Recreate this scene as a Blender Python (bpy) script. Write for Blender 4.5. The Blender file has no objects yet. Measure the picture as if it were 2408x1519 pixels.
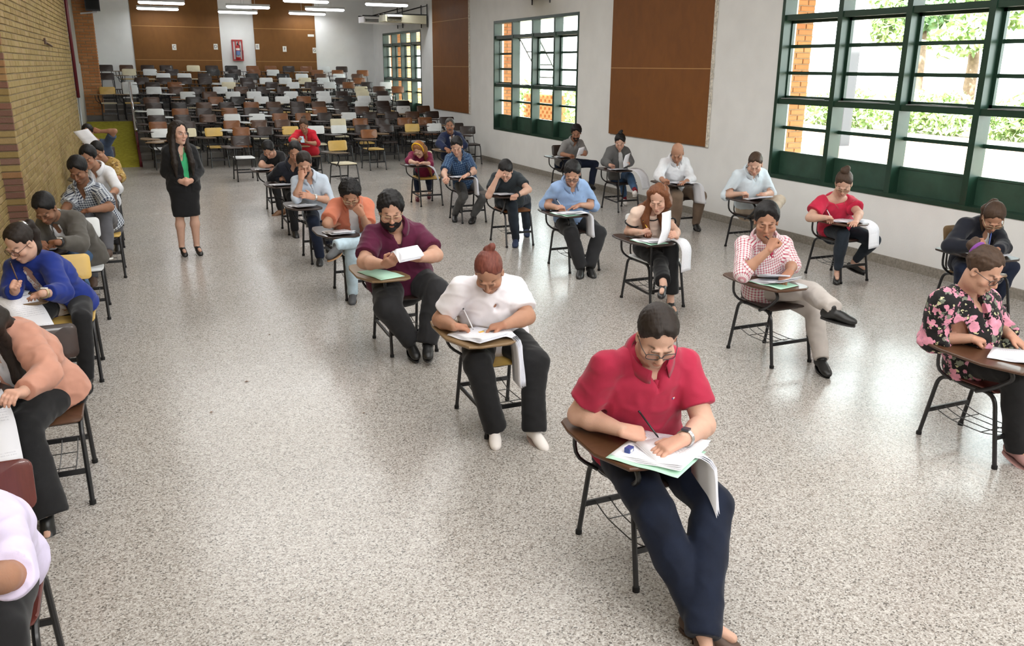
import bpy, math, random
import numpy as np
random.seed(7); np.random.seed(7)
sc_ = bpy.context.scene
COL = sc_.collection
# ---------------------------------------------------------------- camera
cam = bpy.data.cameras.new('camera'); camo = bpy.data.objects.new('camera', cam); COL.objects.link(camo)
from mathutils import Matrix, Vector
TH, ROLL, YAW = math.atan(603/2020.), math.radians(.43), math.radians(24.0)
fw = Vector((math.sin(YAW)*math.cos(TH), math.cos(YAW)*math.cos(TH), -math.sin(TH)))
rt0 = Vector((math.cos(YAW), -math.sin(YAW), 0)); up0 = rt0.cross(fw)
rt = rt0*math.cos(ROLL)+up0*math.sin(ROLL); up = up0*math.cos(ROLL)-rt0*math.sin(ROLL)
m = Matrix((rt, up, -fw)).transposed().to_4x4(); m.translation = (0, 0, 2.2); camo.matrix_world = m
cam.sensor_width = 36; cam.lens = 2020/2408*36; cam.clip_start = .05; cam.clip_end = 200
sc_.camera = camo
# ---------------------------------------------------------------- daylight, exposure
w = bpy.data.worlds.new('sky'); sc_.world = w; w.use_nodes = True
nt = w.node_tree; bg = nt.nodes['Background']
sky = nt.nodes.new('ShaderNodeTexSky'); sky.sky_type = 'HOSEK_WILKIE'; sky.turbidity = 6; sky.ground_albedo = .4
sky.sun_direction = Vector((-.5, -.35, .75)).normalized()
mx = nt.nodes.new('ShaderNodeMix'); mx.data_type = 'RGBA'; mx.inputs[0].default_value = .75; mx.inputs[7].default_value = (.95, .98, 1, 1)
nt.links.new(sky.outputs[0], mx.inputs[6]); nt.links.new(mx.outputs[2], bg.inputs[0]); bg.inputs[1].default_value = 15.0
sun = bpy.data.lights.new('sun', 'SUN'); sun.energy = 40; sun.angle = .02; sun.color = (1, .95, .86)
suno = bpy.data.objects.new('sun', sun); COL.objects.link(suno); suno.rotation_euler = (math.radians(24), math.radians(-34), 0)
vs = sc_.view_settings; vs.view_transform = 'Standard'; vs.look = 'None'; vs.gamma = 1; vs.use_curve_mapping = False; vs.exposure = 0.0
sc_.display_settings.display_device = 'sRGB'
cy = sc_.cycles; cy.use_denoising = True; cy.max_bounces = 7; cy.diffuse_bounces = 4; cy.glossy_bounces = 3; cy.transmission_bounces = 4; cy.transparent_max_bounces = 12; cy.sample_clamp_indirect = 6; cy.caustics_reflective = False; cy.caustics_refractive = False
LAMP_W = 11; CEIL_FILL_W = 165; FRONT_FILL_W = 210
# ---------------------------------------------------------------- materials
M = {}
def nodes(m): return m.node_tree.nodes, m.node_tree.links
def mat(name, col, rough=.6, spec=.5, metal=0, noise=0, nscale=6, bump=0, bscale=200, coat=0, sheen=0, emis=None, es=0):
    m = bpy.data.materials.new(name); m.use_nodes = True; N, L = nodes(m); b = N['Principled BSDF']
    b.inputs['Base Color'].default_value = (*col, 1); b.inputs['Roughness'].default_value = rough; b.inputs['Metallic'].default_value = metal
    b.inputs['Specular IOR Level'].default_value = spec; b.inputs['Coat Weight'].default_value = coat
    if sheen: b.inputs['Sheen Weight'].default_value = sheen; b.inputs['Sheen Roughness'].default_value = .4
    tc = N.new('ShaderNodeTexCoord')
    if noise:
        nz = N.new('ShaderNodeTexNoise'); nz.inputs['Scale'].default_value = nscale; nz.inputs['Detail'].default_value = 5; L.new(tc.outputs['Object'], nz.inputs['Vector'])
        mp = N.new('ShaderNodeMapRange'); mp.inputs[1].default_value = .3; mp.inputs[2].default_value = .7; mp.inputs[3].default_value = 1-noise; mp.inputs[4].default_value = 1+noise; L.new(nz.outputs['Fac'], mp.inputs[0])
        hs = N.new('ShaderNodeHueSaturation'); hs.inputs['Color'].default_value = (*col, 1); L.new(mp.outputs[0], hs.inputs['Value']); L.new(hs.outputs[0], b.inputs['Base Color'])
    if bump:
        n2 = N.new('ShaderNodeTexNoise'); n2.inputs['Scale'].default_value = bscale; n2.inputs['Detail'].default_value = 3; L.new(tc.outputs['Object'], n2.inputs['Vector'])
        bp = N.new('ShaderNodeBump'); bp.inputs['Strength'].default_value = bump; bp.inputs['Distance'].default_value = .01; L.new(n2.outputs['Fac'], bp.inputs['Height']); L.new(bp.outputs[0], b.inputs['Normal'])
    if emis: b.inputs['Emission Color'].default_value = (*emis, 1); b.inputs['Emission Strength'].default_value = es
    M[name] = m; return m
def cloth(name, col, noise=.10, rough=.88, sheen=.15, bump=.13, bscale=480):
    return mat(name, col, rough, .25, 0, noise, 9, bump, bscale, 0, sheen)
def mth(N, L, op, a, b=None):
    n = N.new('ShaderNodeMath'); n.operation = op
    for i, x in enumerate((a, b)):
        if x is None: continue
        if isinstance(x, (int, float)): n.inputs[i].default_value = x
        else: L.new(x, n.inputs[i])
    return n.outputs[0]
def mixc(N, L, fac, a, b):
    n = N.new('ShaderNodeMix'); n.data_type = 'RGBA'
    for i, x in ((0, fac), (6, a), (7, b)):
        if isinstance(x, tuple): n.inputs[i].default_value = (*x, 1)
        elif isinstance(x, (int, float)): n.inputs[i].default_value = x
        else: L.new(x, n.inputs[i])
    return n.outputs[2]
def attr(N, name, typ='GEOMETRY'):
    a = N.new('ShaderNodeAttribute'); a.attribute_name = name; a.attribute_type = typ; return a
def check_cloth(name, base, line, size, w, thin=None):
    m = cloth(name, base, 0); N, L = nodes(m); b = N['Principled BSDF']
    a = attr(N, 'pc'); sx = N.new('ShaderNodeSeparateXYZ'); L.new(a.outputs['Vector'], sx.inputs[0])
    f = []
    for q in (0, 1):
        fr = mth(N, L, 'FRACT', mth(N, L, 'ADD', mth(N, L, 'MULTIPLY', sx.outputs[q], 1/size), 100.0))
        f.append(mth(N, L, 'LESS_THAN', fr, w))
    s = mth(N, L, 'MULTIPLY', mth(N, L, 'ADD', f[0], f[1]), .5)
    c = mixc(N, L, s, base, line)
    if thin:
        for q in (0, 1):
            fr = mth(N, L, 'FRACT', mth(N, L, 'ADD', mth(N, L, 'MULTIPLY', sx.outputs[q], 1/size), 100.0+(1-w)/2-.02))
            c = mixc(N, L, mth(N, L, 'MULTIPLY', mth(N, L, 'LESS_THAN', fr, .12), .6), c, thin)
    L.new(c, b.inputs['Base Color']); return m
def hair_mat(name, col, tip=None):
    m = mat(name, col, .55, .25); N, L = nodes(m); b = N['Principled BSDF']
    a = attr(N, 'pc'); mp = N.new('ShaderNodeMapping'); mp.inputs['Scale'].default_value = (160, 26, 22); L.new(a.outputs['Vector'], mp.inputs[0])
    nz = N.new('ShaderNodeTexNoise'); nz.inputs['Scale'].default_value = 1; nz.inputs['Detail'].default_value = 4; L.new(mp.outputs[0], nz.inputs['Vector'])
    c = mixc(N, L, nz.outputs['Fac'], tuple(x*.5 for x in col), tuple(min(1, x*1.5) for x in (tip or col)))
    L.new(c, b.inputs['Base Color'])
    bp = N.new('ShaderNodeBump'); bp.inputs['Strength'].default_value = .4; bp.inputs['Distance'].default_value = .004; L.new(nz.outputs['Fac'], bp.inputs['Height']); L.new(bp.outputs[0], b.inputs['Normal'])
    return m
# skin: colour by vertex
m_ = mat('skin', (.5, .3, .2), .56, .25, 0, 0, 0, .12, 160); N, L = nodes(m_); a = attr(N, 'Col')
nz = N.new('ShaderNodeTexNoise'); nz.inputs['Scale'].default_value = 14; nz.inputs['Detail'].default_value = 4
hs = N.new('ShaderNodeHueSaturation'); mp = N.new('ShaderNodeMapRange'); mp.inputs[3].default_value = .9; mp.inputs[4].default_value = 1.1; L.new(nz.outputs['Fac'], mp.inputs[0]); L.new(mp.outputs[0], hs.inputs['Value'])
L.new(a.outputs['Color'], hs.inputs['Color']); L.new(hs.outputs[0], N['Principled BSDF'].inputs['Base Color'])
N['Principled BSDF'].inputs['Subsurface Weight'].default_value = .12; N['Principled BSDF'].inputs['Subsurface Radius'].default_value = (.012, .005, .003); N['Principled BSDF'].inputs['Subsurface Scale'].default_value = 1
# terrazzo floor
m_ = mat('terrazzo', (.5, .5, .48), .2, .5); N, L = nodes(m_); b = N['Principled BSDF']; tc = N.new('ShaderNodeTexCoord')
vo = N.new('ShaderNodeTexVoronoi'); vo.inputs['Scale'].default_value = 145; L.new(tc.outputs['Object'], vo.inputs['Vector'])
sx = N.new('ShaderNodeSeparateColor'); L.new(vo.outputs['Color'], sx.inputs[0])
rp = N.new('ShaderNodeValToRGB'); rp.color_ramp.interpolation = 'CONSTANT'; e = rp.color_ramp.elements
e[0].position = 0; e[0].color = (.10, .095, .09, 1); e[1].position = .08; e[1].color = (.235, .21, .19, 1)
for p, c in ((.20, (.31, .285, .26)), (.38, (.405, .38, .355)), (.62, (.47, .445, .42)), (.84, (.565, .545, .52))):
    q = e.new(p); q.color = (*c, 1)
L.new(sx.outputs[0], rp.inputs[0])
v2 = N.new('ShaderNodeTexVoronoi'); v2.inputs['Scale'].default_value = 330; L.new(tc.outputs['Object'], v2.inputs['Vector'])
sx2 = N.new('ShaderNodeSeparateColor'); L.new(v2.outputs['Color'], sx2.inputs[0])
c = mixc(N, L, mth(N, L, 'MULTIPLY', mth(N, L, 'LESS_THAN', sx2.outputs[1], .16), .45), rp.outputs[0], (.12, .11, .10))
nz = N.new('ShaderNodeTexNoise'); nz.inputs['Scale'].default_value = .55; nz.inputs['Detail'].default_value = 5; L.new(tc.outputs['Object'], nz.inputs['Vector'])
c = mixc(N, L, mth(N, L, 'MULTIPLY', nz.outputs['Fac'], .22), c, (.38, .34, .27))
L.new(c, b.inputs['Base Color'])
n3 = N.new('ShaderNodeTexNoise'); n3.inputs['Scale'].default_value = 1.1; n3.inputs['Detail'].default_value = 6; L.new(tc.outputs['Object'], n3.inputs['Vector'])
mp = N.new('ShaderNodeMapRange'); mp.inputs[3].default_value = .12; mp.inputs[4].default_value = .34; L.new(n3.outputs['Fac'], mp.inputs[0]); L.new(mp.outputs[0], b.inputs['Roughness'])
n4 = N.new('ShaderNodeTexNoise'); n4.inputs['Scale'].default_value = 3.0; n4.inputs['Detail'].default_value = 2; L.new(tc.outputs['Object'], n4.inputs['Vector'])
bp = N.new('ShaderNodeBump'); bp.inputs['Strength'].default_value = .05; bp.inputs['Distance'].default_value = .02; L.new(n4.outputs['Fac'], bp.inputs['Height']); L.new(bp.outputs[0], b.inputs['Normal'])
# walls etc
mat('plaster', (.80, .80, .785), .85, .2, 0, .035, 2.5, .12, 60)
mat('plaster_grey', (.42, .40, .36), .85, .2, 0, .08, 3)
mat('ceiling_paint', (.80, .79, .76), .9, .2)
mat('green_paint', (.012, .040, .024), .35, .5, 0, .15, 4)
mat('green_paint_worn', (.03, .075, .05), .4, .5, 0, .2, 6)
mat('steel_bar', (.30, .32, .32), .4, .5, .4)
mat('skirting', (.26, .235, .20), .6, .4, 0, .25, 40)
mat('mortar', (.30, .24, .15), .95, .1, 0, .2, 20)
mat('concrete', (.17, .16, .145), .8, .3, 0, .12, 4)
mat('carpet_yellow', (.36, .32, .04), .95, .1, 0, .18, 14, .5, 300)
mat('maroon_paint', (.12, .012, .02), .35, .5)
mat('stainless', (.75, .74, .76), .2, .5, 1)
mat('black_steel', (.012, .012, .013), .32, .5, 0, .2, 12)
mat('wire_steel', (.05, .05, .05), .35, .5, .6)
mat('rubber', (.01, .01, .01), .7, .3)
mat('black_plastic', (.012, .012, .014), .45, .4)
mat('red_paint', (.42, .02, .02), .35, .5); mat('label_white', (.8, .78, .72), .6); mat('label_blue', (.12, .2, .42), .6)
mat('cream_plastic', (.62, .58, .42), .5, .4, 0, .08, 5); mat('white_plastic', (.78, .77, .78), .45, .4)
mat('ink', (.03, .03, .05), .6)
mat('tube_glow', (1, 1, 1), .5, .2, emis=(.92, .95, 1), es=7.0); mat('lamp_body', (.55, .55, .53), .5)
def wood(name, col, dark, scale=(1, 14, 1), rough=.4, coat=.15, spot=0):
    m = mat(name, col, rough, .4, coat=coat); N, L = nodes(m); b = N['Principled BSDF']; tc = N.new('ShaderNodeTexCoord')
    mp = N.new('ShaderNodeMapping'); mp.inputs['Scale'].default_value = scale; L.new(tc.outputs['Object'], mp.inputs[0])
    nz = N.new('ShaderNodeTexNoise'); nz.inputs['Scale'].default_value = 3; nz.inputs['Detail'].default_value = 6; nz.inputs['Distortion'].default_value = .6; L.new(mp.outputs[0], nz.inputs['Vector'])
    c = mixc(N, L, nz.outputs['Fac'], dark, col)
    if spot:
        n2 = N.new('ShaderNodeTexNoise'); n2.inputs['Scale'].default_value = .9; n2.inputs['Detail'].default_value = 4; L.new(tc.outputs['Object'], n2.inputs['Vector'])
        c = mixc(N, L, mth(N, L, 'MULTIPLY', n2.outputs['Fac'], spot), c, tuple(x*1.5 for x in col))
    L.new(c, b.inputs['Base Color']); return m
wood('board_wood', (.215, .076, .012), (.125, .040, .006), (2, 2, 1.2), .62, 0, .35)
wood('board_wood_back', (.20, .082, .014), (.12, .044, .007), (2, 2, 1.2), .66, 0, .3)
mat('board_seam', (.50, .28, .10), .6); mat('chipped_edge', (.62, .58, .50), .8, .2, 0, .35, 30)
wood('ply_dark', (.040, .022, .016), (.016, .009, .007), (3, 30, 3)); wood('ply_black', (.020, .016, .014), (.010, .008, .008), (3, 30, 3))
wood('ply_brown', (.10, .045, .02), (.05, .02, .01), (3, 30, 3)); wood('ply_orange', (.24, .085, .02), (.13, .042, .01), (3, 30, 3)); wood('ply_red', (.13, .030, .022), (.065, .014, .011), (30, 3, 3), .3, .3)
mat('ply_white', (.66, .68, .68), .4, .5, 0, .06, 8); mat('ply_cream', (.66, .60, .42), .4, .5, 0, .06, 8); mat('ply_yellow', (.58, .38, .10), .4, .5, 0, .08, 8)
wood('ply_tan', (.26, .17, .085), (.14, .085, .04), (3, 20, 3))
mat('paper', (.84, .85, .90), .8, .2); mat('green_paper', (.50, .78, .62), .8, .2); mat('pink_eraser', (.02, .03, .08), .5); 
# paper with faint printed lines
m_ = mat('printed_paper', (.80, .81, .86), .8, .2); N, L = nodes(m_); a = attr(N, 'pc'); sx = N.new('ShaderNodeSeparateXYZ'); L.new(a.outputs['Vector'], sx.inputs[0])
fr = mth(N, L, 'FRACT', mth(N, L, 'MULTIPLY', sx.outputs[1], 34.0)); ln = mth(N, L, 'LESS_THAN', fr, .42)
mp = N.new('ShaderNodeMapping'); mp.inputs['Scale'].default_value = (60, 34, 1); L.new(a.outputs['Vector'], mp.inputs[0])
nz = N.new('ShaderNodeTexNoise'); nz.inputs['Scale'].default_value = 1.0; nz.inputs['Detail'].default_value = 1; L.new(mp.outputs[0], nz.inputs['Vector'])
wd = mth(N, L, 'GREATER_THAN', nz.outputs['Fac'], .47)
mg = mth(N, L, 'MULTIPLY', mth(N, L, 'GREATER_THAN', sx.outputs[0], .1), mth(N, L, 'LESS_THAN', sx.outputs[0], .9))
mg = mth(N, L, 'MULTIPLY', mg, mth(N, L, 'MULTIPLY', mth(N, L, 'GREATER_THAN', sx.outputs[1], .08), mth(N, L, 'LESS_THAN', sx.outputs[1], .92)))
L.new(mixc(N, L, mth(N, L, 'MULTIPLY', mth(N, L, 'MULTIPLY', ln, wd), mth(N, L, 'MULTIPLY', mg, .34)), (.84, .85, .90), (.30, .31, .38)), N['Principled BSDF'].inputs['Base Color'])
# bricks
def brick_mat(name, ramp, src, typ):
    m = mat(name, ramp[0], .85, .2, 0, 0, 0, .35, 90); N, L = nodes(m); b = N['Principled BSDF']
    if src == 'obj': oi = N.new('ShaderNodeObjectInfo'); fac = oi.outputs['Random']
    else: fac = attr(N, 'rnd').outputs['Fac']
    rp = N.new('ShaderNodeValToRGB'); e = rp.color_ramp.elements; e[0].color = (*ramp[0], 1); e[1].color = (*ramp[-1], 1)
    for i, c in enumerate(ramp[1:-1]): q = e.new((i+1)/(len(ramp)-1)); q.color = (*c, 1)
    L.new(fac, rp.inputs[0])
    tc = N.new('ShaderNodeTexCoord'); nz = N.new('ShaderNodeTexNoise'); nz.inputs['Scale'].default_value = 22; nz.inputs['Detail'].default_value = 5; L.new(tc.outputs['Object'], nz.inputs['Vector'])
    L.new(mixc(N, L, mth(N, L, 'MULTIPLY', nz.outputs['Fac'], .35), rp.outputs[0], (.16, .10, .04)), b.inputs['Base Color']); return m
YEL = [(.27, .19, .075), (.33, .245, .10), (.37, .28, .12), (.30, .21, .085), (.39, .28, .14), (.35, .26, .11)]
PUR = [(.17, .085, .07), (.22, .12, .10), (.27, .11, .07), (.40, .24, .11), (.20, .10, .085), (.25, .15, .12)]
RED = [(.50, .20, .075), (.56, .25, .10), (.44, .17, .065), (.60, .29, .13)]
for n_, r_ in (('yellow', YEL), ('purple', PUR), ('red', RED)):
    brick_mat('brick_'+n_, r_, 'obj', 0); brick_mat('brick_joined_'+n_, r_, 'attr', 0)
# glass: mostly clear with a reflection
def glass(name, tint, refl=1.0):
    m = bpy.data.materials.new(name); m.use_nodes = True; N, L = nodes(m); out = N['Material Output']; N.remove(N['Principled BSDF'])
    t = N.new('ShaderNodeBsdfTransparent'); t.inputs[0].default_value = (*tint, 1); g = N.new('ShaderNodeBsdfGlossy'); g.inputs['Roughness'].default_value = .03
    fr = N.new('ShaderNodeLayerWeight'); fr.inputs[0].default_value = .5; pw = mth(N, L, 'ADD', mth(N, L, 'MULTIPLY', mth(N, L, 'POWER', fr.outputs['Facing'], 5.0), .7), .03); x = N.new('ShaderNodeMixShader'); L.new(mth(N, L, 'MULTIPLY', pw, refl), x.inputs[0]); L.new(t.outputs[0], x.inputs[1]); L.new(g.outputs[0], x.inputs[2]); L.new(x.outputs[0], out.inputs[0]); M[name] = m
glass('window_glass', (.93, .97, .95)); glass('lens', (.96, .96, .97), .25)
# outdoors
mat('paving', (.50, .42, .36), .9, .2, 0, .12, 1.5); mat('planter', (.50, .34, .27), .9, .2, 0, .15, 5); mat('soil', (.12, .09, .06), .95)
mat('leaf', (.34, .46, .20), .6, .3, 0, .5, 3); mat('leaf_dark', (.20, .34, .16), .6, .3, 0, .5, 3); mat('bark', (.24, .17, .12), .9, .2, 0, .3, 10); mat('post_grey', (.085, .085, .095), .6)
mat('roof_tile', (.42, .20, .11), .8)
# ---------------------------------------------------------------- scene helpers
def empty(name, loc, label=None, cat=None, group=None, kind=None, rotz=0):
    o = bpy.data.objects.new(name, None); COL.objects.link(o); o.location = loc; o.rotation_euler = (0, 0, rotz); o.empty_display_size = .1
    tag(o, label, cat, group, kind); return o
def tag(o, label=None, cat=None, group=None, kind=None):
    for k, x in (('label', label), ('category', cat), ('group', group), ('kind', kind)):
        if x: o[k] = x
    return o
def struct(o): o['kind'] = 'structure'; return o

# ---------------------------------------------------------------- shape tools
def unit(v):
    v = np.asarray(v, float); n = np.linalg.norm(v); return v/n if n > 1e-9 else v
V3 = lambda *a: np.array(a, float)

def mesh_obj(name, verts, faces, mat=None, parent=None, smooth=True, mats=None, fmat=None):
    me = bpy.data.meshes.new(name)
    verts = np.asarray(verts, np.float32)
    me.vertices.add(len(verts)); me.vertices.foreach_set('co', verts.ravel())
    if isinstance(faces, np.ndarray):
        k = faces.shape[1]; n = len(faces)
        starts = np.arange(n, dtype=np.int32)*k; flat = faces.astype(np.int32).ravel()
    else:
        n = len(faces); lens = np.array([len(f) for f in faces], np.int32)
        starts = np.concatenate(([0], np.cumsum(lens)[:-1])).astype(np.int32) if n else np.zeros(0, np.int32)
        flat = np.array([i for f in faces for i in f], np.int32)
    me.loops.add(len(flat)); me.polygons.add(n)
    me.polygons.foreach_set('loop_start', starts)
    me.loops.foreach_set('vertex_index', flat)
    me.update(calc_edges=True); me.validate()
    me.polygons.foreach_set('use_smooth', np.full(len(me.polygons), bool(smooth)))
    for m in (mats or ([mat] if mat else [])): me.materials.append(m)
    if fmat is not None: me.polygons.foreach_set('material_index', np.asarray(fmat, np.int32))
    o = bpy.data.objects.new(name, me); COL.objects.link(o)
    if parent is not None: o.parent = parent
    return o

class MB:
    """collects simple solids into one mesh"""
    def __init__(s): s.v = []; s.f = []; s.m = []; s.n = 0; s.cur = 0
    def add(s, v, f):
        s.v.extend([tuple(p) for p in v]); s.f.extend([tuple(i+s.n for i in q) for q in f]); s.m.extend([s.cur]*len(f)); s.n += len(v); return s
    def box(s, a, b):
        (x0, y0, z0), (x1, y1, z1) = a, b
        v = [(x0,y0,z0),(x1,y0,z0),(x1,y1,z0),(x0,y1,z0),(x0,y0,z1),(x1,y0,z1),(x1,y1,z1),(x0,y1,z1)]
        return s.add(v, [(0,3,2,1),(4,5,6,7),(0,1,5,4),(1,2,6,5),(2,3,7,6),(3,0,4,7)])
    def obox(s, c, ax, ay, az):
        c, ax, ay, az = map(np.asarray, (c, ax, ay, az))
        v = [c+i*ax+j*ay+k*az for k in (-1,1) for (i,j) in ((-1,-1),(1,-1),(1,1),(-1,1))]
        return s.add(v, [(0,3,2,1),(4,5,6,7),(0,1,5,4),(1,2,6,5),(2,3,7,6),(3,0,4,7)])
    def tube(s, pts, r, n=8, closed=False, cap=True):
        pts = [np.asarray(p, float) for p in pts]; m = len(pts)
        rr = r if hasattr(r, '__len__') else [r]*m
        ref = None; base = []
        for i, p in enumerate(pts):
            a = pts[(i-1) % m] if (closed or i > 0) else p; b = pts[(i+1) % m] if (closed or i < m-1) else p
            t = unit(b-a)
            if ref is None:
                ref = unit(np.cross(t, (0,0,1) if abs(t[2]) < .9 else (1,0,0)))
            ref = unit(ref - t*(ref@t)); bi = np.cross(t, ref)
            base.append([p + rr[i]*(math.cos(2*math.pi*k/n)*ref + math.sin(2*math.pi*k/n)*bi) for k in range(n)])
        v = [q for ring in base for q in ring]; f = []
        for i in range(m if closed else m-1):
            j = (i+1) % m
            for k in range(n):
                l = (k+1) % n; f.append((i*n+k, i*n+l, j*n+l, j*n+k))
        if cap and not closed:
            f.append(tuple(range(n))[::-1]); f.append(tuple((m-1)*n+k for k in range(n)))
        return s.add(v, f)
    def prism(s, poly, z0, z1):
        n = len(poly); v = [(x, y, z0) for x, y in poly] + [(x, y, z1) for x, y in poly]
        f = [tuple(range(n))[::-1], tuple(range(n, 2*n))] + [(i, (i+1) % n, n+(i+1) % n, n+i) for i in range(n)]
        return s.add(v, f)
    def build(s, name, mat=None, parent=None, smooth=False, mats=None):
        return mesh_obj(name, s.v, s.f, mat, parent, smooth, mats, s.m if mats else None)

def bend(pts, rad=.04, seg=4):
    """polyline with rounded corners"""
    pts = [np.asarray(p, float) for p in pts]; out = [pts[0]]
    for a, b, c in zip(pts[:-2], pts[1:-1], pts[2:]):
        u, w = a-b, c-b; lu, lw = np.linalg.norm(u), np.linalg.norm(w); d = min(rad, lu*.48, lw*.48)
        p, q = b+u/lu*d, b+w/lw*d
        for i in range(seg+1):
            t = i/seg; out.append((1-t)**2*p + 2*t*(1-t)*b + t*t*q)
    out.append(pts[-1]); return out

def auto_smooth(o, ang=40):
    me = o.data
    me.polygons.foreach_set('use_smooth', np.ones(len(me.polygons), bool))
    try: me.set_sharp_from_angle(angle=math.radians(ang))
    except Exception: pass
    return o

# ---------------------------------------------------------------- implicit surfaces for people
def smin(a, b, k):
    h = np.clip(.5+.5*(b-a)/k, 0, 1); return b+(a-b)*h-k*h*(1-h)

class Field:
    FAR = .06
    def __init__(s): s.p = []; s.cuts = []
    def cone(s, a, b, r1, r2, k=.02):
        a, b = np.asarray(a, float), np.asarray(b, float); R = max(r1, r2)
        s.p.append(('c', (a, b, r1, r2), k, np.minimum(a, b)-R, np.maximum(a, b)+R)); return s
    def chain(s, pts, rs, k=.02):
        for i in range(len(pts)-1): s.cone(pts[i], pts[i+1], rs[i], rs[i+1], k)
        return s
    def ell(s, c, r, ax, k=.02, sub=False):
        c = np.asarray(c, float); R = np.abs(np.asarray(ax)).T @ np.asarray(r)
        s.p.append(('s' if sub else 'e', (c, r, ax), k, c-R, c+R)); return s
    def ering(s, c0, c1, U0, U1, W0, W1, a, b, k=.03):
        c0, c1 = np.asarray(c0, float), np.asarray(c1, float); R = max(max(a), max(b))*1.05
        s.p.append(('r', (c0, c1, U0, U1, W0, W1, a, b), k, np.minimum(c0, c1)-R, np.maximum(c0, c1)+R)); return s
    def cut(s, fn, k=0): s.cuts.append((fn, k)); return s
    def mesh(s, h, lo=None, hi=None):
        L = np.min([q[3] for q in s.p if q[0] not in 'sf'], axis=0)-2*h; Hh = np.max([q[4] for q in s.p if q[0] not in 'sf'], axis=0)+2*h
        if lo is not None: L = np.maximum(L, lo)
        if hi is not None: Hh = np.minimum(Hh, hi)
        n = np.maximum(((Hh-L)/h).astype(int)+2, 3)
        D = np.full(n, s.FAR, np.float32)
        ax = [(L[i]+h*np.arange(n[i])).astype(np.float32) for i in range(3)]
        pad = .045
        for typ, A, k, bl, bh in s.p:
            i0 = np.clip(((bl-pad-L)/h).astype(int), 0, n); i1 = np.clip(((bh+pad-L)/h).astype(int)+2, 0, n)
            if np.any(i1 <= i0): continue
            sl = tuple(slice(a, b) for a, b in zip(i0, i1))
            X = ax[0][sl[0]][:, None, None]; Y = ax[1][sl[1]][None, :, None]; Z = ax[2][sl[2]][None, None, :]
            if typ == 'c':
                a, b, r1, r2 = A; ba = b-a; q = float(ba@ba)+1e-12
                x, y, z = X-a[0], Y-a[1], Z-a[2]
                t = np.clip((x*ba[0]+y*ba[1]+z*ba[2])/q, 0, 1)
                d = np.sqrt((x-t*ba[0])**2+(y-t*ba[1])**2+(z-t*ba[2])**2)-(r1+t*(r2-r1))
            elif typ == 'f':
                e, dr, R = A; x, y, z = X-e[0], Y-e[1], Z-e[2]; q = x*dr[0]+y*dr[1]+z*dr[2]
                m = (x*x+y*y+z*z-q*q < (R*1.15+.010)**2) & (q < .085) & (q > -.03)
                D[sl] = np.where(m, np.maximum(D[sl], q), D[sl]); continue
            elif typ in 'es':
                c, r, M = A; x, y, z = X-c[0], Y-c[1], Z-c[2]
                e = [(x*M[i][0]+y*M[i][1]+z*M[i][2])/r[i] for i in range(3)]
                k0 = np.sqrt(e[0]**2+e[1]**2+e[2]**2)+1e-6
                k1 = np.sqrt((e[0]/r[0])**2+(e[1]/r[1])**2+(e[2]/r[2])**2)+1e-6
                d = k0*(k0-1)/k1
            else:
                c0, c1, U0, U1, W0, W1, ra, rb = A; ba = c1-c0; q = float(ba@ba)+1e-12
                x, y, z = X-c0[0], Y-c0[1], Z-c0[2]
                t = np.clip((x*ba[0]+y*ba[1]+z*ba[2])/q, 0, 1)
                x, y, z = x-t*ba[0], y-t*ba[1], z-t*ba[2]
                u = x*(U0[0]+t*(U1[0]-U0[0]))+y*(U0[1]+t*(U1[1]-U0[1]))+z*(U0[2]+t*(U1[2]-U0[2]))
                w = x*(W0[0]+t*(W1[0]-W0[0]))+y*(W0[1]+t*(W1[1]-W0[1]))+z*(W0[2]+t*(W1[2]-W0[2]))
                v2 = np.maximum(x*x+y*y+z*z-u*u-w*w, 0)
                a_ = ra[0]+t*(ra[1]-ra[0]); b_ = rb[0]+t*(rb[1]-rb[0])
                m_ = np.minimum(a_, b_)
                k0 = np.sqrt((u/a_)**2+(w/b_)**2+v2/(m_*m_))+1e-6
                k1 = np.sqrt((u/a_**2)**2+(w/b_**2)**2+v2/m_**4)+1e-6
                d = k0*(k0-1)/k1
            if typ == 's': D[sl] = -smin(-D[sl], d.astype(np.float32), k)
            else: D[sl] = smin(D[sl], d.astype(np.float32), k)
        if s.cuts:
            X = ax[0][:, None, None]; Y = ax[1][None, :, None]; Z = ax[2][None, None, :]
            for fn, k in s.cuts:
                q = np.asarray(fn(X, Y, Z), np.float32)
                D = np.maximum(D, q) if not k else -smin(-D, -q, k)
        return surface_nets(D, L, h)

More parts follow.
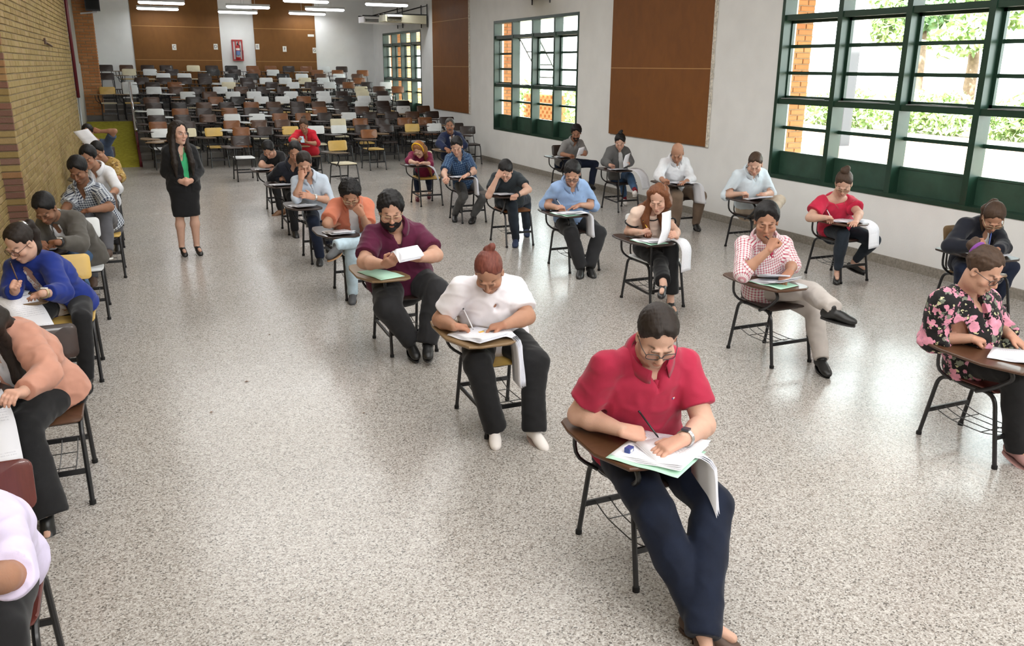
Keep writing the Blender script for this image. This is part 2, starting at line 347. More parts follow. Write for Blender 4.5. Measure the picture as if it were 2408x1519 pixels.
_CO = np.array([(i, j, k) for i in (0,1) for j in (0,1) for k in (0,1)])
_ED = [(a, b) for a in range(8) for b in range(a+1, 8) if np.abs(_CO[a]-_CO[b]).sum() == 1]
def surface_nets(D, L, h):
    I = D < 0
    c = np.zeros(np.array(D.shape)-1, np.uint8)
    n = c.shape
    for i, j, k in _CO: c += I[i:i+n[0], j:j+n[1], k:k+n[2]]
    act = np.argwhere((c > 0) & (c < 8))
    if len(act) == 0: return np.zeros((0,3)), np.zeros((0,4), np.int32)
    val = np.stack([D[act[:,0]+i, act[:,1]+j, act[:,2]+k] for i, j, k in _CO], 1)
    P = np.zeros((len(act), 3)); W = np.zeros(len(act))
    for a, b in _ED:
        va, vb = val[:, a], val[:, b]; m = (va < 0) != (vb < 0)
        t = np.where(m, va/np.where(m, va-vb, 1), 0)
        P += np.where(m[:, None], _CO[a]+t[:, None]*(_CO[b]-_CO[a]), 0); W += m
    P = (act+P/W[:, None])*h+L
    idx = np.full(n, -1, np.int32); idx[tuple(act.T)] = np.arange(len(act))
    F = []
    for axn in range(3):
        o1, o2 = [(1,2),(2,0),(0,1)][axn]
        s0 = [slice(1, -1)]*3; s1 = [slice(1, -1)]*3; s0[axn] = slice(0, -1); s1[axn] = slice(1, None)
        A, B = I[tuple(s0)], I[tuple(s1)]
        e = np.argwhere(A != B)
        if len(e) == 0: continue
        off = np.ones(3, int); off[axn] = 0
        p = e+off
        d1 = np.zeros(3, int); d1[o1] = 1; d2 = np.zeros(3, int); d2[o2] = 1
        q = np.stack([idx[tuple((p-d1-d2).T)], idx[tuple((p-d2).T)], idx[tuple(p.T)], idx[tuple((p-d1).T)]], 1)
        flip = ~A[tuple(e.T)]
        q[flip] = q[flip][:, ::-1]
        F.append(q)
    F = np.concatenate(F); F = F[(F >= 0).all(1)]
    return P, F

def vnormals(P, F):
    n = np.cross(P[F[:, 2]]-P[F[:, 0]], P[F[:, 3]]-P[F[:, 1]])
    N = np.zeros_like(P)
    for i in range(4): np.add.at(N, F[:, i], n)
    return N/(np.linalg.norm(N, axis=1)[:, None]+1e-12)

def wav(P, lam, seed, n=5):
    r = np.random.RandomState(seed); out = np.zeros(len(P))
    for i in range(n):
        d = unit(r.normal(size=3)); out += np.sin(P@d*(2*math.pi/lam*r.uniform(.7, 1.4))+r.uniform(0, 6.28))
    return out/n
def smooth_mesh(P, F, it=1, lam=.5):
    for _ in range(it):
        S = np.zeros_like(P); C = np.zeros(len(P))
        for a, b in ((0,1),(1,2),(2,3),(3,0)):
            np.add.at(S, F[:, a], P[F[:, b]]); np.add.at(S, F[:, b], P[F[:, a]])
            np.add.at(C, F[:, a], 1); np.add.at(C, F[:, b], 1)
        P = P+lam*(S/np.maximum(C, 1)[:, None]-P)
    return P

# joints of every figure, in metres
PEOPLE = {
 'FM': {"s":1.06,"hy":-19.7,"hp":38,"hip":[2.02,3.11,0.551],"sc":[1.953,2.955,0.997],"head":[1.872,2.771,1.164],"shR":[1.722,2.955,1.02],"shL":[2.183,2.955,0.974],"elR":[1.7,3.084,0.734],"wrR":[1.783,2.861,0.735],"tipR":[1.945,2.82,0.683],"hpR":[1.919,3.11,0.541],"knR":[1.847,2.685,0.425],"anR":[1.902,2.393,0.1],"toeR":[2.01,2.243,0.019],"elL":[2.168,2.812,0.713],"wrL":[1.96,2.671,0.74],"tipL":[1.791,2.674,0.695],"hpL":[2.121,3.11,0.541],"knL":[2.102,2.636,0.424],"anL":[1.873,2.332,0.09],"toeL":[1.803,2.171,-0.009]},
 'WW': {"s":0.98,"hy":-31.0,"hp":50,"hip":[2.03,4.86,0.543],"sc":[1.924,4.672,0.926],"head":[1.849,4.485,1.058],"shR":[1.718,4.672,0.946],"shL":[2.13,4.672,0.907],"elR":[1.648,4.782,0.713],"wrR":[1.652,4.545,0.735],"tipR":[1.787,4.621,0.687],"hpR":[1.937,4.86,0.533],"knR":[1.779,4.488,0.504],"anR":[1.879,4.471,0.1],"toeR":[1.821,4.307,0.032],"elL":[2.117,4.527,0.748],"wrL":[1.932,4.449,0.74],"tipL":[1.797,4.531,0.705],"hpL":[2.123,4.86,0.533],"knL":[2.131,4.451,0.479],"anL":[2.093,4.359,0.1],"toeL":[2.111,4.195,0.013]},
 'MM': {"s":1.05,"hy":-11.5,"hp":25,"hip":[1.93,6.58,0.55],"sc":[1.845,6.39,0.973],"head":[1.769,6.221,1.157],"shR":[1.641,6.39,0.979],"shL":[2.049,6.39,0.968],"elR":[1.54,6.185,0.793],"wrR":[1.639,5.954,0.814],"tipR":[1.681,5.8,0.881],"hpR":[1.83,6.58,0.54],"knR":[1.698,6.128,0.442],"anR":[1.883,6.176,0.14],"toeR":[1.874,5.983,0.091],"elL":[2.096,6.147,0.808],"wrL":[1.902,5.988,0.83],"tipL":[1.79,5.865,0.877],"hpL":[2.03,6.58,0.54],"knL":[2.09,6.146,0.512],"anL":[1.986,6.066,0.16],"toeL":[1.922,5.879,0.132]},
 'CS': {"s":0.98,"hy":-8.5,"hp":42,"hip":[2.0,8.38,0.543],"sc":[1.932,8.163,0.921],"head":[1.877,7.963,1.04],"shR":[1.756,8.163,0.93],"shL":[2.107,8.163,0.911],"elR":[1.643,7.961,0.783],"wrR":[1.757,8.161,0.73],"tipR":[1.832,8.303,0.708],"hpR":[1.907,8.38,0.533],"knR":[1.879,8.002,0.618],"anR":[1.871,8.017,0.1],"toeR":[1.817,7.846,0.049],"elL":[2.04,8.001,0.713],"wrL":[1.955,7.85,0.865],"tipL":[1.852,7.85,0.99],"hpL":[2.093,8.38,0.533],"knL":[2.038,7.979,0.606],"anL":[1.689,7.779,0.612],"toeL":[1.562,7.655,0.556]},
 'LS': {"s":1.0,"hy":-3.3,"hp":32,"hip":[2.01,10.1,0.545],"sc":[1.886,9.968,0.956],"head":[1.811,9.814,1.138],"shR":[1.709,9.968,0.954],"shL":[2.062,9.968,0.958],"elR":[1.694,9.766,0.766],"wrR":[1.755,9.72,0.985],"tipR":[1.762,9.774,1.141],"hpR":[1.915,10.1,0.535],"knR":[1.849,9.692,0.514],"anR":[1.92,9.775,0.1],"toeR":[1.873,9.598,0.052],"elL":[2.072,9.824,0.718],"wrL":[1.868,9.711,0.778],"tipL":[1.724,9.652,0.833],"hpL":[2.105,10.1,0.535],"knL":[2.148,10.465,0.396],"anL":[2.172,10.482,0.1],"toeL":[2.139,10.299,0.058]},
 'NS': {"s":0.99,"hy":-14.9,"hp":25,"hip":[2.08,12.0,0.544],"sc":[2.008,11.766,0.916],"head":[2.035,11.606,1.103],"shR":[1.841,11.766,0.917],"shL":[2.176,11.766,0.915],"elR":[1.775,12.023,0.739],"wrR":[1.878,11.864,0.73],"tipR":[1.94,12.015,0.719],"hpR":[1.986,12.0,0.534],"knR":[1.95,11.59,0.52],"anR":[1.96,11.56,0.1],"toeR":[1.951,11.384,0.035],"elL":[2.16,11.569,0.73],"wrL":[2.14,11.57,0.94],"tipL":[2.064,11.524,1.077],"hpL":[2.174,12.0,0.534],"knL":[2.2,11.59,0.52],"anL":[2.2,11.56,0.1],"toeL":[2.209,11.384,0.035]},
 'BT': {"s":1.0,"hy":-20.9,"hp":50,"hip":[2.15,13.83,0.545],"sc":[2.039,13.563,0.89],"head":[1.952,13.359,0.987],"shR":[1.889,13.563,0.882],"shL":[2.189,13.563,0.898],"elR":[1.822,13.297,0.772],"wrR":[1.951,13.475,0.73],"tipR":[2.023,13.623,0.722],"hpR":[2.055,13.83,0.535],"knR":[2.02,13.42,0.52],"anR":[2.073,13.371,0.1],"toeR":[1.92,13.317,0.001],"elL":[2.189,13.365,0.701],"wrL":[2.034,13.182,0.713],"tipL":[1.961,13.33,0.701],"hpL":[2.245,13.83,0.535],"knL":[2.27,13.42,0.52],"anL":[2.27,13.39,0.1],"toeL":[2.279,13.212,0.034]},
 'FL': {"s":0.97,"hy":7.5,"hp":30,"hip":[4.56,3.33,0.542],"sc":[4.354,3.338,0.926],"head":[4.306,3.21,1.128],"shR":[4.144,3.338,0.944],"shL":[4.565,3.338,0.908],"elR":[4.217,3.402,0.682],"wrR":[4.288,3.2,0.735],"tipR":[4.445,3.198,0.702],"hpR":[4.468,3.33,0.532],"knR":[4.418,2.995,0.59],"anR":[4.547,2.991,0.12],"toeR":[4.549,2.832,0.027],"elL":[4.702,3.341,0.707],"wrL":[4.541,3.147,0.74],"tipL":[4.606,3.033,0.649],"hpL":[4.652,3.33,0.532],"knL":[4.997,3.222,0.439],"anL":[4.789,2.985,0.12],"toeL":[4.716,2.839,0.034]},
 'CM': {"s":1.0,"hy":-36.4,"hp":20,"hip":[4.53,5.21,0.545],"sc":[4.346,5.083,0.935],"head":[4.244,4.959,1.127],"shR":[4.129,5.083,0.948],"shL":[4.564,5.083,0.922],"elR":[4.017,4.898,0.767],"wrR":[4.165,4.81,0.945],"tipR":[4.26,4.839,1.077],"hpR":[4.435,5.21,0.535],"knR":[4.618,4.836,0.588],"anR":[4.475,4.451,0.579],"toeR":[4.589,4.308,0.528],"elL":[4.532,4.965,0.776],"wrL":[4.388,4.822,0.76],"tipL":[4.25,4.777,0.682],"hpL":[4.625,5.21,0.535],"knL":[4.754,4.909,0.387],"anL":[4.635,4.666,0.12],"toeL":[4.569,4.496,0.068]},
 'LH': {"s":0.97,"hy":-45.6,"hp":30,"hip":[4.55,6.94,0.542],"sc":[4.403,6.767,0.914],"head":[4.372,6.578,1.059],"shR":[4.235,6.767,0.926],"shL":[4.571,6.767,0.902],"elR":[4.241,6.857,0.719],"wrR":[4.236,6.6,0.76],"tipR":[4.359,6.701,0.769],"hpR":[4.458,6.94,0.532],"knR":[4.404,6.541,0.472],"anR":[4.225,6.202,0.365],"toeR":[4.114,6.071,0.298],"elL":[4.561,6.541,0.752],"wrL":[4.43,6.348,0.752],"tipL":[4.324,6.247,0.816],"hpL":[4.642,6.94,0.532],"knL":[4.528,6.557,0.592],"anL":[4.508,6.483,0.11],"toeL":[4.47,6.324,0.024]},
 'LB': {"s":1.02,"hy":-30.2,"hp":40,"hip":[4.555,8.59,0.547],"sc":[4.433,8.417,0.954],"head":[4.36,8.23,1.105],"shR":[4.243,8.417,0.956],"shL":[4.623,8.417,0.952],"elR":[4.198,8.558,0.728],"wrR":[4.229,8.306,0.735],"tipR":[4.348,8.425,0.716],"hpR":[4.458,8.59,0.537],"knR":[4.344,8.181,0.454],"anR":[4.425,8.095,0.11],"toeR":[4.324,7.945,0.04],"elL":[4.754,8.443,0.704],"wrL":[4.529,8.348,0.74],"tipL":[4.383,8.421,0.698],"hpL":[4.652,8.59,0.537],"knL":[4.689,8.191,0.438],"anL":[4.541,8.093,0.11],"toeL":[4.502,7.919,0.035]},
 'BH': {"s":1.0,"hy":-28.9,"hp":48,"hip":[4.47,10.15,0.545],"sc":[4.322,9.902,0.889],"head":[4.219,9.702,0.978],"shR":[4.145,9.902,0.897],"shL":[4.499,9.902,0.882],"elR":[4.015,9.751,0.681],"wrR":[4.1,9.67,0.92],"tipR":[4.175,9.62,1.058],"hpR":[4.375,10.15,0.535],"knR":[4.333,9.758,0.542],"anR":[4.442,9.877,0.11],"toeR":[4.356,9.715,0.063],"elL":[4.512,9.66,0.741],"wrL":[4.3,9.559,0.692],"tipL":[4.184,9.441,0.693],"hpL":[4.565,10.15,0.535],"knL":[4.847,10.454,0.498],"anL":[4.861,10.459,0.11],"toeL":[4.795,10.286,0.067]},
 'PM': {"s":1.0,"hy":-24.0,"hp":35,"hip":[4.56,11.97,0.545],"sc":[4.397,11.833,0.941],"head":[4.315,11.669,1.108],"shR":[4.23,11.833,0.941],"shL":[4.564,11.833,0.942],"elR":[4.119,11.675,0.738],"wrR":[4.062,11.445,0.701],"tipR":[3.985,11.302,0.673],"hpR":[4.465,11.97,0.535],"knR":[4.382,11.593,0.408],"anR":[4.362,11.9,0.11],"toeR":[4.287,11.732,0.062],"elL":[4.551,11.598,0.747],"wrL":[4.382,11.399,0.74],"tipL":[4.243,11.456,0.672],"hpL":[4.655,11.97,0.535],"knL":[4.67,11.538,0.376],"anL":[4.558,11.66,0.11],"toeL":[4.444,11.515,0.067]},
 'HW': {"s":0.95,"hy":-43.3,"hp":45,"hip":[4.49,13.68,0.54],"sc":[4.336,13.413,0.835],"head":[4.25,13.22,0.929],"shR":[4.168,13.413,0.848],"shL":[4.504,13.413,0.823],"elR":[4.076,13.238,0.76],"wrR":[4.146,13.084,0.74],"tipR":[4.215,13.224,0.729],"hpR":[4.4,13.68,0.53],"knR":[4.477,14.069,0.487],"anR":[4.456,14.011,0.1],"toeR":[4.408,13.838,0.079],"elL":[4.427,13.191,0.699],"wrL":[4.264,13.04,0.74],"tipL":[4.27,13.196,0.724],"hpL":[4.58,13.68,0.53],"knL":[4.666,14.03,0.398],"anL":[4.749,14.229,0.1],"toeL":[4.679,14.064,0.081]},
 'NC': {"s":0.97,"hy":-40.9,"hp":48,"hip":[6.91,5.3,0.542],"sc":[6.743,5.119,0.902],"head":[6.637,4.936,1.007],"shR":[6.532,5.119,0.933],"shL":[6.954,5.119,0.872],"elR":[6.326,5.061,0.766],"wrR":[6.351,4.832,0.8],"tipR":[6.285,4.703,0.866],"hpR":[6.818,5.3,0.532],"knR":[6.531,5.071,0.535],"anR":[6.718,5.147,0.11],"toeR":[6.585,5.029,0.061],"elL":[6.795,4.912,0.744],"wrL":[6.571,4.803,0.76],"tipL":[6.552,4.956,0.716],"hpL":[7.002,5.3,0.532],"knL":[7.39,5.233,0.453],"anL":[7.175,5.191,0.11],"toeL":[7.038,5.076,0.065]},
 'RW': {"s":0.98,"hy":-47.1,"hp":42,"hip":[7.02,7.07,0.543],"sc":[6.794,6.899,0.881],"head":[6.738,6.75,1.067],"shR":[6.578,6.899,0.888],"shL":[7.009,6.899,0.873],"elR":[6.458,6.884,0.71],"wrR":[6.488,6.681,0.74],"tipR":[6.628,6.76,0.721],"hpR":[6.927,7.07,0.533],"knR":[6.772,6.714,0.538],"anR":[6.85,6.805,0.1],"toeR":[6.728,6.673,0.052],"elL":[6.914,6.668,0.76],"wrL":[6.737,6.523,0.706],"tipL":[6.603,6.433,0.708],"hpL":[7.113,7.07,0.533],"knL":[7.182,6.676,0.452],"anL":[7.221,6.952,0.16],"toeL":[7.275,6.793,0.079]},
 'WB': {"s":1.02,"hy":-41.7,"hp":35,"hip":[7.12,8.65,0.547],"sc":[6.982,8.533,0.968],"head":[6.891,8.341,1.099],"shR":[6.765,8.533,0.967],"shL":[7.199,8.533,0.97],"elR":[6.73,8.636,0.696],"wrR":[6.783,8.404,0.74],"tipR":[6.915,8.507,0.729],"hpR":[7.023,8.65,0.537],"knR":[7.463,8.842,0.471],"anR":[7.638,9.129,0.12],"toeR":[7.492,9.072,0.006],"elL":[7.216,8.386,0.726],"wrL":[7.001,8.269,0.736],"tipL":[7.088,8.413,0.738],"hpL":[7.217,8.65,0.537],"knL":[7.218,8.239,0.657],"anL":[6.892,8.004,0.541],"toeL":[6.798,7.847,0.477]},
 'BM': {"s":1.02,"hy":-39.9,"hp":38,"hip":[7.12,10.28,0.547],"sc":[6.971,10.141,0.958],"head":[6.878,9.948,1.086],"shR":[6.781,10.141,0.962],"shL":[7.161,10.141,0.954],"elR":[6.645,10.031,0.776],"wrR":[6.593,9.814,0.74],"tipR":[6.713,9.931,0.724],"hpR":[7.023,10.28,0.537],"knR":[6.866,9.877,0.505],"anR":[6.936,9.958,0.11],"toeR":[6.839,9.808,0.034],"elL":[7.152,9.979,0.719],"wrL":[6.951,9.84,0.698],"tipL":[6.812,9.747,0.71],"hpL":[7.217,10.28,0.537],"knL":[7.232,9.845,0.491],"anL":[7.281,9.969,0.11],"toeL":[7.221,9.794,0.053]},
 'GH': {"s":0.93,"hy":-34.1,"hp":35,"hip":[7.2,12.0,0.538],"sc":[7.127,11.939,0.945],"head":[7.058,11.77,1.086],"shR":[6.972,11.939,0.95],"shL":[7.283,11.939,0.941],"elR":[6.879,11.898,0.779],"wrR":[6.867,11.702,0.74],"tipR":[6.972,11.812,0.72],"hpR":[7.112,12.0,0.528],"knR":[7.407,12.266,0.475],"anR":[7.541,12.348,0.1],"toeR":[7.483,12.189,0.05],"elL":[7.236,11.744,0.775],"wrL":[7.098,11.568,0.765],"tipL":[6.998,11.473,0.831],"hpL":[7.288,12.0,0.528],"knL":[7.183,11.625,0.558],"anL":[7.075,11.299,0.393],"toeL":[7.181,11.437,0.36]},
 'GS': {"s":1.0,"hy":-30.5,"hp":30,"hip":[7.25,13.98,0.545],"sc":[7.277,13.741,0.925],"head":[7.242,13.568,1.1],"shR":[7.102,13.741,0.923],"shL":[7.451,13.741,0.928],"elR":[6.933,13.547,0.746],"wrR":[6.977,13.28,0.74],"tipR":[7.085,13.405,0.725],"hpR":[7.155,13.98,0.535],"knR":[7.294,13.584,0.553],"anR":[7.166,13.327,0.26],"toeR":[7.254,13.488,0.212],"elL":[7.397,13.521,0.763],"wrL":[7.29,13.308,0.742],"tipL":[7.199,13.175,0.777],"hpL":[7.345,13.98,0.535],"knL":[7.742,13.754,0.519],"anL":[7.577,13.56,0.198],"toeL":[7.713,13.67,0.124]},
 'L0': {"s":1.0,"hy":-23.4,"hp":35,"hip":[-0.62,3.1,0.545],"sc":[-0.605,2.79,0.871],"head":[-0.66,2.68,1.08],"shR":[-0.752,2.821,0.879],"shL":[-0.459,2.759,0.862],"elR":[-0.97,2.9,0.76],"wrR":[-1.04,2.6,0.74],"tipR":[-0.942,2.477,0.691],"hpR":[-0.715,3.1,0.535],"knR":[-0.84,2.69,0.53],"anR":[-0.82,2.6,0.1],"toeR":[-0.82,2.423,0.031],"elL":[-0.418,2.484,0.826],"wrL":[-0.468,2.278,0.938],"tipL":[-0.483,2.139,1.026],"hpL":[-0.525,3.1,0.535],"knL":[-0.52,2.69,0.53],"anL":[-0.52,2.6,0.1],"toeL":[-0.52,2.423,0.031]},
 'L1': {"s":0.96,"hy":-38.6,"hp":35,"hip":[-0.54,4.9,0.541],"sc":[-0.678,4.717,0.907],"head":[-0.74,4.52,1.06],"shR":[-0.808,4.778,0.892],"shL":[-0.548,4.657,0.923],"elR":[-0.9,4.72,0.76],"wrR":[-0.92,4.4,0.75],"tipR":[-0.81,4.29,0.722],"hpR":[-0.631,4.9,0.531],"knR":[-0.76,4.49,0.52],"anR":[-0.74,4.4,0.1],"toeR":[-0.74,4.23,0.034],"elL":[-0.457,4.45,0.776],"wrL":[-0.554,4.242,0.759],"tipL":[-0.605,4.103,0.816],"hpL":[-0.449,4.9,0.531],"knL":[-0.6,4.526,0.485],"anL":[-0.548,4.366,0.1],"toeL":[-0.55,4.252,-0.042]},
 'L2': {"s":0.95,"hy":-43.6,"hp":35,"hip":[-0.52,6.85,0.54],"sc":[-0.68,6.64,0.876],"head":[-0.706,6.478,1.048],"shR":[-0.807,6.729,0.847],"shL":[-0.553,6.551,0.905],"elR":[-0.824,6.514,0.691],"wrR":[-0.755,6.312,0.771],"tipR":[-0.77,6.199,0.877],"hpR":[-0.61,6.85,0.53],"knR":[-0.7,6.44,0.5],"anR":[-0.68,6.35,0.1],"toeR":[-0.68,6.182,0.035],"elL":[-0.492,6.328,0.724],"wrL":[-0.589,6.11,0.78],"tipL":[-0.672,6.237,0.738],"hpL":[-0.43,6.85,0.53],"knL":[-0.4,6.44,0.5],"anL":[-0.42,6.39,0.1],"toeL":[-0.437,6.22,0.041]},
 'L3': {"s":1.0,"hy":-18.8,"hp":45,"hip":[-0.48,8.56,0.545],"sc":[-0.588,8.298,0.894],"head":[-0.665,8.113,1.037],"shR":[-0.731,8.381,0.861],"shL":[-0.446,8.216,0.928],"elR":[-0.841,8.314,0.687],"wrR":[-0.78,8.1,0.76],"tipR":[-0.682,7.977,0.711],"hpR":[-0.575,8.56,0.535],"knR":[-0.719,8.167,0.558],"anR":[-0.6,8.08,0.1],"toeR":[-0.6,7.901,0.037],"elL":[-0.432,7.931,0.75],"wrL":[-0.576,7.69,0.82],"tipL":[-0.646,7.838,0.807],"hpL":[-0.385,8.56,0.535],"knL":[-0.556,8.185,0.615],"anL":[-0.443,7.838,0.428],"toeL":[-0.349,7.682,0.373]},
 'L4': {"s":1.02,"hy":-20.1,"hp":35,"hip":[-0.33,10.21,0.547],"sc":[-0.423,10.005,0.947],"head":[-0.46,9.864,1.157],"shR":[-0.558,10.077,0.936],"shL":[-0.287,9.933,0.959],"elR":[-0.612,9.95,0.779],"wrR":[-0.65,9.75,0.75],"tipR":[-0.55,9.625,0.7],"hpR":[-0.427,10.21,0.537],"knR":[-0.454,9.809,0.677],"anR":[-0.45,9.73,0.1],"toeR":[-0.45,9.547,0.036],"elL":[-0.209,9.688,0.79],"wrL":[-0.384,9.487,0.8],"tipL":[-0.461,9.635,0.777],"hpL":[-0.233,10.21,0.537],"knL":[-0.277,9.813,0.692],"anL":[-0.274,9.52,0.393],"toeL":[-0.275,9.706,0.337]},
 'L5': {"s":1.0,"hy":-20.4,"hp":25,"hip":[-0.33,11.93,0.545],"sc":[-0.327,11.71,0.938],"head":[-0.411,11.566,1.123],"shR":[-0.456,11.785,0.929],"shL":[-0.197,11.635,0.946],"elR":[-0.516,11.625,0.766],"wrR":[-0.65,11.47,0.75],"tipR":[-0.552,11.347,0.701],"hpR":[-0.425,11.93,0.535],"knR":[-0.47,11.52,0.52],"anR":[-0.47,11.43,0.1],"toeR":[-0.47,11.253,0.031],"elL":[-0.137,11.444,0.75],"wrL":[-0.241,11.236,0.691],"tipL":[-0.331,11.099,0.714],"hpL":[-0.235,11.93,0.535],"knL":[-0.21,11.52,0.52],"anL":[-0.21,11.47,0.1],"toeL":[-0.21,11.291,0.037]},
 'L6': {"s":0.98,"hy":-13.6,"hp":35,"hip":[-0.33,13.58,0.543],"sc":[-0.271,13.307,0.884],"head":[-0.348,13.148,1.052],"shR":[-0.404,13.369,0.87],"shL":[-0.139,13.245,0.898],"elR":[-0.459,13.142,0.735],"wrR":[-0.65,13.12,0.75],"tipR":[-0.554,12.999,0.702],"hpR":[-0.423,13.58,0.533],"knR":[-0.47,13.17,0.52],"anR":[-0.47,13.08,0.1],"toeR":[-0.47,12.906,0.033],"elL":[-0.097,13.067,0.693],"wrL":[-0.216,12.865,0.676],"tipL":[-0.233,12.705,0.694],"hpL":[-0.237,13.58,0.533],"knL":[-0.21,13.17,0.52],"anL":[-0.21,13.12,0.1],"toeL":[-0.21,12.944,0.038]},
 'L7': {"s":1.0,"hy":-8.8,"hp":10,"hip":[-0.35,16.28,0.545],"sc":[-0.394,16.04,0.923],"head":[-0.531,15.952,1.112],"shR":[-0.538,16.079,0.91],"shL":[-0.25,16.002,0.937],"elR":[-0.619,15.844,0.782],"wrR":[-0.597,15.645,0.914],"tipR":[-0.553,15.503,0.986],"hpR":[-0.445,16.28,0.535],"knR":[-0.49,15.87,0.52],"anR":[-0.49,15.78,0.1],"toeR":[-0.49,15.603,0.031],"elL":[-0.121,15.856,1.137],"wrL":[-0.35,15.93,1.13],"tipL":[-0.501,15.96,1.19],"hpL":[-0.255,16.28,0.535],"knL":[-0.23,15.87,0.52],"anL":[-0.23,15.82,0.1],"toeL":[-0.23,15.641,0.037]},
 'RJ': {"s":0.96,"hy":-15.8,"hp":30,"hip":[3.4,17.83,0.541],"sc":[3.312,17.624,0.91],"head":[3.258,17.449,1.062],"shR":[3.14,17.624,0.914],"shL":[3.483,17.624,0.906],"elR":[3.005,17.421,0.8],"wrR":[3.08,17.203,0.791],"tipR":[3.12,17.052,0.818],"hpR":[3.309,17.83,0.531],"knR":[3.505,18.284,0.497],"anR":[3.582,18.612,0.1],"toeR":[3.545,18.448,0.031],"elL":[3.504,17.449,0.703],"wrL":[3.289,17.372,0.739],"tipL":[3.185,17.259,0.776],"hpL":[3.491,17.83,0.531],"knL":[3.678,18.268,0.493],"anL":[3.682,18.575,0.1],"toeL":[3.645,18.411,0.031]},
 'SM': {"s":1.02,"hy":-20.1,"hp":5,"hip":[5.8,15.93,0.547],"sc":[5.689,15.714,0.936],"head":[5.621,15.558,1.125],"shR":[5.513,15.714,0.929],"shL":[5.865,15.714,0.944],"elR":[5.382,15.491,0.808],"wrR":[5.434,15.264,0.732],"tipR":[5.434,15.096,0.722],"hpR":[5.703,15.93,0.537],"knR":[5.68,15.52,0.52],"anR":[5.68,15.43,0.1],"toeR":[5.68,15.249,0.03],"elL":[5.875,15.494,0.762],"wrL":[5.662,15.383,0.715],"tipL":[5.541,15.266,0.712],"hpL":[5.897,15.93,0.537],"knL":[5.94,15.52,0.52],"anL":[5.92,15.47,0.1],"toeL":[5.92,15.287,0.036]},
 'SW': {"s":0.985,"hy":30,"hp":6,"hip":[0.585,10.87,0.87],"sc":[0.575,10.87,1.255],"head":[0.59,10.84,1.435],"shR":[0.425,10.84,1.245],"shL":[0.725,10.88,1.245],"elR":[0.405,10.92,0.985],"elL":[0.775,10.96,0.98],"wrR":[0.545,10.7,0.9],"wrL":[0.665,10.705,0.9],"tipR":[0.64,10.655,0.865],"tipL":[0.575,10.65,0.875],"hpR":[0.495,10.87,0.86],"hpL":[0.675,10.87,0.86],"knR":[0.505,10.84,0.48],"knL":[0.668,10.84,0.48],"anR":[0.495,10.86,0.108],"anL":[0.665,10.86,0.108],"toeR":[0.525,10.7,0.035],"toeL":[0.7,10.7,0.035]},
}
CHAIRS = {'FM': (2.02, 3.03), 'WW': (2.03, 4.78), 'MM': (1.93, 6.5), 'CS': (2.0, 8.3), 'LS': (2.01, 10.02), 'NS': (2.08, 11.92), 'BT': (2.15, 13.75), 'FL': (4.56, 3.25), 'CM': (4.53, 5.13), 'LH': (4.55, 6.86), 'LB': (4.555, 8.51), 'BH': (4.47, 10.07), 'PM': (4.56, 11.89), 'HW': (4.49, 13.6), 'NC': (6.91, 5.22), 'RW': (7.02, 6.99), 'WB': (7.12, 8.57), 'BM': (7.12, 10.2), 'GH': (7.2, 11.92), 'GS': (7.25, 13.9), 'L0': (-0.62, 3.02), 'L1': (-0.54, 4.82), 'L2': (-0.52, 6.77), 'L3': (-0.48, 8.48), 'L4': (-0.33, 10.13), 'L5': (-0.33, 11.85), 'L6': (-0.33, 13.5), 'L7': (-0.35, 16.2), 'RJ': (3.4, 17.75), 'SM': (5.8, 15.85)}
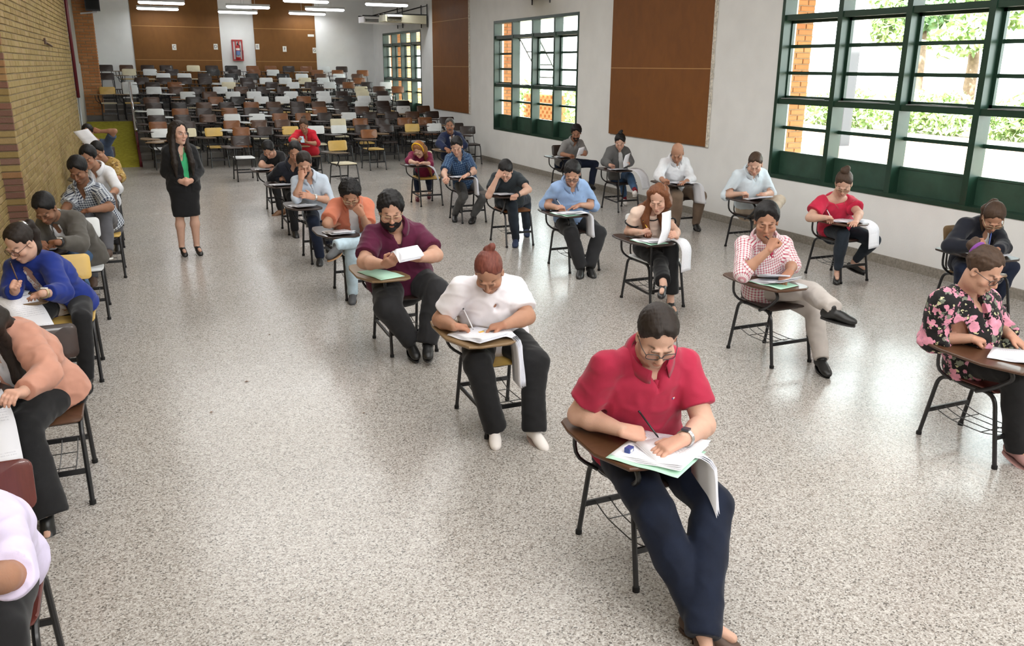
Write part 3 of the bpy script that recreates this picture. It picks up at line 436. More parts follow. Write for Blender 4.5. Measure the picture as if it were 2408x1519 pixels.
TIERS = [[(0.75, 'W'), (1.31, 'C'), (1.87, 'Y'), (2.43, 'O'), (2.99, 'D'), (3.55, 'Y'), (4.11, 'W'), (4.67, 'W'), (5.23, 'D'), (5.8, 'D'), (6.48, 'Y'), (7.04, 'W'), (7.6, 'D')], [(0.75, 'O'), (1.33, 'D'), (2.34, 'O'), (2.92, 'K'), (3.5, 'K'), (4.8, 'C'), (5.36, 'O'), (5.92, 'D'), (6.48, 'O'), (7.04, 'O'), (7.6, 'D')], [(0.75, 'D'), (1.31, 'D'), (1.87, 'K'), (2.43, 'W'), (2.99, 'W'), (3.55, 'O'), (4.11, 'O'), (4.67, 'D'), (5.23, 'W'), (5.79, 'D'), (6.35, 'D'), (6.92, 'K'), (7.48, 'D')], [(0.75, 'W'), (1.31, 'O'), (1.87, 'D'), (2.43, 'O'), (2.99, 'D'), (3.55, 'D'), (4.11, 'D'), (4.67, 'O'), (5.23, 'D'), (5.79, 'K'), (6.35, 'D'), (6.91, 'W'), (7.48, 'K')], [(0.75, 'D'), (1.33, 'B'), (1.91, 'K'), (2.49, 'D'), (3.07, 'O'), (3.65, 'K'), (4.23, 'D'), (4.81, 'K'), (5.39, 'D'), (5.97, 'W'), (6.55, 'D'), (7.13, 'B')], [(0.75, 'K'), (1.74, 'B'), (2.3, 'O'), (2.86, 'B'), (3.42, 'W'), (3.98, 'W'), (4.54, 'O'), (5.1, 'W'), (5.66, 'B'), (6.22, 'W'), (6.78, 'W')], [(1.66, 'W'), (2.23, 'K'), (2.79, 'W'), (3.35, 'W'), (4.34, 'W'), (5.22, 'W'), (5.78, 'D'), (6.35, 'C'), (6.93, 'D')], [(-0.25, 'Y'), (0.31, 'W'), (0.87, 'W'), (1.43, 'K'), (1.99, 'D'), (2.55, 'W'), (3.12, 'K'), (3.71, 'D'), (4.28, 'D'), (5.23, 'D'), (6.48, 'C'), (7.04, 'K'), (7.6, 'O')], [(0.29, 'W'), (0.87, 'D'), (1.45, 'O'), (2.87, 'C'), (3.43, 'D'), (4.08, 'D'), (4.64, 'W'), (5.2, 'D'), (5.76, 'W'), (6.32, 'O'), (6.88, 'D'), (7.45, 'W')], [(0.65, 'D'), (1.21, 'D'), (1.77, 'D'), (2.33, 'D'), (2.89, 'W'), (3.45, 'D'), (4.02, 'W'), (4.58, 'W'), (5.14, 'C'), (5.7, 'W'), (6.26, 'D'), (6.82, 'O')], [(-0.25, 'D'), (1.24, 'W'), (1.8, 'W'), (2.37, 'D'), (3.14, 'B'), (3.7, 'B'), (4.64, 'B'), (5.2, 'W'), (5.78, 'K'), (6.36, 'W'), (6.94, 'K')], [(0.37, 'C'), (0.94, 'W'), (1.52, 'D'), (2.71, 'B'), (3.29, 'D'), (3.87, 'O'), (4.45, 'W'), (5.82, 'O'), (6.49, 'O'), (7.27, 'O')], [(-0.25, 'D'), (0.31, 'K'), (0.87, 'D'), (1.43, 'D'), (2.17, 'C'), (2.73, 'D'), (3.29, 'B'), (3.94, 'O'), (4.5, 'O'), (5.06, 'D'), (5.62, 'O'), (6.18, 'W'), (6.76, 'D')]]
# ---------------------------------------------------------------- the room
XR, YB, ZC = 8.03, 29.65, 4.6
b = MB(); b.box((-2.4, -3, -.2), (XR+.3, YB+.3, 0)); struct(b.build('floor', M['terrazzo']))
b = MB(); b.box((-2.4, -3.2, ZC), (XR+.3, YB+.3, ZC+.15)); struct(b.build('ceiling', M['ceiling_paint']))
WIN = [(5.335, 9.434), (15.04, 19.175), (24.55, 28.5)]; WZ0, WZ1 = .779, 3.19
b = MB(); b.box((XR, -3.2, 0), (XR+.25, YB+.3, WZ0)); b.box((XR, -3.2, WZ1), (XR+.25, YB+.3, ZC))
ys = [-3.2]+[y for w_ in WIN for y in w_]+[YB+.3]
for i in range(0, 8, 2): b.box((XR, ys[i], WZ0), (XR+.25, ys[i+1], WZ1))
struct(b.build('wall_right', M['plaster']))
b = MB(); b.box((-2.6, YB, -.1), (XR+.3, YB+.25, ZC)); struct(b.build('wall_back', M['plaster']))
b = MB(); b.box((-2.6, -3.2, -.1), (XR+.3, -3.0, ZC)); struct(b.build('wall_front', M['plaster']))
b = MB(); b.box((XR-.022, -3, 0), (XR, 20.0, .105)); struct(b.build('baseboard_right', M['skirting']))
# left brick wall: slightly skewed, with a toothed corner where it steps in
tw_ = math.tan(math.radians(1.5)); dW = unit(V3(tw_, 1, 0)); nW = V3(dW[1], -dW[0], 0)
P0 = V3(-1.37, 0, 0); YQ, YE_ = 11.05, 20.95
def on_wall(Y, back=0): return P0+V3(tw_*Y, Y, 0)-nW*back
wl = MB()
for (ya, yb, bk) in ((-3.2, YQ, .205), (YQ, YE_, .012)):
    a_, c_ = on_wall(ya, bk), on_wall(yb, bk)
    e_, g_ = a_-nW*.4, c_-nW*.4
    wl.add([(p[0], p[1], z) for z in (0, ZC) for p in (a_, c_, g_, e_)], [(0,1,2,3), (7,6,5,4), (0,4,5,1), (1,5,6,2), (2,6,7,3), (3,7,4,0)])
wall_left = struct(wl.build('wall_left', M['mortar']))
CH_, BL = .0745, .245
def brick_box(mb, o, d, n, L, h, t, rnd):
    """brick with worn arrises: o lower corner on the face plane"""
    e = .006; zz = V3(0, 0, 1)
    v = []
    for k in (0, 1):
        ee = e if k else 0
        for (s_, z_) in ((0+ee, 0+ee), (L-ee, 0+ee), (L-ee, h-ee), (0+ee, h-ee)): v.append(o+d*s_+zz*z_+n*(t if k else t-.008))
        if k == 0:
            for (s_, z_) in ((0, 0), (L, 0), (L, h), (0, h)): v.append(o+d*s_+zz*z_-n*.02)
    f = [(8,9,10,11)]+[(i, (i+1) % 4, 8+(i+1) % 4, 8+i) for i in range(4)]+[(4+i, 4+(i+1) % 4, (i+1) % 4, i) for i in range(4)]
    mb.add(v, f); mb.r.extend([rnd]*len(v))
def joined(mb, name, m, parent):
    o = mb.build(name, m, parent); a = o.data.attributes.new('rnd', 'FLOAT', 'POINT'); a.data.foreach_set('value', np.array(mb.r, np.float32)); o['kind'] = 'stuff'; return o
rb = random.Random(11)
near_b = []; far = MB(); far.r = []; quo = []
for (ya, yb, bk) in ((1.0, YQ-.01, .205), (YQ, YE_, .012)):
    for r in range(int(ZC/CH_)):
        z = r*CH_; s0 = ya-(BL/2 if r % 2 else 0)
        while s0 < yb:
            a_ = max(s0, ya); L_ = min(s0+BL-.011, yb)-a_
            if L_ > .03 and z < 4.5:
                t = .010+rb.random()*.008
                q = (on_wall(a_, bk), L_, z, t)
                if bk < .1 and a_ < 14.4 and .75 < z < 2.95 and len(near_b) < 268: near_b.append(q)
                else: brick_box(far, q[0]+V3(0, 0, z), dW, nW, L_, CH_-.011, t, rb.random())
            s0 += BL
joined(far, 'brickwork', M['brick_joined_yellow'], wall_left)
protos = {}
for (o_, L_, z, t) in near_b:
    key = round(L_, 2)
    if key not in protos:
        mb = MB(); mb.r = []; brick_box(mb, V3(0, 0, 0), dW, nW, key, CH_-.011, .013, 0); ob = mb.build('brick', M['brick_yellow'], wall_left); protos[key] = ob
    else: ob = protos[key].copy(); COL.objects.link(ob)
    ob.location = tuple(o_+V3(0, 0, z)+nW*(t-.013))
# corner bricks on the step, alternating long and short
cq = on_wall(YQ, .012); qn = -dW
for r in range(int(4.4/CH_)):
    big = rb.random() < .7; z = r*CH_
    mb = MB(); mb.r = []
    brick_box(mb, cq-nW*.195, nW, qn, .205, CH_-.010, .016+.01*rb.random(), 0)
    col = 'brick_purple' if rb.random() < .78 else 'brick_yellow'
    ob = mb.build('brick', M[col], wall_left); ob.location = (0, 0, z)
# wall return beyond the brick wall, brown and grey, then a brick pier
X2 = on_wall(YE_)[0]
b = MB(); b.box((X2-.5, YE_, 0), (X2, 25.8, 2.2)); struct(b.build('wall_side', M['plaster_grey']))
b = MB(); b.box((-1.0, 26.5, 0), (-.75, YB, ZC)); struct(b.build('wall_rear', M['plaster']))
b = MB(); b.box((X2-.5, YE_, 2.2), (X2-.02, 25.8, ZC)); struct(b.build('wall_recess', M['plaster_grey']))
pier = MB(); pier.box((X2-.5, 25.8, 0), (-.40, 26.5, ZC)); pier_o = struct(pier.build('wall_pier', M['mortar']))
pb = MB(); pb.r = []
for r in range(int(ZC/CH_)):
    x = X2-.3-(BL/2 if r % 2 else 0)
    while x < -.40:
        a_ = max(x, X2-.3); L_ = min(x+BL-.012, -.40)-a_
        if L_ > .03: brick_box(pb, V3(a_, 25.8, r*CH_), V3(1, 0, 0), V3(0, -1, 0), L_, CH_-.012, .012, rb.random())
        x += BL
    for q in range(3): brick_box(pb, V3(-.40, 25.8+q*.235, r*CH_), V3(0, 1, 0), V3(1, 0, 0), .225, CH_-.012, .012, rb.random())
joined(pb, 'brickwork', M['brick_joined_red'], pier_o)
# downpipe at the end of the brick wall
b = MB(); p_ = on_wall(YE_+.05)+nW*.035; b.tube([p_+V3(0, 0, .0), p_+V3(0, 0, 1.7)], .022, 8); lo_ = b
pipe = empty('wall_pipe', tuple(p_), 'thin maroon and grey pipe running up the end of the brick wall', 'pipe')
b = MB(); b.tube([(0, 0, 0), (0, 0, 1.55)], .020, 8); b.build('lower_pipe', M['steel_bar'], pipe, True)
b = MB(); b.tube([(0, 0, 1.5), (0, 0, ZC)], .034, 8); b.build('upper_pipe', M['maroon_paint'], pipe, True)
# peg, vent and outlet
p_ = on_wall(15.6); t = empty('wall_peg', (p_[0], p_[1], 2.52), 'dark wooden peg jutting from the brick wall', 'peg')
b = MB(); b.box((-.02, -.05, -.045), (.03, .05, .045)); b.build('base', M['ply_brown'], t); b = MB(); b.tube([(.0, .02, -.005), (.06, .75, -.06)], .018, 6); b.build('rod', M['ply_brown'], t)
p_ = on_wall(9.0, .205); t = empty('wall_vent', (p_[0]+.02, p_[1], 1.0), 'small white slatted vent low on the brick wall', 'vent')
b = MB(); b.box((0, -.16, -.13), (.012, .16, .13)); b.build('vent_frame', M['white_plastic'], t)
for q in range(5): b = MB(); b.box((.012, -.13+q*.055, -.11), (.022, -.10+q*.055, .11)); b.build('slat', M['lamp_body'], t)
t = empty('wall_outlet', (XR, 7.62, .36), 'small white wall outlet behind the woman in red', 'outlet')
b = MB(); b.box((-.012, -.06, -.04), (0, .06, .04)); b.build('cover_plate', M['white_plastic'], t); b = MB(); b.box((-.016, -.02, -.015), (-.012, .02, .015)); b.build('socket', M['cream_plastic'], t)
# ---------------------------------------------------------------- windows
def window(n, ya, yb, opened=None):
    root = struct(empty('window_%d' % n, (XR, ya, WZ0))); W = yb-ya; Hh = WZ1-WZ0; x0, x1 = .0, .18
    cw = W/4; zs = [0, 1.118-WZ0, 1.441-WZ0, 1.786-WZ0, 2.144-WZ0, 2.477-WZ0, 2.832-WZ0, Hh]
    b = MB(); b.box((x0-.01, 0, 0), (x1, .055, Hh)); b.box((x0-.01, W-.055, 0), (x1, W, Hh)); b.box((x0-.01, .055, 0), (x1, W-.055, .05)); b.box((x0-.01, .055, Hh-.06), (x1, W-.055, Hh))
    b.build('window_frame', M['green_paint'], root)
    for i in range(1, 4): b = MB(); b.box((x0, i*cw-.038, .05), (x1, i*cw+.038, Hh-.06)); b.build('mullion', M['green_paint'], root)
    for i in range(4):
        for k, z in ((1, zs[3]), (0, zs[6])):
            b = MB(); b.box((x0+.012, i*cw+.032, z-.035), (x1-.01, (i+1)*cw-.032, z+.035)); b.build('transom', M['green_paint'], root)
        for z in (zs[2], zs[4], zs[5]):
            if opened == i and z > zs[3]: continue
            b = MB(); b.box((x1-.045, i*cw+.032, z-.021), (x1-.005, (i+1)*cw-.032, z+.021)); b.build('glazing_bar', M['green_paint'], root)
        b = MB(); b.box((x1-.05, i*cw+.032, .05), (x1-.03, (i+1)*cw-.032, zs[1])); b.box((x1-.06, i*cw+.05, zs[1]-.012), (x1-.01, (i+1)*cw-.05, zs[1]+.012)); b.build('lower_panel', M['green_paint_worn'], root)
        ed = [zs[1]+.012, zs[2], zs[3], zs[4], zs[5], zs[6], zs[7]-.06]
        if opened != i:
            b = MB()
            for (u0, u1, v0, v1) in ((.035, .075, zs[3]+.035, zs[6]-.035), (cw-.075, cw-.035, zs[3]+.035, zs[6]-.035), (.035, cw-.035, zs[3]+.035, zs[3]+.07), (.035, cw-.035, zs[6]-.07, zs[6]-.035)): b.box((x1-.06, i*cw+u0, v0), (x1-.02, i*cw+u1, v1))
            b.build('sash', M['green_paint'], root)
        for q in range(6):
            if opened == i and 2 <= q <= 4: continue
            b = MB(); b.box((x1-.028, i*cw+.033, ed[q]+.005), (x1-.023, (i+1)*cw-.033, ed[q+1]-.005)); b.build('pane', M['window_glass'], root)
        b = MB(); b.tube([(x0+.006, i*cw+.12, zs[3]+.04), (x0+.0, (i+.55)*cw, zs[3]+.047), (x0+.006, (i+1)*cw-.12, zs[3]+.036)], .007, 6); b.build('window_stay', M['steel_bar'], root)
    if opened is not None:           # top-hung sash pushed outward
        y0, y1 = opened*cw+.05, (opened+1)*cw-.05; h = zs[6]-zs[3]-.08; a = math.radians(32)
        d = V3(math.sin(a), 0, -math.cos(a)); top = V3(x1-.02, 0, zs[6]-.04)
        b = MB()
        for y in (y0, y1): b.tube([top+V3(0, y, 0), top+d*h+V3(0, y, 0)], .018, 6)
        for q in (0, .34, .67, 1): b.tube([top+d*h*q+V3(0, y0, 0), top+d*h*q+V3(0, y1, 0)], .014, 6)
        s_ = b.build('sash', M['steel_bar'], root)
        for q in range(3): b = MB(); c = top+d*h*(q+.5)/3+V3(0, (y0+y1)/2, 0); b.obox(c, d*h/6.4, V3(0, (y1-y0)/2-.02, 0), np.cross(d, (0, 1, 0))*.003); b.build('pane', M['window_glass'], s_)
    return root
window(1, *WIN[0]); window(2, *WIN[1], opened=2); window(3, *WIN[2])
# ---------------------------------------------------------------- wood boards on the walls
def board(name, label, o, d, n, W, zs, m, edge=None):
    t = empty(name, tuple(o), label, 'wall panel', 'wood boards on the walls'); d, n = V3(*d), V3(*n)
    for i in range(len(zs)-1):
        b = MB(); z0, z1 = zs[i]+.006, zs[i+1]-.006
        b.obox(d*W/2+n*.014+V3(0, 0, (z0+z1)/2), d*(W/2-.004), n*.012, V3(0, 0, (z1-z0)/2)); b.build('board_sheet', m, t)
        if i: b = MB(); b.obox(d*W/2+n*.012+V3(0, 0, zs[i]), d*W/2, n*.012, V3(0, 0, .008)); b.build('seam_strip', M['board_seam'], t)
    if edge:
        b = MB(); b.obox(d*(W+.02 if edge > 0 else -.02)+n*.012+V3(0, 0, (zs[0]+zs[-1])/2), d*.022, n*.012, V3(0, 0, (zs[-1]-zs[0])/2)); b.build('edge_strip', M['chipped_edge'], t)
        rr = random.Random(4); b = MB()
        for q in range(26):
            z = zs[0]+rr.random()*(zs[-1]-zs[0]); b.obox(d*(W+.045 if edge > 0 else -.045)+n*.01+V3(0, 0, z), d*.012*rr.random(), n*.01, V3(0, 0, .03+.05*rr.random()))
        b.build('chipped_plaster', M['chipped_edge'], t)['kind'] = 'stuff'
board('wood_board', 'brown wood board between the two nearer windows', (XR-.004, 13.76, 0), (0, -1, 0), (-1, 0, 0), 2.90, [1.055, 2.19, 3.33, 4.45], M['board_wood'], 1)
board('wood_board', 'brown wood board between the two farther windows', (XR-.004, 23.45, 0), (0, -1, 0), (-1, 0, 0), 2.71, [1.055, 2.19, 3.33, 4.45], M['board_wood'], 1)
board('wood_board', 'wide brown wood board on the back wall, before the extinguisher', (.575, YB-.004, 0), (1, 0, 0), (0, -1, 0), 2.54, [1.35, 2.32, 3.30, 4.45], M['board_wood_back'])
board('wood_board', 'narrower brown wood board on the back wall past the extinguisher', (4.14, YB-.004, 0), (1, 0, 0), (0, -1, 0), 1.95, [1.35, 2.30, 3.30, 4.45], M['board_wood_back'])
for ch, x, z in (('C', 1.73, 2.70), ('D', 2.95, 2.73), ('E', 4.22, 2.75), ('F', 5.07, 2.69), ('G', 6.03, 2.66)):
    t = empty('letter_sign', (x, YB-.03, z), 'small white card with the letter %s on the back wall' % ch, 'sign', 'letter cards on the back wall')
    b = MB(); b.box((-.06, -.006, -.085), (.06, 0, .085)); b.build('card', M['label_white'], t)
    cu = bpy.data.curves.new('letter', 'FONT'); cu.body = ch; cu.size = .13; cu.align_x = 'CENTER'; cu.align_y = 'CENTER'; cu.extrude = .001; lt = bpy.data.objects.new('letter', cu); COL.objects.link(lt); bpy.context.view_layer.update(); me_ = bpy.data.meshes.new_from_object(lt.evaluated_get(bpy.context.evaluated_depsgraph_get())); bpy.data.objects.remove(lt); me_.name = 'letter'; me_.materials.clear(); me_.materials.append(M['ink']); lo = bpy.data.objects.new('letter', me_); COL.objects.link(lo); lo.parent = t; lo.location = (0, -.009, 0); lo.rotation_euler = (math.pi/2, 0, 0)
t = empty('paper_notice', (5.94, YB-.03, 3.12), 'narrow white notice strip high on the back board', 'notice'); b = MB(); b.box((-.10, -.006, -.035), (.10, 0, .035)); b.build('strip', M['label_white'], t); b = MB(); b.box((-.08, -.008, -.012), (.08, -.006, .0)); b.build('print_line', M['lamp_body'], t)
# fire extinguisher in its red rack
t = empty('extinguisher_rack', (3.60, YB, 2.33), 'red slatted wooden rack on the white back wall', 'rack')
b = MB(); b.box((-.16, -.03, 0), (.16, -.005, .03)); b.box((-.16, -.03, .58), (.16, -.005, .62)); b.build('rail', M['red_paint'], t)
for x in (-.145, -.05, .05, .145): b = MB(); b.box((x-.02, -.05, 0), (x+.02, -.03, .62)); b.build('slat', M['red_paint'], t)
b = MB(); b.box((-.16, -.16, -.02), (.16, -.005, .0)); b.box((-.16, -.16, 0), (-.14, -.03, .30)); b.box((.14, -.16, 0), (.16, -.03, .30)); b.build('tray', M['red_paint'], t)
t = empty('fire_extinguisher', (3.60, YB-.105, 2.335), 'red fire extinguisher with blue and white label in its rack', 'fire extinguisher')
b = MB(); b.tube([(0, 0, 0), (0, 0, .02), (0, 0, .36), (0, 0, .42), (0, 0, .45)], [.06, .07, .07, .045, .02], 18); auto_smooth(b.build('cylinder', M['red_paint'], t))
for z0, z1, m_n in ((.10, .28, 'label_blue'), (.30, .355, 'label_white'), (.09, .15, 'label_white')):
    b = MB(); n = 12; v = [(.0715*math.sin(a), -.0715*math.cos(a), z) for z in (z0, z1) for a in np.linspace(-1.1, 1.1, n)]; b.add(v, [(i, i+1, n+i+1, n+i) for i in range(n-1)]); b.build('label', M[m_n], t)
b = MB(); b.tube([(0, 0, .45), (0, 0, .50)], .018, 8); b.tube([(0, .01, .50), (0, -.07, .52)], .012, 6); b.tube([(.02, 0, .47), (.07, -.01, .44), (.075, -.02, .25)], .01, 6); b.build('valve', M['black_plastic'], t)
# speaker on the pier
t = empty('loudspeaker', (-.36, 25.5, 3.48), 'black loudspeaker hung high on the brick pier', 'speaker')
b = MB(); b.box((-.17, -.13, 0), (.17, .15, .62)); b.build('cabinet', M['black_plastic'], t); b = MB(); b.box((-.15, -.14, .03), (.15, -.13, .59)); b.build('grille', M['rubber'], t)
b = MB(); b.tube([(-.3, .25, -.06), (.10, .05, -.02)], .022, 6); b.tube([(.1, .05, -.02), (.1, .05, .0)], .015, 6); b.build('bracket', M['white_plastic'], t)
# ceiling-hung air conditioners on wall brackets
def air_con(loc, label, s=1.0, louvre='cream_plastic', body='cream_plastic'):
    t = empty('air_conditioner', loc, label, 'air conditioner'); L_, D, H_ = 1.15*s, .62*s, .22*s
    b = MB(); b.add([(0, -D/2, 0), (0, D/2, .02), (0, D/2, H_), (0, -D/2, H_), (-L_, -D/2, .05), (-L_, D/2, .05), (-L_, D/2, H_), (-L_, -D/2, H_)], [(0,1,2,3), (7,6,5,4), (0,3,7,4), (1,5,6,2), (3,2,6,7), (0,4,5,1)]); b.build('housing', M[body], t)
    b = MB(); b.box((-L_*.96, -D/2-.012, .06), (-L_*.62, -D/2, H_*.72)); b.build('outlet_recess', M['rubber'], t)
    for q in range(3): b = MB(); b.box((-L_*.95, -D/2-.03, .075+q*.036), (-L_*.63, -D/2-.012, .085+q*.036)); b.build('louvre', M[louvre], t)
    b = MB(); b.obox((-L_*.79, -D/2-.05, H_*.88), (L_*.18, 0, 0), (0, .05, .02), (0, -.004, .01)); b.build('flap', M['white_plastic'], t)
    b = MB()
    for y in (-D/2+.05, D/2-.05): b.tube([(-L_*1.02, y, H_+.02), (.05, y, H_+.02)], .016, 6); b.tube([(.04, y, -.08), (.04, y, H_+.30)], .016, 6); b.tube([(-L_*.75, y, H_+.02), (.04, y, H_+.26)], .012, 6)
    b.build('bracket', M['black_steel'], t); return t
air_con((7.95, 24.1, 3.30), 'cream air conditioner hung on a bracket above the far window')
air_con((7.95, 26.4, 3.36), 'white air conditioner half hidden behind the cream one', 1.0, 'white_plastic', 'white_plastic')
air_con((7.98, 16.7, 3.50), 'pale air conditioner at the top edge, above the middle window', 1.5, 'white_plastic', 'cream_plastic')
# hanging fluorescent lamps
def lamp(x, y, z, label, L_=1.16, real=True):
    t = empty('fluorescent_lamp', (x, y, z), label, 'lamp', 'hanging fluorescent lamps')
    b = MB(); b.box((-L_/2, -.06, .03), (L_/2, .06, .085)); b.build('housing', M['lamp_body'], t)
    b = MB(); b.tube([(-L_/2, 0, .0), (-L_/2+.04, 0, .0), (L_/2-.04, 0, .0), (L_/2, 0, .0)], [.012, .038, .038, .012], 10); b.build('tube', M['tube_glow'], t, True)
    b = MB(); b.tube([(-.18, 0, .085), (-.18, 0, ZC-z)], .006, 5); b.tube([(.18, 0, .085), (.18, 0, ZC-z)], .006, 5); b.build('hanger', M['lamp_body'], t)
    li = bpy.data.lights.new('lamp_light', 'AREA'); li.shape = 'RECTANGLE'; li.size = L_; li.size_y = .14; li.energy = LAMP_W; li.color = (.95, .98, 1)
    lo = bpy.data.objects.new('lamp_light', li); COL.objects.link(lo); lo.parent = t; lo.location = (0, 0, -.05)
LP = [(1.31, 26.0, 3.75, 'first lamp from the brick pier, nearer of the pair over the rows'), (1.34, 29.0, 3.76, 'lamp close to the back wall above the wide brown board'), (3.52, 25.9, 3.71, 'lamp hanging before the fire extinguisher, nearer one'),
      (3.60, 28.8, 3.72, 'lamp hanging closest to the fire extinguisher'), (3.6, 23.4, 3.90, 'lamp cut by the top edge before the extinguisher'), (4.66, 23.6, 3.76, 'lamp above the narrower board, nearest of three'),
      (5.85, 26.9, 3.77, 'lamp above the narrower board, between two others'), (5.78, 29.2, 3.76, 'lamp close to the back wall above the narrower board'), (6.76, 23.5, 3.74, 'lamp beside the cream air conditioner')]
for x, y, z, lb in LP: lamp(x, y, z, 'hanging white fluorescent '+lb)
for y, w_, l_ in ((2.0, 4.4, 4.0), (6.5, 4.4, 4.0), (12.0, 4.4, 4.0), (17.5, 4.4, 3.6)):      # added fill: broad unseen panels under the ceiling over the exam seats
    t = empty('ceiling_fill', (2.6, y, ZC), 'wide unseen fill light panel added under the ceiling, %s from the stage' % {2.0: 'first', 6.5: 'second', 12.0: 'third', 17.5: 'fourth'}[y], 'lamp', 'added ceiling fill lights')
    b = MB(); b.box((-w_/2-.06, -l_/2-.06, -.02), (w_/2+.06, l_/2+.06, -.001)); b.build('panel', M['lamp_body'], t)
    li = bpy.data.lights.new('fill_panel_light', 'AREA'); li.shape = 'RECTANGLE'; li.size = w_; li.size_y = l_; li.energy = CEIL_FILL_W; li.color = (1, .995, .985)
    lo = bpy.data.objects.new('fill_panel_light', li); COL.objects.link(lo); lo.parent = t; lo.location = (0, 0, -.03)
for x in (-.2, 3.2, 6.4):                                         # added front fill with invented housings, unseen above the camera's platform
    t = empty('front_fill', (x, -2.2, 4.0), 'wide unseen fill light added above the platform, %s from the brick wall' % {-.2: 'first', 3.2: 'second', 6.4: 'third'}[x], 'lamp', 'added front fill lights')
    b = MB(); b.box((-1.0, -.12, -.35), (1.0, -.03, .35)); b.build('housing', M['lamp_body'], t); b = MB(); b.tube([(0, -.08, .35), (0, -.08, ZC-4.0)], .02, 6); b.build('hanger', M['lamp_body'], t)
    li = bpy.data.lights.new('front_fill', 'AREA'); li.shape = 'RECTANGLE'; li.size = 1.9; li.size_y = .64; li.energy = FRONT_FILL_W; li.color = (1, .985, .965)
    lo = bpy.data.objects.new('front_fill', li); COL.objects.link(lo); lo.parent = t; lo.location = (0, 0, 0); lo.rotation_euler = (math.radians(72), 0, 0)
# ---------------------------------------------------------------- stepped floor at the back, ramp and rail
ROWY = [20.37+.705*i for i in range(13)]; ROWZ = [.110*i for i in range(13)]
t = struct(empty('stepped_platform', (.3, 20.7, 0)))
for i in range(1, 13):
    y0 = ROWY[i]-.36; y1 = ROWY[i+1]-.36 if i < 12 else YB; x0 = .32 if i < 7 else X2
    b = MB(); b.box((x0-.3, y0-20.7, 0), (XR-.3-.001, y1-20.7, ROWZ[i])); b.build('step', M['concrete'], t)
ZL = ROWZ[7]; YL = ROWY[7]-.36
b = MB(); b.add([(X2+.005, 21.0, 0), (.26, 21.0, 0), (.26, YL, ZL), (X2+.005, YL, ZL), (X2+.005, YL, 0), (.26, YL, 0)], [(0,1,2,3), (0,4,5,1), (1,5,2), (0,3,4), (2,5,4,3)]); struct(b.build('ramp', M['carpet_yellow']))
b = MB(); b.obox(((.29), (21.0+YL)/2, ZL/2+.04), (.025, 0, 0), (0, (YL-21.0)/2, ZL/2), (0, -.02, .07)); struct(b.build('trim_1', M['maroon_paint']))
t = empty('handrail', (.29, 21.6, 0), 'shiny steel handrail beside the yellow carpeted ramp', 'handrail')
b = MB(); b.tube([(0, .55, .72), (0, 3.9, 1.72)], .032, 10); b.build('rail', M['stainless'], t, True)
b = MB(); b.tube([(0, .6, .14), (0, .6, .74)], .022, 8); b.build('post', M['maroon_paint'], t, True); b = MB(); b.tube([(0, 3.5, .77), (0, 3.5, 1.6)], .022, 8); b.build('post', M['maroon_paint'], t, True)
# ---------------------------------------------------------------- outdoors through the windows
b = MB(); b.box((XR+.26, -12, -.3), (60, 60, -.12)); struct(b.build('ground', M['paving']))
for k, (ya, yb) in enumerate(WIN):
    fin = MB(); y0 = yb+.10; fin.box((XR+.25, y0, -.12), (XR+.62, y0+.28, 4.8)); fo = struct(fin.build('wall_fin', M['mortar']))
    fb = MB(); fb.r = []
    for r in range(int(4.8/CH_)):
        x = XR+.25-(BL/2 if r % 2 else 0)
        while x < XR+.62:
            a_ = max(x, XR+.25); L_ = min(x+BL-.012, XR+.62)-a_
            if L_ > .03: brick_box(fb, V3(a_, y0, r*CH_-.12), V3(1, 0, 0), V3(0, -1, 0), L_, CH_-.012, .012, rb.random())
            x += BL
    joined(fb, 'brickwork', M['brick_joined_red'], fo)
    b = MB(); b.box((XR+.26, ya-.6, 3.55), (XR+2.6, yb+.9, 3.7)); struct(b.build('roof_eave', M['roof_tile']))
# low planter wall with hedge and trees
b = MB(); b.box((17.0, 6, -.12), (17.5, 24, .72)); struct(b.build('wall_planter', M['planter'])); b = MB(); b.box((17.5, -6, -.12), (40, 40, .60)); struct(b.build('ground_bank', M['soil']))
rl = np.random.RandomState(5)
def leaves(name, m, boxes, n, size, parent=None, flat=.5):
    v = np.zeros((n*4, 3)); cen = []
    for q in range(n):
        c, r = boxes[rl.randint(len(boxes))]; d = rl.normal(size=3); d /= np.linalg.norm(d); cen.append(np.array(c)+d*np.array(r)*rl.uniform(.55, 1.0))
    cen = np.array(cen); A_ = rl.normal(size=(n, 3)); A_ /= np.linalg.norm(A_, axis=1)[:, None]; B_ = rl.normal(size=(n, 3)); B_ -= A_*(A_*B_).sum(1)[:, None]; B_ /= np.linalg.norm(B_, axis=1)[:, None]
    sz = size*rl.uniform(.6, 1.3, (n, 1))
    v[0::4] = cen-A_*sz; v[1::4] = cen+B_*sz*.45; v[2::4] = cen+A_*sz; v[3::4] = cen-B_*sz*.45
    o = mesh_obj(name, v, np.arange(n*4).reshape(-1, 4), M[m], parent, False); return o
def plant(name, label, cat, loc, boxes, m, n, size, trunk=None, group=None):
    t = empty(name, loc, label, cat, group); off = np.array(loc)
    o = leaves('foliage', m, [(np.array(c)-off, r) for c, r in boxes], n, size, t); o['kind'] = 'stuff'
    if trunk:
        b = MB(); b.tube([(0, 0, 0), (.1, .05, trunk*.5), (.05, .2, trunk)], [.2, .15, .11], 8); b.tube([(.08, .1, trunk*.75), (.5, 1.0, trunk*1.25)], [.09, .05], 6); b.tube([(.08, .1, trunk*.8), (-.3, -.9, trunk*1.3)], [.09, .05], 6); b.build('trunk', M['bark'], t, True)
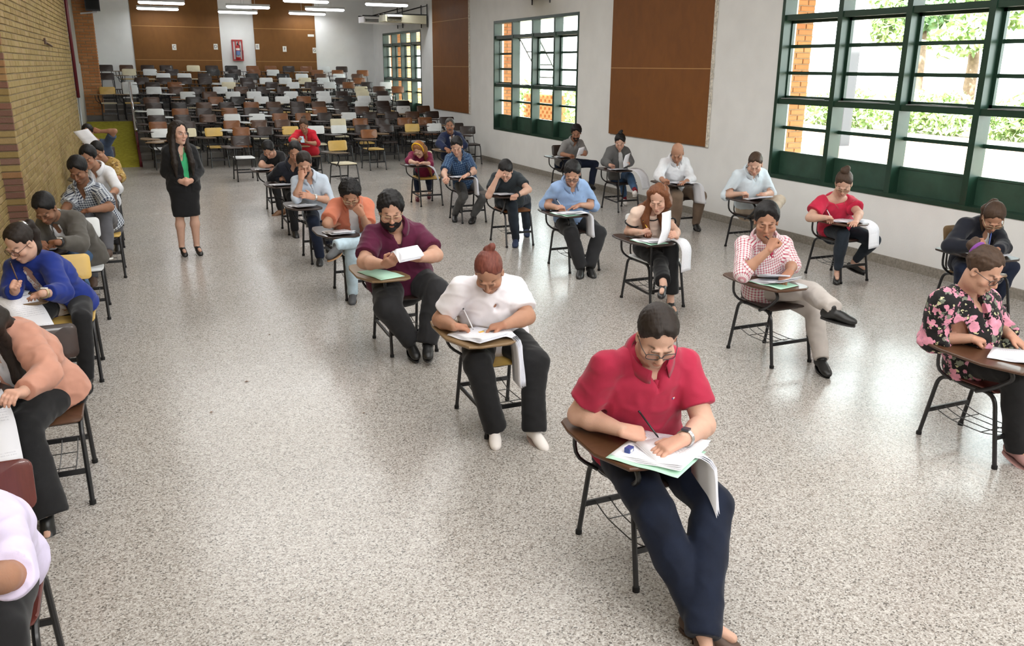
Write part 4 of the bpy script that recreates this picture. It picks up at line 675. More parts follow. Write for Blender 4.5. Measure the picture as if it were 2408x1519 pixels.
for i, y in enumerate((10.6, 13.4, 16.2, 19.0, 21.8)):
    plant('hedge', 'low leafy green hedge, clump %s from the near end, on the planter' % ('first', 'second', 'third', 'fourth', 'fifth')[i], 'hedge', (18.6, y, .6), [((18.6, y+d, 1.0+.3*e), (.55, .65, .45)) for d in (-.7, 0, .7) for e in (0, 1)], 'leaf', 1700, .10, group='hedge clumps outside')
TREE = [(23.0, 15.0, 3.4, 'leaf_dark'), (22.5, 18.2, 3.2, 'leaf'), (24.0, 21.4, 3.6, 'leaf_dark'), (22.0, 12.0, 3.2, 'leaf'), (27.5, 25.0, 3.6, 'leaf')]
for i, (x, y, h, m_n) in enumerate(TREE):
    plant('tree', 'green tree with slim trunk outside the large window, %s from the near end' % ('second', 'third', 'fourth', 'first', 'fifth')[i], 'tree', (x, y, .6), [((x+rl.uniform(-1.0, 1.0), y+rl.uniform(-.9, .9), h+rl.uniform(-.3, 2.6)), (.75, .75, .5)) for _ in range(14)], m_n, 3000, .17, h+.4, 'trees outside')
for y, h in ((24.5, 1.5), (28.0, 1.6), (31.5, 1.8)): plant('shrub', 'bright green shrub outside the middle window, %s one' % {24.5: 'nearest', 28.0: 'middle', 31.5: 'farthest'}[y], 'shrub', (14.5, y, -.12), [((14.5+q*.4, y+q*.8, h*.5), (.8, .7, h*.5)) for q in (-1, 0, 1)], 'leaf', 1600, .12, group='shrubs outside')
t = empty('metal_post', (10.9, 11.1, -.12), 'grey square metal post on a brick base outside the large window', 'post')
b = MB(); b.box((-.10, -.10, 1.1), (.10, .10, 4.6)); b.build('shaft', M['post_grey'], t); b = MB(); b.box((-.22, -.22, 0), (.22, .22, 1.1)); b.build('plinth', M['planter'], t)
# brick lattice screen and distant brick building
t = empty('brick_lattice', (10.6, 20.6, -.12), 'pierced red brick lattice screen outside the middle window', 'screen')
b = MB()
for r in range(16):
    for q in range(9): b.box((-.06, q*.26+(.13 if r % 2 else 0), r*.1), (.06, q*.26+.13+(.13 if r % 2 else 0), r*.1+.07))
    b.box((-.05, 0, r*.1+.07), (.05, 2.4, r*.1+.1))
o = b.build('lattice_brick', M['brick_red'], t); o['kind'] = 'stuff'
t = empty('brick_building', (8.5, 33, -.12), 'red brick building beyond the far window', 'building')
b = MB(); b.box((0, 0, 0), (3.4, .4, 5)); b.build('wall', M['mortar'], t)
fb = MB(); fb.r = []
for r in range(45):
    x = 0-(BL if r % 2 else 0)
    while x < 3.3: fb_x = max(x, 0); brick_box(fb, V3(fb_x, 0, r*.11), V3(1, 0, 0), V3(0, -1, 0), min(x+2*BL-.02, 3.38)-fb_x, .095, .014, rb.random()); x += 2*BL
o = joined(fb, 'brickwork', M['brick_joined_red'], t)
for x in (.5, 2.0): 
    b = MB(); b.box((x, -.05, 1.5), (x+1.0, -.01, 2.9)); wo = b.build('window', M['steel_bar'], t); b = MB(); b.box((x+.06, -.06, 1.56), (x+.94, -.05, 2.84)); b.build('pane', M['lamp_body'], wo)
b = MB(); b.box((-.1, -.6, 5), (3.8, .6, 5.2)); b.build('roof', M['roof_tile'], t)

# ---------------------------------------------------------------- tablet-arm chairs (each faces -Y in its own frame)
PLY = dict(D='ply_dark', B='ply_black', K='ply_brown', O='ply_orange', W='ply_white', C='ply_cream', Y='ply_yellow', R='ply_red', T='ply_tan')
NAMEC = dict(D='dark brown', B='black', K='mid brown', O='orange brown', W='white', C='cream', Y='yellow', R='reddish brown', T='tan')
def slab(poly, z0, z1, fz=None, bevel=.006):
    """rounded flat panel with curvature fz(x, y)"""
    b = MB(); n = len(poly); c = np.mean(poly, 0); v = []
    for (sc2, z) in ((.0, z0), (.25, z0), (.5, z0), (.75, z0), (1-bevel*5, z0), (1, z0+(z1-z0)*.35), (1, z0+(z1-z0)*.7), (1-bevel*5, z1), (.75, z1), (.5, z1), (.25, z1), (0, z1)):
        for x, y in poly: X, Y = c[0]+(x-c[0])*sc2, c[1]+(y-c[1])*sc2; v.append((X, Y, z+(fz(X, Y) if fz else 0)))
    f = [(k*n+i, k*n+(i+1) % n, (k+1)*n+(i+1) % n, (k+1)*n+i) for k in range(11) for i in range(n)]
    b.add(v, f); return b
def rrect(w, h, r, n=4):
    o = []
    for cx_, cy_, a0 in ((w-r, h-r, 0), (-w+r, h-r, 90), (-w+r, -h+r, 180), (w-r, -h+r, 270)):
        for q in range(n+1): a = math.radians(a0+90*q/n); o.append((cx_+r*math.cos(a), cy_+r*math.sin(a)))
    return o
def chair_meshes():
    m = {}
    b = slab(rrect(.19, .195, .05), .432, .447, lambda x, y: .012*(y*y/.04)+(-.012 if y < -.17 else 0)); m['seat'] = b
    bk = slab(rrect(.19, .095, .035), -.006, .006, lambda x, y: -.025*(x*x/.036))       # stands upright after the turn
    a = math.radians(78); bk.v = [(x, .215-z*math.sin(a)+y*math.cos(a)*1.0, .755+y*math.sin(a)+z*math.cos(a)) for x, y, z in bk.v]; m['backrest'] = bk
    tp = [(-.405, .13), (-.43, .02), (-.44, -.26), (-.37, -.455), (-.30, -.475), (-.12, -.475), (-.07, -.44), (-.055, -.38), (-.075, -.24), (-.15, -.13), (-.225, -.03), (-.26, .13), (-.30, .16), (-.37, .16)]
    m['tablet'] = slab(tp, .658, .675, None, .004)
    S = {}
    for sx, nm in ((-1, 'side_frame'), (1, 'side_frame2')):
        b = MB(); x, xf = sx*.175, sx*.185
        b.tube(bend([(xf, .265, .012), (x, .19, .425), (x, -.185, .425), (xf, -.265, .012)], .07, 5), .0125, 8); m[nm] = b
        for k, y in (('foot', .265), ('foot2', -.265)): q = MB(); q.tube([(xf, y*1.003, 0), (xf, y, .022)], .0165, 8); m[nm+k] = q
    for nm, y in (('stretcher', .232), ('stretcher2', -.232)): b = MB(); b.box((-.178, y-.006, .165), (.178, y+.006, .192)); m[nm] = b
    for nm, y in (('seat_rail', .15), ('seat_rail2', -.15)): b = MB(); b.tube([(-.175, y, .424), (.175, y, .424)], .010, 6); m[nm] = b
    b = MB()
    for x in (-.12, -.04, .04, .12): b.tube(bend([(x, .232, .185), (x, .12, .150), (x, -.12, .150), (x, -.232, .185)], .06, 3), .0032, 5)
    b.tube([(-.12, .1, .152), (.12, .1, .152)], .003, 5); b.tube([(-.12, -.1, .152), (.12, -.1, .152)], .003, 5); m['book_basket'] = b
    for sx, nm in ((-1, 'back_post'), (1, 'back_post2')):
        b = MB(); b.tube(bend([(sx*.15, .10, .42), (sx*.15, .20, .45), (sx*.125, .232, .70), (sx*.125, .256, .815)], .05, 4), .0085, 6); m[nm] = b
    b = MB(); b.tube(bend([(-.185, -.07, .41), (-.20, -.19, .47), (-.235, -.33, .58), (-.235, -.24, .652), (-.235, -.05, .652)], .10, 5), .0125, 8); m['arm_support_s'] = b
    b = MB(); b.tube(bend([(-.18, .20, .175), (-.18, -.25, .150), (-.235, -.30, .645)], .07, 5), .0125, 8); m['arm_support_u'] = b
    b = MB(); b.tube([(-.235, -.22, .652), (-.12, -.40, .652)], .009, 6); m['arm_rail_s'] = b
    b = MB(); b.tube([(-.235, -.30, .652), (-.235, .02, .652)], .010, 6); m['arm_rail_u'] = b
    b = MB(); b.tube(bend([(-.19, .10, .425), (-.30, .12, .50), (-.31, .11, .652)], .06, 3), .010, 6); m['arm_brace'] = b
    return m
CM_ = chair_meshes()
MESHC = {}
def cmesh(key, name, m):
    k = (key, m)
    if k not in MESHC:
        b = CM_[key]; o = b.build(name, M[m]); auto_smooth(o, 35); MESHC[k] = o.data; bpy.data.objects.remove(o)
    return MESHC[k]
def part(name, me, parent):
    o = bpy.data.objects.new(name, me); COL.objects.link(o); o.parent = parent; return o
def chair(x, y, z, rot, label, back='D', seat=None, tab='D', kind='s', group=None, full=True):
    t = empty('tablet_chair', (x, y, z), label, 'chair', group, None, math.radians(rot)); seat = seat or back
    part('seat', cmesh('seat', 'seat', PLY[seat]), t); part('backrest', cmesh('backrest', 'backrest', PLY[back]), t); part('tablet', cmesh('tablet', 'tablet', PLY[tab]), t)
    if full:
        for k in ('side_frame', 'side_frame2'):
            sf = part('side_frame', cmesh(k, 'side_frame', 'black_steel'), t)
            for q in ('foot', 'foot2'): part('foot', cmesh(k+q, 'foot', 'rubber'), sf)
        for k in ('stretcher', 'stretcher2'): part('stretcher', cmesh(k, 'stretcher', 'black_steel'), t)
        for k in ('seat_rail', 'seat_rail2'): part('seat_rail', cmesh(k, 'seat_rail', 'black_steel'), t)
        for k in ('back_post', 'back_post2'): part('back_post', cmesh(k, 'back_post', 'black_steel'), t)
        part('book_basket', cmesh('book_basket', 'book_basket', 'wire_steel'), t)
        part('arm_support', cmesh('arm_support_'+kind, 'arm_support', 'black_steel'), t); part('arm_rail', cmesh('arm_rail_'+kind, 'arm_rail', 'black_steel'), t); part('arm_brace', cmesh('arm_brace', 'arm_brace', 'black_steel'), t)
    else:
        part('frame', frame_far(), t); part('book_basket', cmesh('book_basket', 'book_basket', 'wire_steel'), t)
    return t
_ff = []
def frame_far():
    if not _ff:
        b = MB()
        for k in ('side_frame', 'side_frame2', 'stretcher', 'stretcher2', 'back_post', 'back_post2', 'arm_support_s', 'arm_brace'): b.add(CM_[k].v, CM_[k].f)
        o = b.build('frame', M['black_steel']); auto_smooth(o, 35); _ff.append(o.data); bpy.data.objects.remove(o)
    return _ff[0]
ORD = 'first second third fourth fifth sixth seventh eighth ninth tenth eleventh twelfth thirteenth fourteenth'.split()
rc = random.Random(21)
for i, row in enumerate(TIERS):
    for j, (x, c) in enumerate(row):
        seat = c if rc.random() < .6 else rc.choice('WDDBYC')
        chair(x, ROWY[i], ROWZ[i], rc.uniform(-5, 5), '%s-backed empty tablet chair, %s from the ramp in the %s row' % (NAMEC[c], ORD[j], ORD[i]), c, seat, rc.choice('DDDBTTW'), 's', 'empty chairs on the stepped floor', False)

# ---------------------------------------------------------------- people
def hand_prims(Fd, W, T, n, th, pose, s, ga=1.0):
    """palm, four fingers and thumb; n = palm normal, th = thumb side"""
    d = unit(T-W); n = unit(n-d*(n@d)); th = unit(th-d*(th@d)-n*(th@n)); s = s*1.03
    K = W+d*.082*s
    for o, r in ((.026, .0155), (.009, .0165), (-.009, .016), (-.025, .0145)):
        Fd.cone(W+th*o*.62*s-n*.002, K+th*o*s, .017*s*ga, r*s, .012)
    curl = dict(flat=(14, 14, 10), pen=(40, 46, 26), fist=(78, 85, 55), relax=(30, 28, 22), hold=(42, 38, 30))[pose]
    for i, (o, Ln) in enumerate(((.027, .073), (.009, .081), (-.009, .076), (-.026, .060))):
        p = K+th*o*s; a = 0; spread = (1.5-i)*.06
        ex = {'pen': (0, 0, 6, 12), 'flat': (2, 0, 2, 4)}.get(pose, (0, 3, 6, 10))[i]
        dd = unit(d+th*spread*(.6 if pose != 'flat' else 1.3))
        rr = (.0098, .0088, .0080, .0070)
        for q, fr in enumerate((.45, .31, .24)):
            a += math.radians(curl[q]+(ex if q == 0 else 0))
            e = p+(dd*math.cos(a)+n*math.sin(a))*Ln*fr*s
            Fd.cone(p, e, rr[q]*s, rr[q+1]*s, .004); p = e
    b = W+d*.022*s+th*.024*s+n*.004
    if pose == 'flat': m = b+(d*.55+th*.75+n*.15)*.045*s; e = m+(d*.85+th*.35+n*.1)*.034*s
    else: m = b+(d*.72+th*.5+n*.45)*.046*s; e = m+(d*.8-th*.25+n*.5)*.034*s
    Fd.cone(b-th*.01*s, m, .0165*s, .0115*s, .012); Fd.cone(m, e, .0112*s, .0088*s, .004)

def head_prims(Fd, c, l, f, u, k, fat, male, eyes):
    A = np.array([l, f, u]); HP = lambda x, y, z: c+k*(x*l+y*f+z*u)
    E = lambda p, r, kk=.02, sub=False: Fd.ell(HP(*p), [q*k for q in r], A, kk*k, sub)
    E((0, -.018, .045), (.077, .096, .086), .01)
    E((0, .018, -.035), (.061+.010*fat, .072, .088), .03)
    E((0, .012, -.075), (.050+.016*fat, .062, .048+.008*fat), .03)
    E((0, .072, -.104), (.022, .018, .017), .025)
    for sx in (-1, 1):
        E((sx*.043, .058, -.028), (.026+.006*fat, .026, .024), .02)
        E((sx*.026, .0905, .027), (.020, .0085, .0075), .014)
        E((sx*.033, .104, .004), (.0155, .012, .0085), .010, True)
        E((sx*.0325, .0815, .004), (.0150, .0135, .0125), .004)
        E((sx*.0115, .100, -.034), (.009, .010, .0075), .006)
        E((sx*.079, -.004, -.004), (.0095, .021, .033), .008)
        E((sx*.084, .002, .000), (.006, .011, .018), .004, True)
    Fd.cone(HP(0, .091, .016), HP(0, .111, -.028), .0082*k, .0118*k, .009*k)
    E((0, .094, -.0635), (.022, .0078, .0058), .007)
    E((0, .0905, -.0755), (.018, .0085, .0065), .007)
    return HP

def face_colour(X, skin, lip, brow, male, stubble, eyes):
    """albedo by place on the face: X are head coordinates"""
    n = len(X); col = np.tile(np.asarray(skin, float), (n, 1))
    x, y, z = np.abs(X[:, 0]), X[:, 1], X[:, 2]
    def mix(m, c, a):
        w = (np.clip(m, 0, 1)*a)[:, None]; col[:] = col*(1-w)+np.asarray(c)*w
    g = lambda v, c, w: np.exp(-((v-c)/w)**2)
    fr = (y > .055)
    red = np.array(skin)*[1.05, .72, .66]
    mix(g(x, .045, .02)*g(z, -.03, .02)*fr, red, .45); mix(g(x, 0, .016)*g(z, -.03, .014)*(y > .09), red, .4)
    if stubble: mix(((z < -.03+x*.25) & (y > -.01) & (z > -.14))*np.clip((-.025-z)/.02, 0, 1)*(1-g(x, 0, .02)*g(z, -.035, .02)), np.array(skin)*.35+.01, stubble)
    mix(g(x, 0, .021)*g(z, -.0695, .0085)*(y > .085)*1.3, lip, .8)
    mix(g(x, 0, .02)*g(z, -.0695, .0018)*(y > .085), np.array(lip)*.35, .8)
    mix(np.clip(1.5*g(x, .034, .0145)*g(z-.028+.25*np.maximum(x-.036, 0), 0, .0048), 0, 1)*fr, brow, .8)
    if eyes:
        mix(1.5*((x-.0325)**2/.0128**2+(z-.003)**2/.0062**2 < 1)*fr, (.62, .58, .55), 1)
        mix(1.5*(((x-.0325)**2+(z-.003)**2) < .0056**2)*fr, (.03, .018, .012), 1)
        mix(g(x, .0325, .014)*g(z, .0095, .0028)*fr, np.array(brow)*.6, .9)
    else:
        mix(g(x, .0335, .0115)*g(z, -.006, .0030)*fr*1.3, np.array(brow)*.7+.02, .75)
        mix(g(x, .0325, .014)*g(z, .006, .006)*fr, np.array(skin)*.8, .4)
    return col

def set_attr(o, name, arr, kind='FLOAT_COLOR'):
    a = o.data.attributes.new(name, kind, 'POINT')
    if kind == 'FLOAT_COLOR':
        c = np.ones((len(arr), 4), np.float32); c[:, :3] = arr; a.data.foreach_set('color', c.ravel())
    else: a.data.foreach_set('vector', np.asarray(arr, np.float32).ravel())

def limb_coords(P, segs):
    """wrap-around pattern coordinates from the nearest limb or trunk axis"""
    best = np.full(len(P), 9.); out = np.zeros((len(P), 3))
    for a, b, r, ref in segs:
        a, b = np.asarray(a), np.asarray(b); ba = b-a; L = np.linalg.norm(ba); t = ba/L
        q = P-a; v = q@t; qq = q-np.clip(v, 0, L)[:, None]*t; d = np.linalg.norm(qq, axis=1)/r
        ref = unit(ref-t*(ref@t)); bi = np.cross(t, ref)
        th = np.arctan2(q@bi, q@ref)
        m = d < best; best[m] = d[m]
        out[m] = np.stack([th*r, v, 0*v], 1)[m]
    return out

def shoe_mesh(an, toe, s, spec, parent, h, side):
    fdir = toe-an; fdir[2] = min(fdir[2], 0); pitch = spec.get('flatfoot', True)
    f = unit(fdir if not pitch else np.array([fdir[0], fdir[1], fdir[2]*.5])); l = unit(np.cross(f, (0, 0, 1))); u = np.cross(l, f)
    A = np.array([l, f, u]); H = an-u*.062*s
    kind = spec.get('kind', 'shoe'); Fd = Field()
    P_ = lambda y, z, x=0: H+f*y*s+u*z*s+l*x*s
    hl = .045 if kind == 'heel' else 0
    Fd.ell(P_(-.03, .004+hl), [.034*s, .048*s, .042*s], A, .02); Fd.ell(P_(.045, .012+hl*.5), [.039*s, .075*s, .042*s], A, .03)
    Fd.ell(P_(.115, -.002), [.043*s, .064*s, .033*s], A, .03)
    Fd.ell(P_(.155, -.008), [.035*s, .042*s, .025*s], A, .02)
    base = P_(0, -.036)
    if kind in ('shoe', 'sneaker', 'boot'):
        Fd.cone(P_(-.015, .02), P_(-.005, .062 if kind != 'boot' else .11), .043*s, .041*s, .02)
    if kind != 'heel':
        Fd.cut(lambda X, Y, Z: -((X-base[0])*u[0]+(Y-base[1])*u[1]+(Z-base[2])*u[2])+.0)
    if kind in ('flat', 'heel'):
        top = P_(0, .018+hl); nn = unit(u*1.0-f*(-.12))
        Fd.ell(P_(.01, .062+hl*.8), [.030*s, .075*s, .040*s], A, .008, True)
    P, F = Fd.mesh(h)
    if len(F) == 0: return None
    o = mesh_obj('shoe', P, F, spec['m'], parent)
    sb = MB()
    if kind == 'heel':
        sb.tube([P_(-.045, .0+hl*.2), P_(-.05, -.045)], [.012*s, .008*s], 8)
        sb.build('heel', spec['m'], o)
    else:
        pts = []
        for q in range(20):
            a = q/20*2*math.pi; y = .062+.128*math.cos(a); w = .042*(1-.18*math.cos(a)**2+.1*math.cos(a)); x = w*math.sin(a)
            pts.append((x, y))
        lo = -.058 if kind == 'platform' else -.048
        v = [P_(y, lo, x) for x, y in pts]+[P_(y, -.03, x*1.04) for x, y in pts]
        sb.add(v, [tuple(range(20)), tuple(range(39, 19, -1))]+[(i, (i+1) % 20, 20+(i+1) % 20, 20+i) for i in range(20)])
        sb.build('sole', spec.get('sole', spec['m']), o, True)
    return o

def build_person(key, J, S):
    s = J['s']; g = S.get('g', 1.0); h = S['h']; fat = max(0, (g-1)*3); seed = sum(map(ord, key))
    v = {k: np.array(J[k]) for k in J if isinstance(J[k], (list, tuple))}
    root = empty('person', (v['hip'][0], v['hip'][1], S.get('z0', 0)), S['label'], 'person', S.get('group'))
    off = np.array(root.location)
    def put(o): o.location = -off; return o
    ORI = root
    hip, sc, hd = v['hip'], v['sc'], v['head']
    ax_ = unit(sc-hip)
    for q in 'RL': v['sh'+q] = sc+(v['sh'+q]-sc)*S.get('shw', .86)-ax_*.026*s
    Us = unit(v['shL']-v['shR']); A = unit(sc-hip); Us = unit(Us-A*(Us@A)*.6)
    hx = S.get('hipdir', (1, 0, 0)); Uh = unit(np.array(hx)*.75+Us*.25)
    Ws = unit(np.cross(Us, A)); Wh = unit(np.cross(Uh, A))
    sp = lambda t: hip+t*(sc-hip)-Ws*(.10 if S.get('slump', 1) else .02)*s*max(0, t*(1-t))
    Ut = lambda t: unit(Uh+np.clip(t, 0, 1)*(Us-Uh)); Wt = lambda t: unit(Wh+np.clip(t, 0, 1)*(Ws-Wh))
    bel = S.get('belly', 0)
    TT = [-.14, .02, .28, .55, .80, 1.0]
    fem = S.get('fem', 0)
    a0 = np.array([.185*g, .180*g, (.158-.012*fem)*g, .166*g, .165*(.6+.4*g), .128])*s
    b0 = np.array([.130*g, .128*g+bel*.6, .118*g+bel, (.122+.012*fem)*g+bel*.4, .108*g, .072])*s
    def torso(Fd, infl, i0=0, i1=5, sc_=1.0, k=.02):
        for i in range(i0, i1):
            t0, t1 = TT[i], TT[i+1]
            Fd.ering(sp(t0), sp(t1), Ut(t0), Ut(t1), Wt(t0), Wt(t1), (a0[i]*sc_+infl, a0[i+1]*sc_+infl), (b0[i]*sc_+infl, b0[i+1]*sc_+infl), k)
    # head frame
    hy, hp = math.radians(J['hy']), math.radians(J['hp'])
    l = V3(math.cos(hy), math.sin(hy), 0); f = V3(math.sin(hy)*math.cos(hp), -math.cos(hy)*math.cos(hp), -math.sin(hp)); u = np.cross(f, l)*-1
    u = np.cross(l, f); u = u if u[2] > 0 else -u
    hk = 1.0*s**.6*S.get('hk', 1)
    nb = sc+A*.015*s; skb = hd+hk*(-.022*f-.055*u)
    nk = unit(skb-nb)
    skin = np.array(S['skin']); lip = S.get('lip', skin*[1.0, .55, .52]); brow = np.array(S.get('brow', (.02, .013, .01)))
    male = not fem
    near = h <= .008
    hh = S.get('hh', min(h, .0075))*1.25
    # ---- body: one figure, skin
    bodies = []
    Hf = Field(); HP = head_prims(Hf, hd, l, f, u, hk, fat, male, S.get('eyes'))
    Hf.cone(nb, skb, (.060+.008*fat)*s, (.054+.006*fat)*s, .03)
    P, F = Hf.mesh(hh); X = (P-hd)@np.array([l, f, u]).T/hk
    bodies.append((P, F, face_colour(X, skin, lip, brow, male, S.get('stubble', 0), S.get('eyes'))))
    B = Field(); B.cone(nb-nk*.01, nb+(skb-nb)*.6, (.060+.008*fat)*s, (.053+.006*fat)*s, .03)
    torso(B, -.010*s, 3, 5); B.chain([sp(.6), sp(.3), sp(0)], [.07*s]*3, .03)
    for q in 'RL':
        B.cone(nb+nk*.025*s, v['sh'+q], .034*s, .040*s, .03)
    ga = S.get('ga', .55+.45*g)
    handF = Field()
    for q in 'RL':
        sh, el, wr, tip = (v[n+q] for n in ('sh', 'el', 'wr', 'tip'))
        B.cone(sh, el, .046*s*ga, .039*s*ga, .02); m = el+(wr-el)*.3
        B.cone(el, m, .039*s*ga, .040*s*ga, .02); B.cone(m, wr, .039*s*ga, .0265*s*(.7+.3*ga), .02)
        tgt = handF
        pose = S.get('hand'+q, 'flat' if q == 'L' else 'pen')
        sx_ = 1 if q == 'R' else -1
        n = V3(*S.get('palm'+q, (0, 0, -1) if pose != 'pen' else (sx_*.65, .1, -.7))); th = V3(*S.get('thumb'+q, (sx_, .2, .15) if pose != 'pen' else (sx_*.7, -.2, .65)))
        tgt.cone(wr-unit(wr-el)*.05*s, wr, .029*s*(.7+.3*ga), .0235*s, .015)
        hand_prims(tgt, wr, tip, n, th, pose, s*(1 if male else .93), .9+.1*ga)
        hpq, kn, an, toe = (v[n+q] for n in ('hp', 'kn', 'an', 'toe'))
        bare = S.get('bare', 0); r1 = .047 if bare else .033
        B.cone(hpq, kn, .06*s, .045*s, .03); mm = kn+(an-kn)*.3
        B.cone(kn, mm, .046*s*(1 if bare else .8), (.054 if bare else .04)*s, .03); B.cone(mm, an, (.053 if bare else .04)*s, .034*s, .03)
        fd = toe-an; fk = S['shoe'].get('kind') in ('flat', 'heel', 'platform')
        if fk: B.cone(an-V3(0, 0, .02)*s, an+fd*.72+V3(0, 0, .004), .030*s, .020*s, .02)
        else: B.cone(an-V3(0, 0, .03)*s, an+V3(fd[0], fd[1], 0)*.45-V3(0, 0, .058)*s, .026*s, .014*s, .02)
    P, F = B.mesh(max(h*1.35, .0102)); bodies.append((P, F, np.tile(skin, (len(P), 1))))
    P, F = handF.mesh(min(h*.66, .0068) if h < .012 else .008); bodies.append((P, F, np.tile(skin*[1.02, .94, .92], (len(P), 1))))
    Pa = np.concatenate([b[0] for b in bodies]); o_ = np.cumsum([0]+[len(b[0]) for b in bodies])
    Fa = np.concatenate([b[1]+o_[i] for i, b in enumerate(bodies)])
    o = put(mesh_obj('body', Pa, Fa, M['skin'], root)); set_attr(o, 'Col', np.concatenate([b[2] for b in bodies]))
    # ---- clothes
    def cloth(Fd, name, mat, hcl, amp=.0035, cols=None, post=None):
        P, F = Fd.mesh(hcl)
        N = vnormals(P, F)
        d = wav(P*[1, 1, .7], .17, seed+3)*amp*1.2+(np.maximum(0, .35-np.abs(wav(P*[.8, .8, 1.2], .12, seed+5, 4)))-.15)*amp*2.2
        if S.get('plain'): d *= .5
        P = P+N*d[:, None]; P = smooth_mesh(P, F, 3, .5)
        o = put(mesh_obj(name, P, F, mat, root))
        segs = [(sp(0), sp(1), .15*g, -Ws)]
        for q in 'RL': segs += [(v['sh'+q], v['el'+q], .06, -Ws), (v['el'+q], v['wr'+q], .05, -Ws)]
        set_attr(o, 'pc', limb_coords(P, segs), 'FLOAT_VECTOR')
        return o
    T = S['top']; hc = S.get('hc', h)
    def sleeves(Fd, upto, infl, flare=0.0, puff=0):
        for q in 'RL':
            sh, el, wr = v['sh'+q], v['el'+q], v['wr'+q]
            if puff: Fd.ell(sh+V3(0, 0, .03), (.06*s, .06*s, .05*s), np.eye(3), .02)
            if upto <= 1:
                e = sh+(el-sh)*upto; R0, R1 = .045*s*ga+infl, (.047-.006*upto)*s*ga+infl+flare
                Fd.p.append(('c', (sh, e, R0, R1), .03, np.minimum(sh, e)-R1, np.maximum(sh, e)+R1))
                dr = unit(el-sh); Fd.p.append(('f', (e, dr, R1), 0, e-.09-R1, e+.09+R1))
            else:
                e = el+(wr-el)*(upto-1); R0 = .045*s*ga+infl; Re = .041*s*ga+infl; R1 = (.040-.013*(upto-1))*s*ga+infl*.8+flare
                Fd.cone(sh, el, R0, Re, .03); Fd.cone(el, e, Re, R1, .014)
                Fd.p.append(('f', (e, unit(wr-el), R1), 0, e-.09-R1, e+.09+R1))
    def neck(Fd, kind, infl):
        if kind == 'none': return
        r = .062*s+.006*fat
        wide = .085 if kind == 'wide' else 0
        Fd.p.append(('s', (nb+nk*.04*s+Ws*.005, [r+wide*.9, r+.01+wide*.25, .062*s], np.array([Us, unit(np.cross(nk, Us)), nk])), .008, nb-.2, nb+.2))
        depth = {'v': .13, 'shirt': .060, 'polo': .055, 'crew': 0, 'wide': 0, 'deep': .20}.get(kind, 0)*s
        if depth:
            a = nb+Ws*.085*s+nk*.02
            for q in range(4):
                t = q/3; c = nb+Ws*(.075+.045*t*g)*s-A*depth*t
                Fd.p.append(('s', (c, [.034*(1-t*.75)*s, .05*s, .035*s], np.array([Us, Ws, A])), .006, c-.1, c+.1))
        if kind == 'keyhole':
            c = sp(.84)+Wt(.84)*(np.interp(.84, TT, b0)+infl)
            Fd.p.append(('s', (c, [.016*s, .035, .024*s], np.array([Us, Ws, A])), .004, c-.1, c+.1))
    def collar(mat, name='collar', open_=26, r0=.066, tip=.03, infl=0.):
        n = 30; vs = []; fs = []
        cu = unit(nk*.75+A*.25); wv = unit(Ws-cu*(Ws@cu)); uv = np.cross(wv, cu)
        prof = ((r0*.97, -.012), (r0*.98, .022), (r0*1.05, .030), (r0*1.22, .014), (r0*1.38, -.008))
        for i in range(n+1):
            th = math.radians(open_+(360-2*open_)*i/n); e = abs(i/n-.5)*2; e3 = e**4
            for j, (r, z) in enumerate(prof):
                rr = (r+.006*fat)*s+infl; zz = z*s+infl*1.6
                if j >= 2: zz -= e3*tip*(.5 if j == 2 else 1 if j == 3 else 1.5)*s
                zz -= e3*.012*s+ (.012*s if True else 0)*e
                vs.append(nb+nk*.042*s+cu*zz+(wv*math.cos(th)+uv*math.sin(th))*rr+wv*.004*s+Ws*e3*.012*s)
        m = len(prof)
        for i in range(n):
            for j in range(m-1): fs.append((i*m+j, i*m+j+1, (i+1)*m+j+1, (i+1)*m+j))
        o = put(mesh_obj(name, vs, fs, mat, root))
        md = o.modifiers.new('thick', 'SOLIDIFY'); md.thickness = .003; md.offset = 0
        set_attr(o, 'pc', limb_coords(np.array(vs), [(sp(0), sp(1), .15*g, -Ws)]), 'FLOAT_VECTOR')
    under = T.get('under')
    layers = []
    if under: layers.append((under, .002, 'undershirt'))
    layers.append((T, .013 if under else .004, T.get('name', 'shirt')))
    for L_, infl, nm in layers:
        infl += L_.get('loose', 0); Fd = Field()
        torso(Fd, infl, 0 if L_.get('untuck', 1) else 1, 5)
        for q in 'RL': Fd.cone(nb+nk*.012*s, v['sh'+q]+A*.014*s, .030*s+infl, .036*s+infl, .03)
        sl = L_.get('sleeve', .62)
        if nm != 'undershirt': sleeves(Fd, sl, infl+.003, L_.get('flare', 0), L_.get('puff', 0))
        hem = sp(-.10 if L_.get('untuck', 1) else .05)+A*L_.get('hem', 0)
        hd_ = unit(A*.8+V3(0, 0, .2))
        Fd.cut(lambda X, Y, Z, p=hem, d=hd_: np.where(((X-sp(.1)[0])**2+(Y-sp(.1)[1])**2+(Z-sp(.1)[2])**2) < .42**2, -((X-p[0])*d[0]+(Y-p[1])*d[1]+(Z-p[2])*d[2]), -1))
        neck(Fd, L_.get('neck', 'crew'), infl)
        if L_.get('open'):
            wd = L_['open']; n = 9; tb = L_.get('button', -1)
            for q in range(n):
                t = 1.0-q*1.15/(n-1); i = t
                bb = np.interp(t, TT, b0)+infl
                w_ = np.interp(t, L_.get('opt', (-.2, .35, .95)), L_.get('opw', (wd, wd, wd)))*s
                if w_ < .004: continue
                c = sp(t)+Wt(t)*(bb+.004)+Ut(t)*L_.get('ops', 0)
                Fd.p.append(('s', (c, [w_, .060*s, .062*s], np.array([Ut(t), Wt(t), A])), .006, c-.14, c+.14))
        o = cloth(Fd, nm, L_['m'], hc*(1.6 if nm == 'undershirt' else 1.08), L_.get('amp', .0055)*1.25)
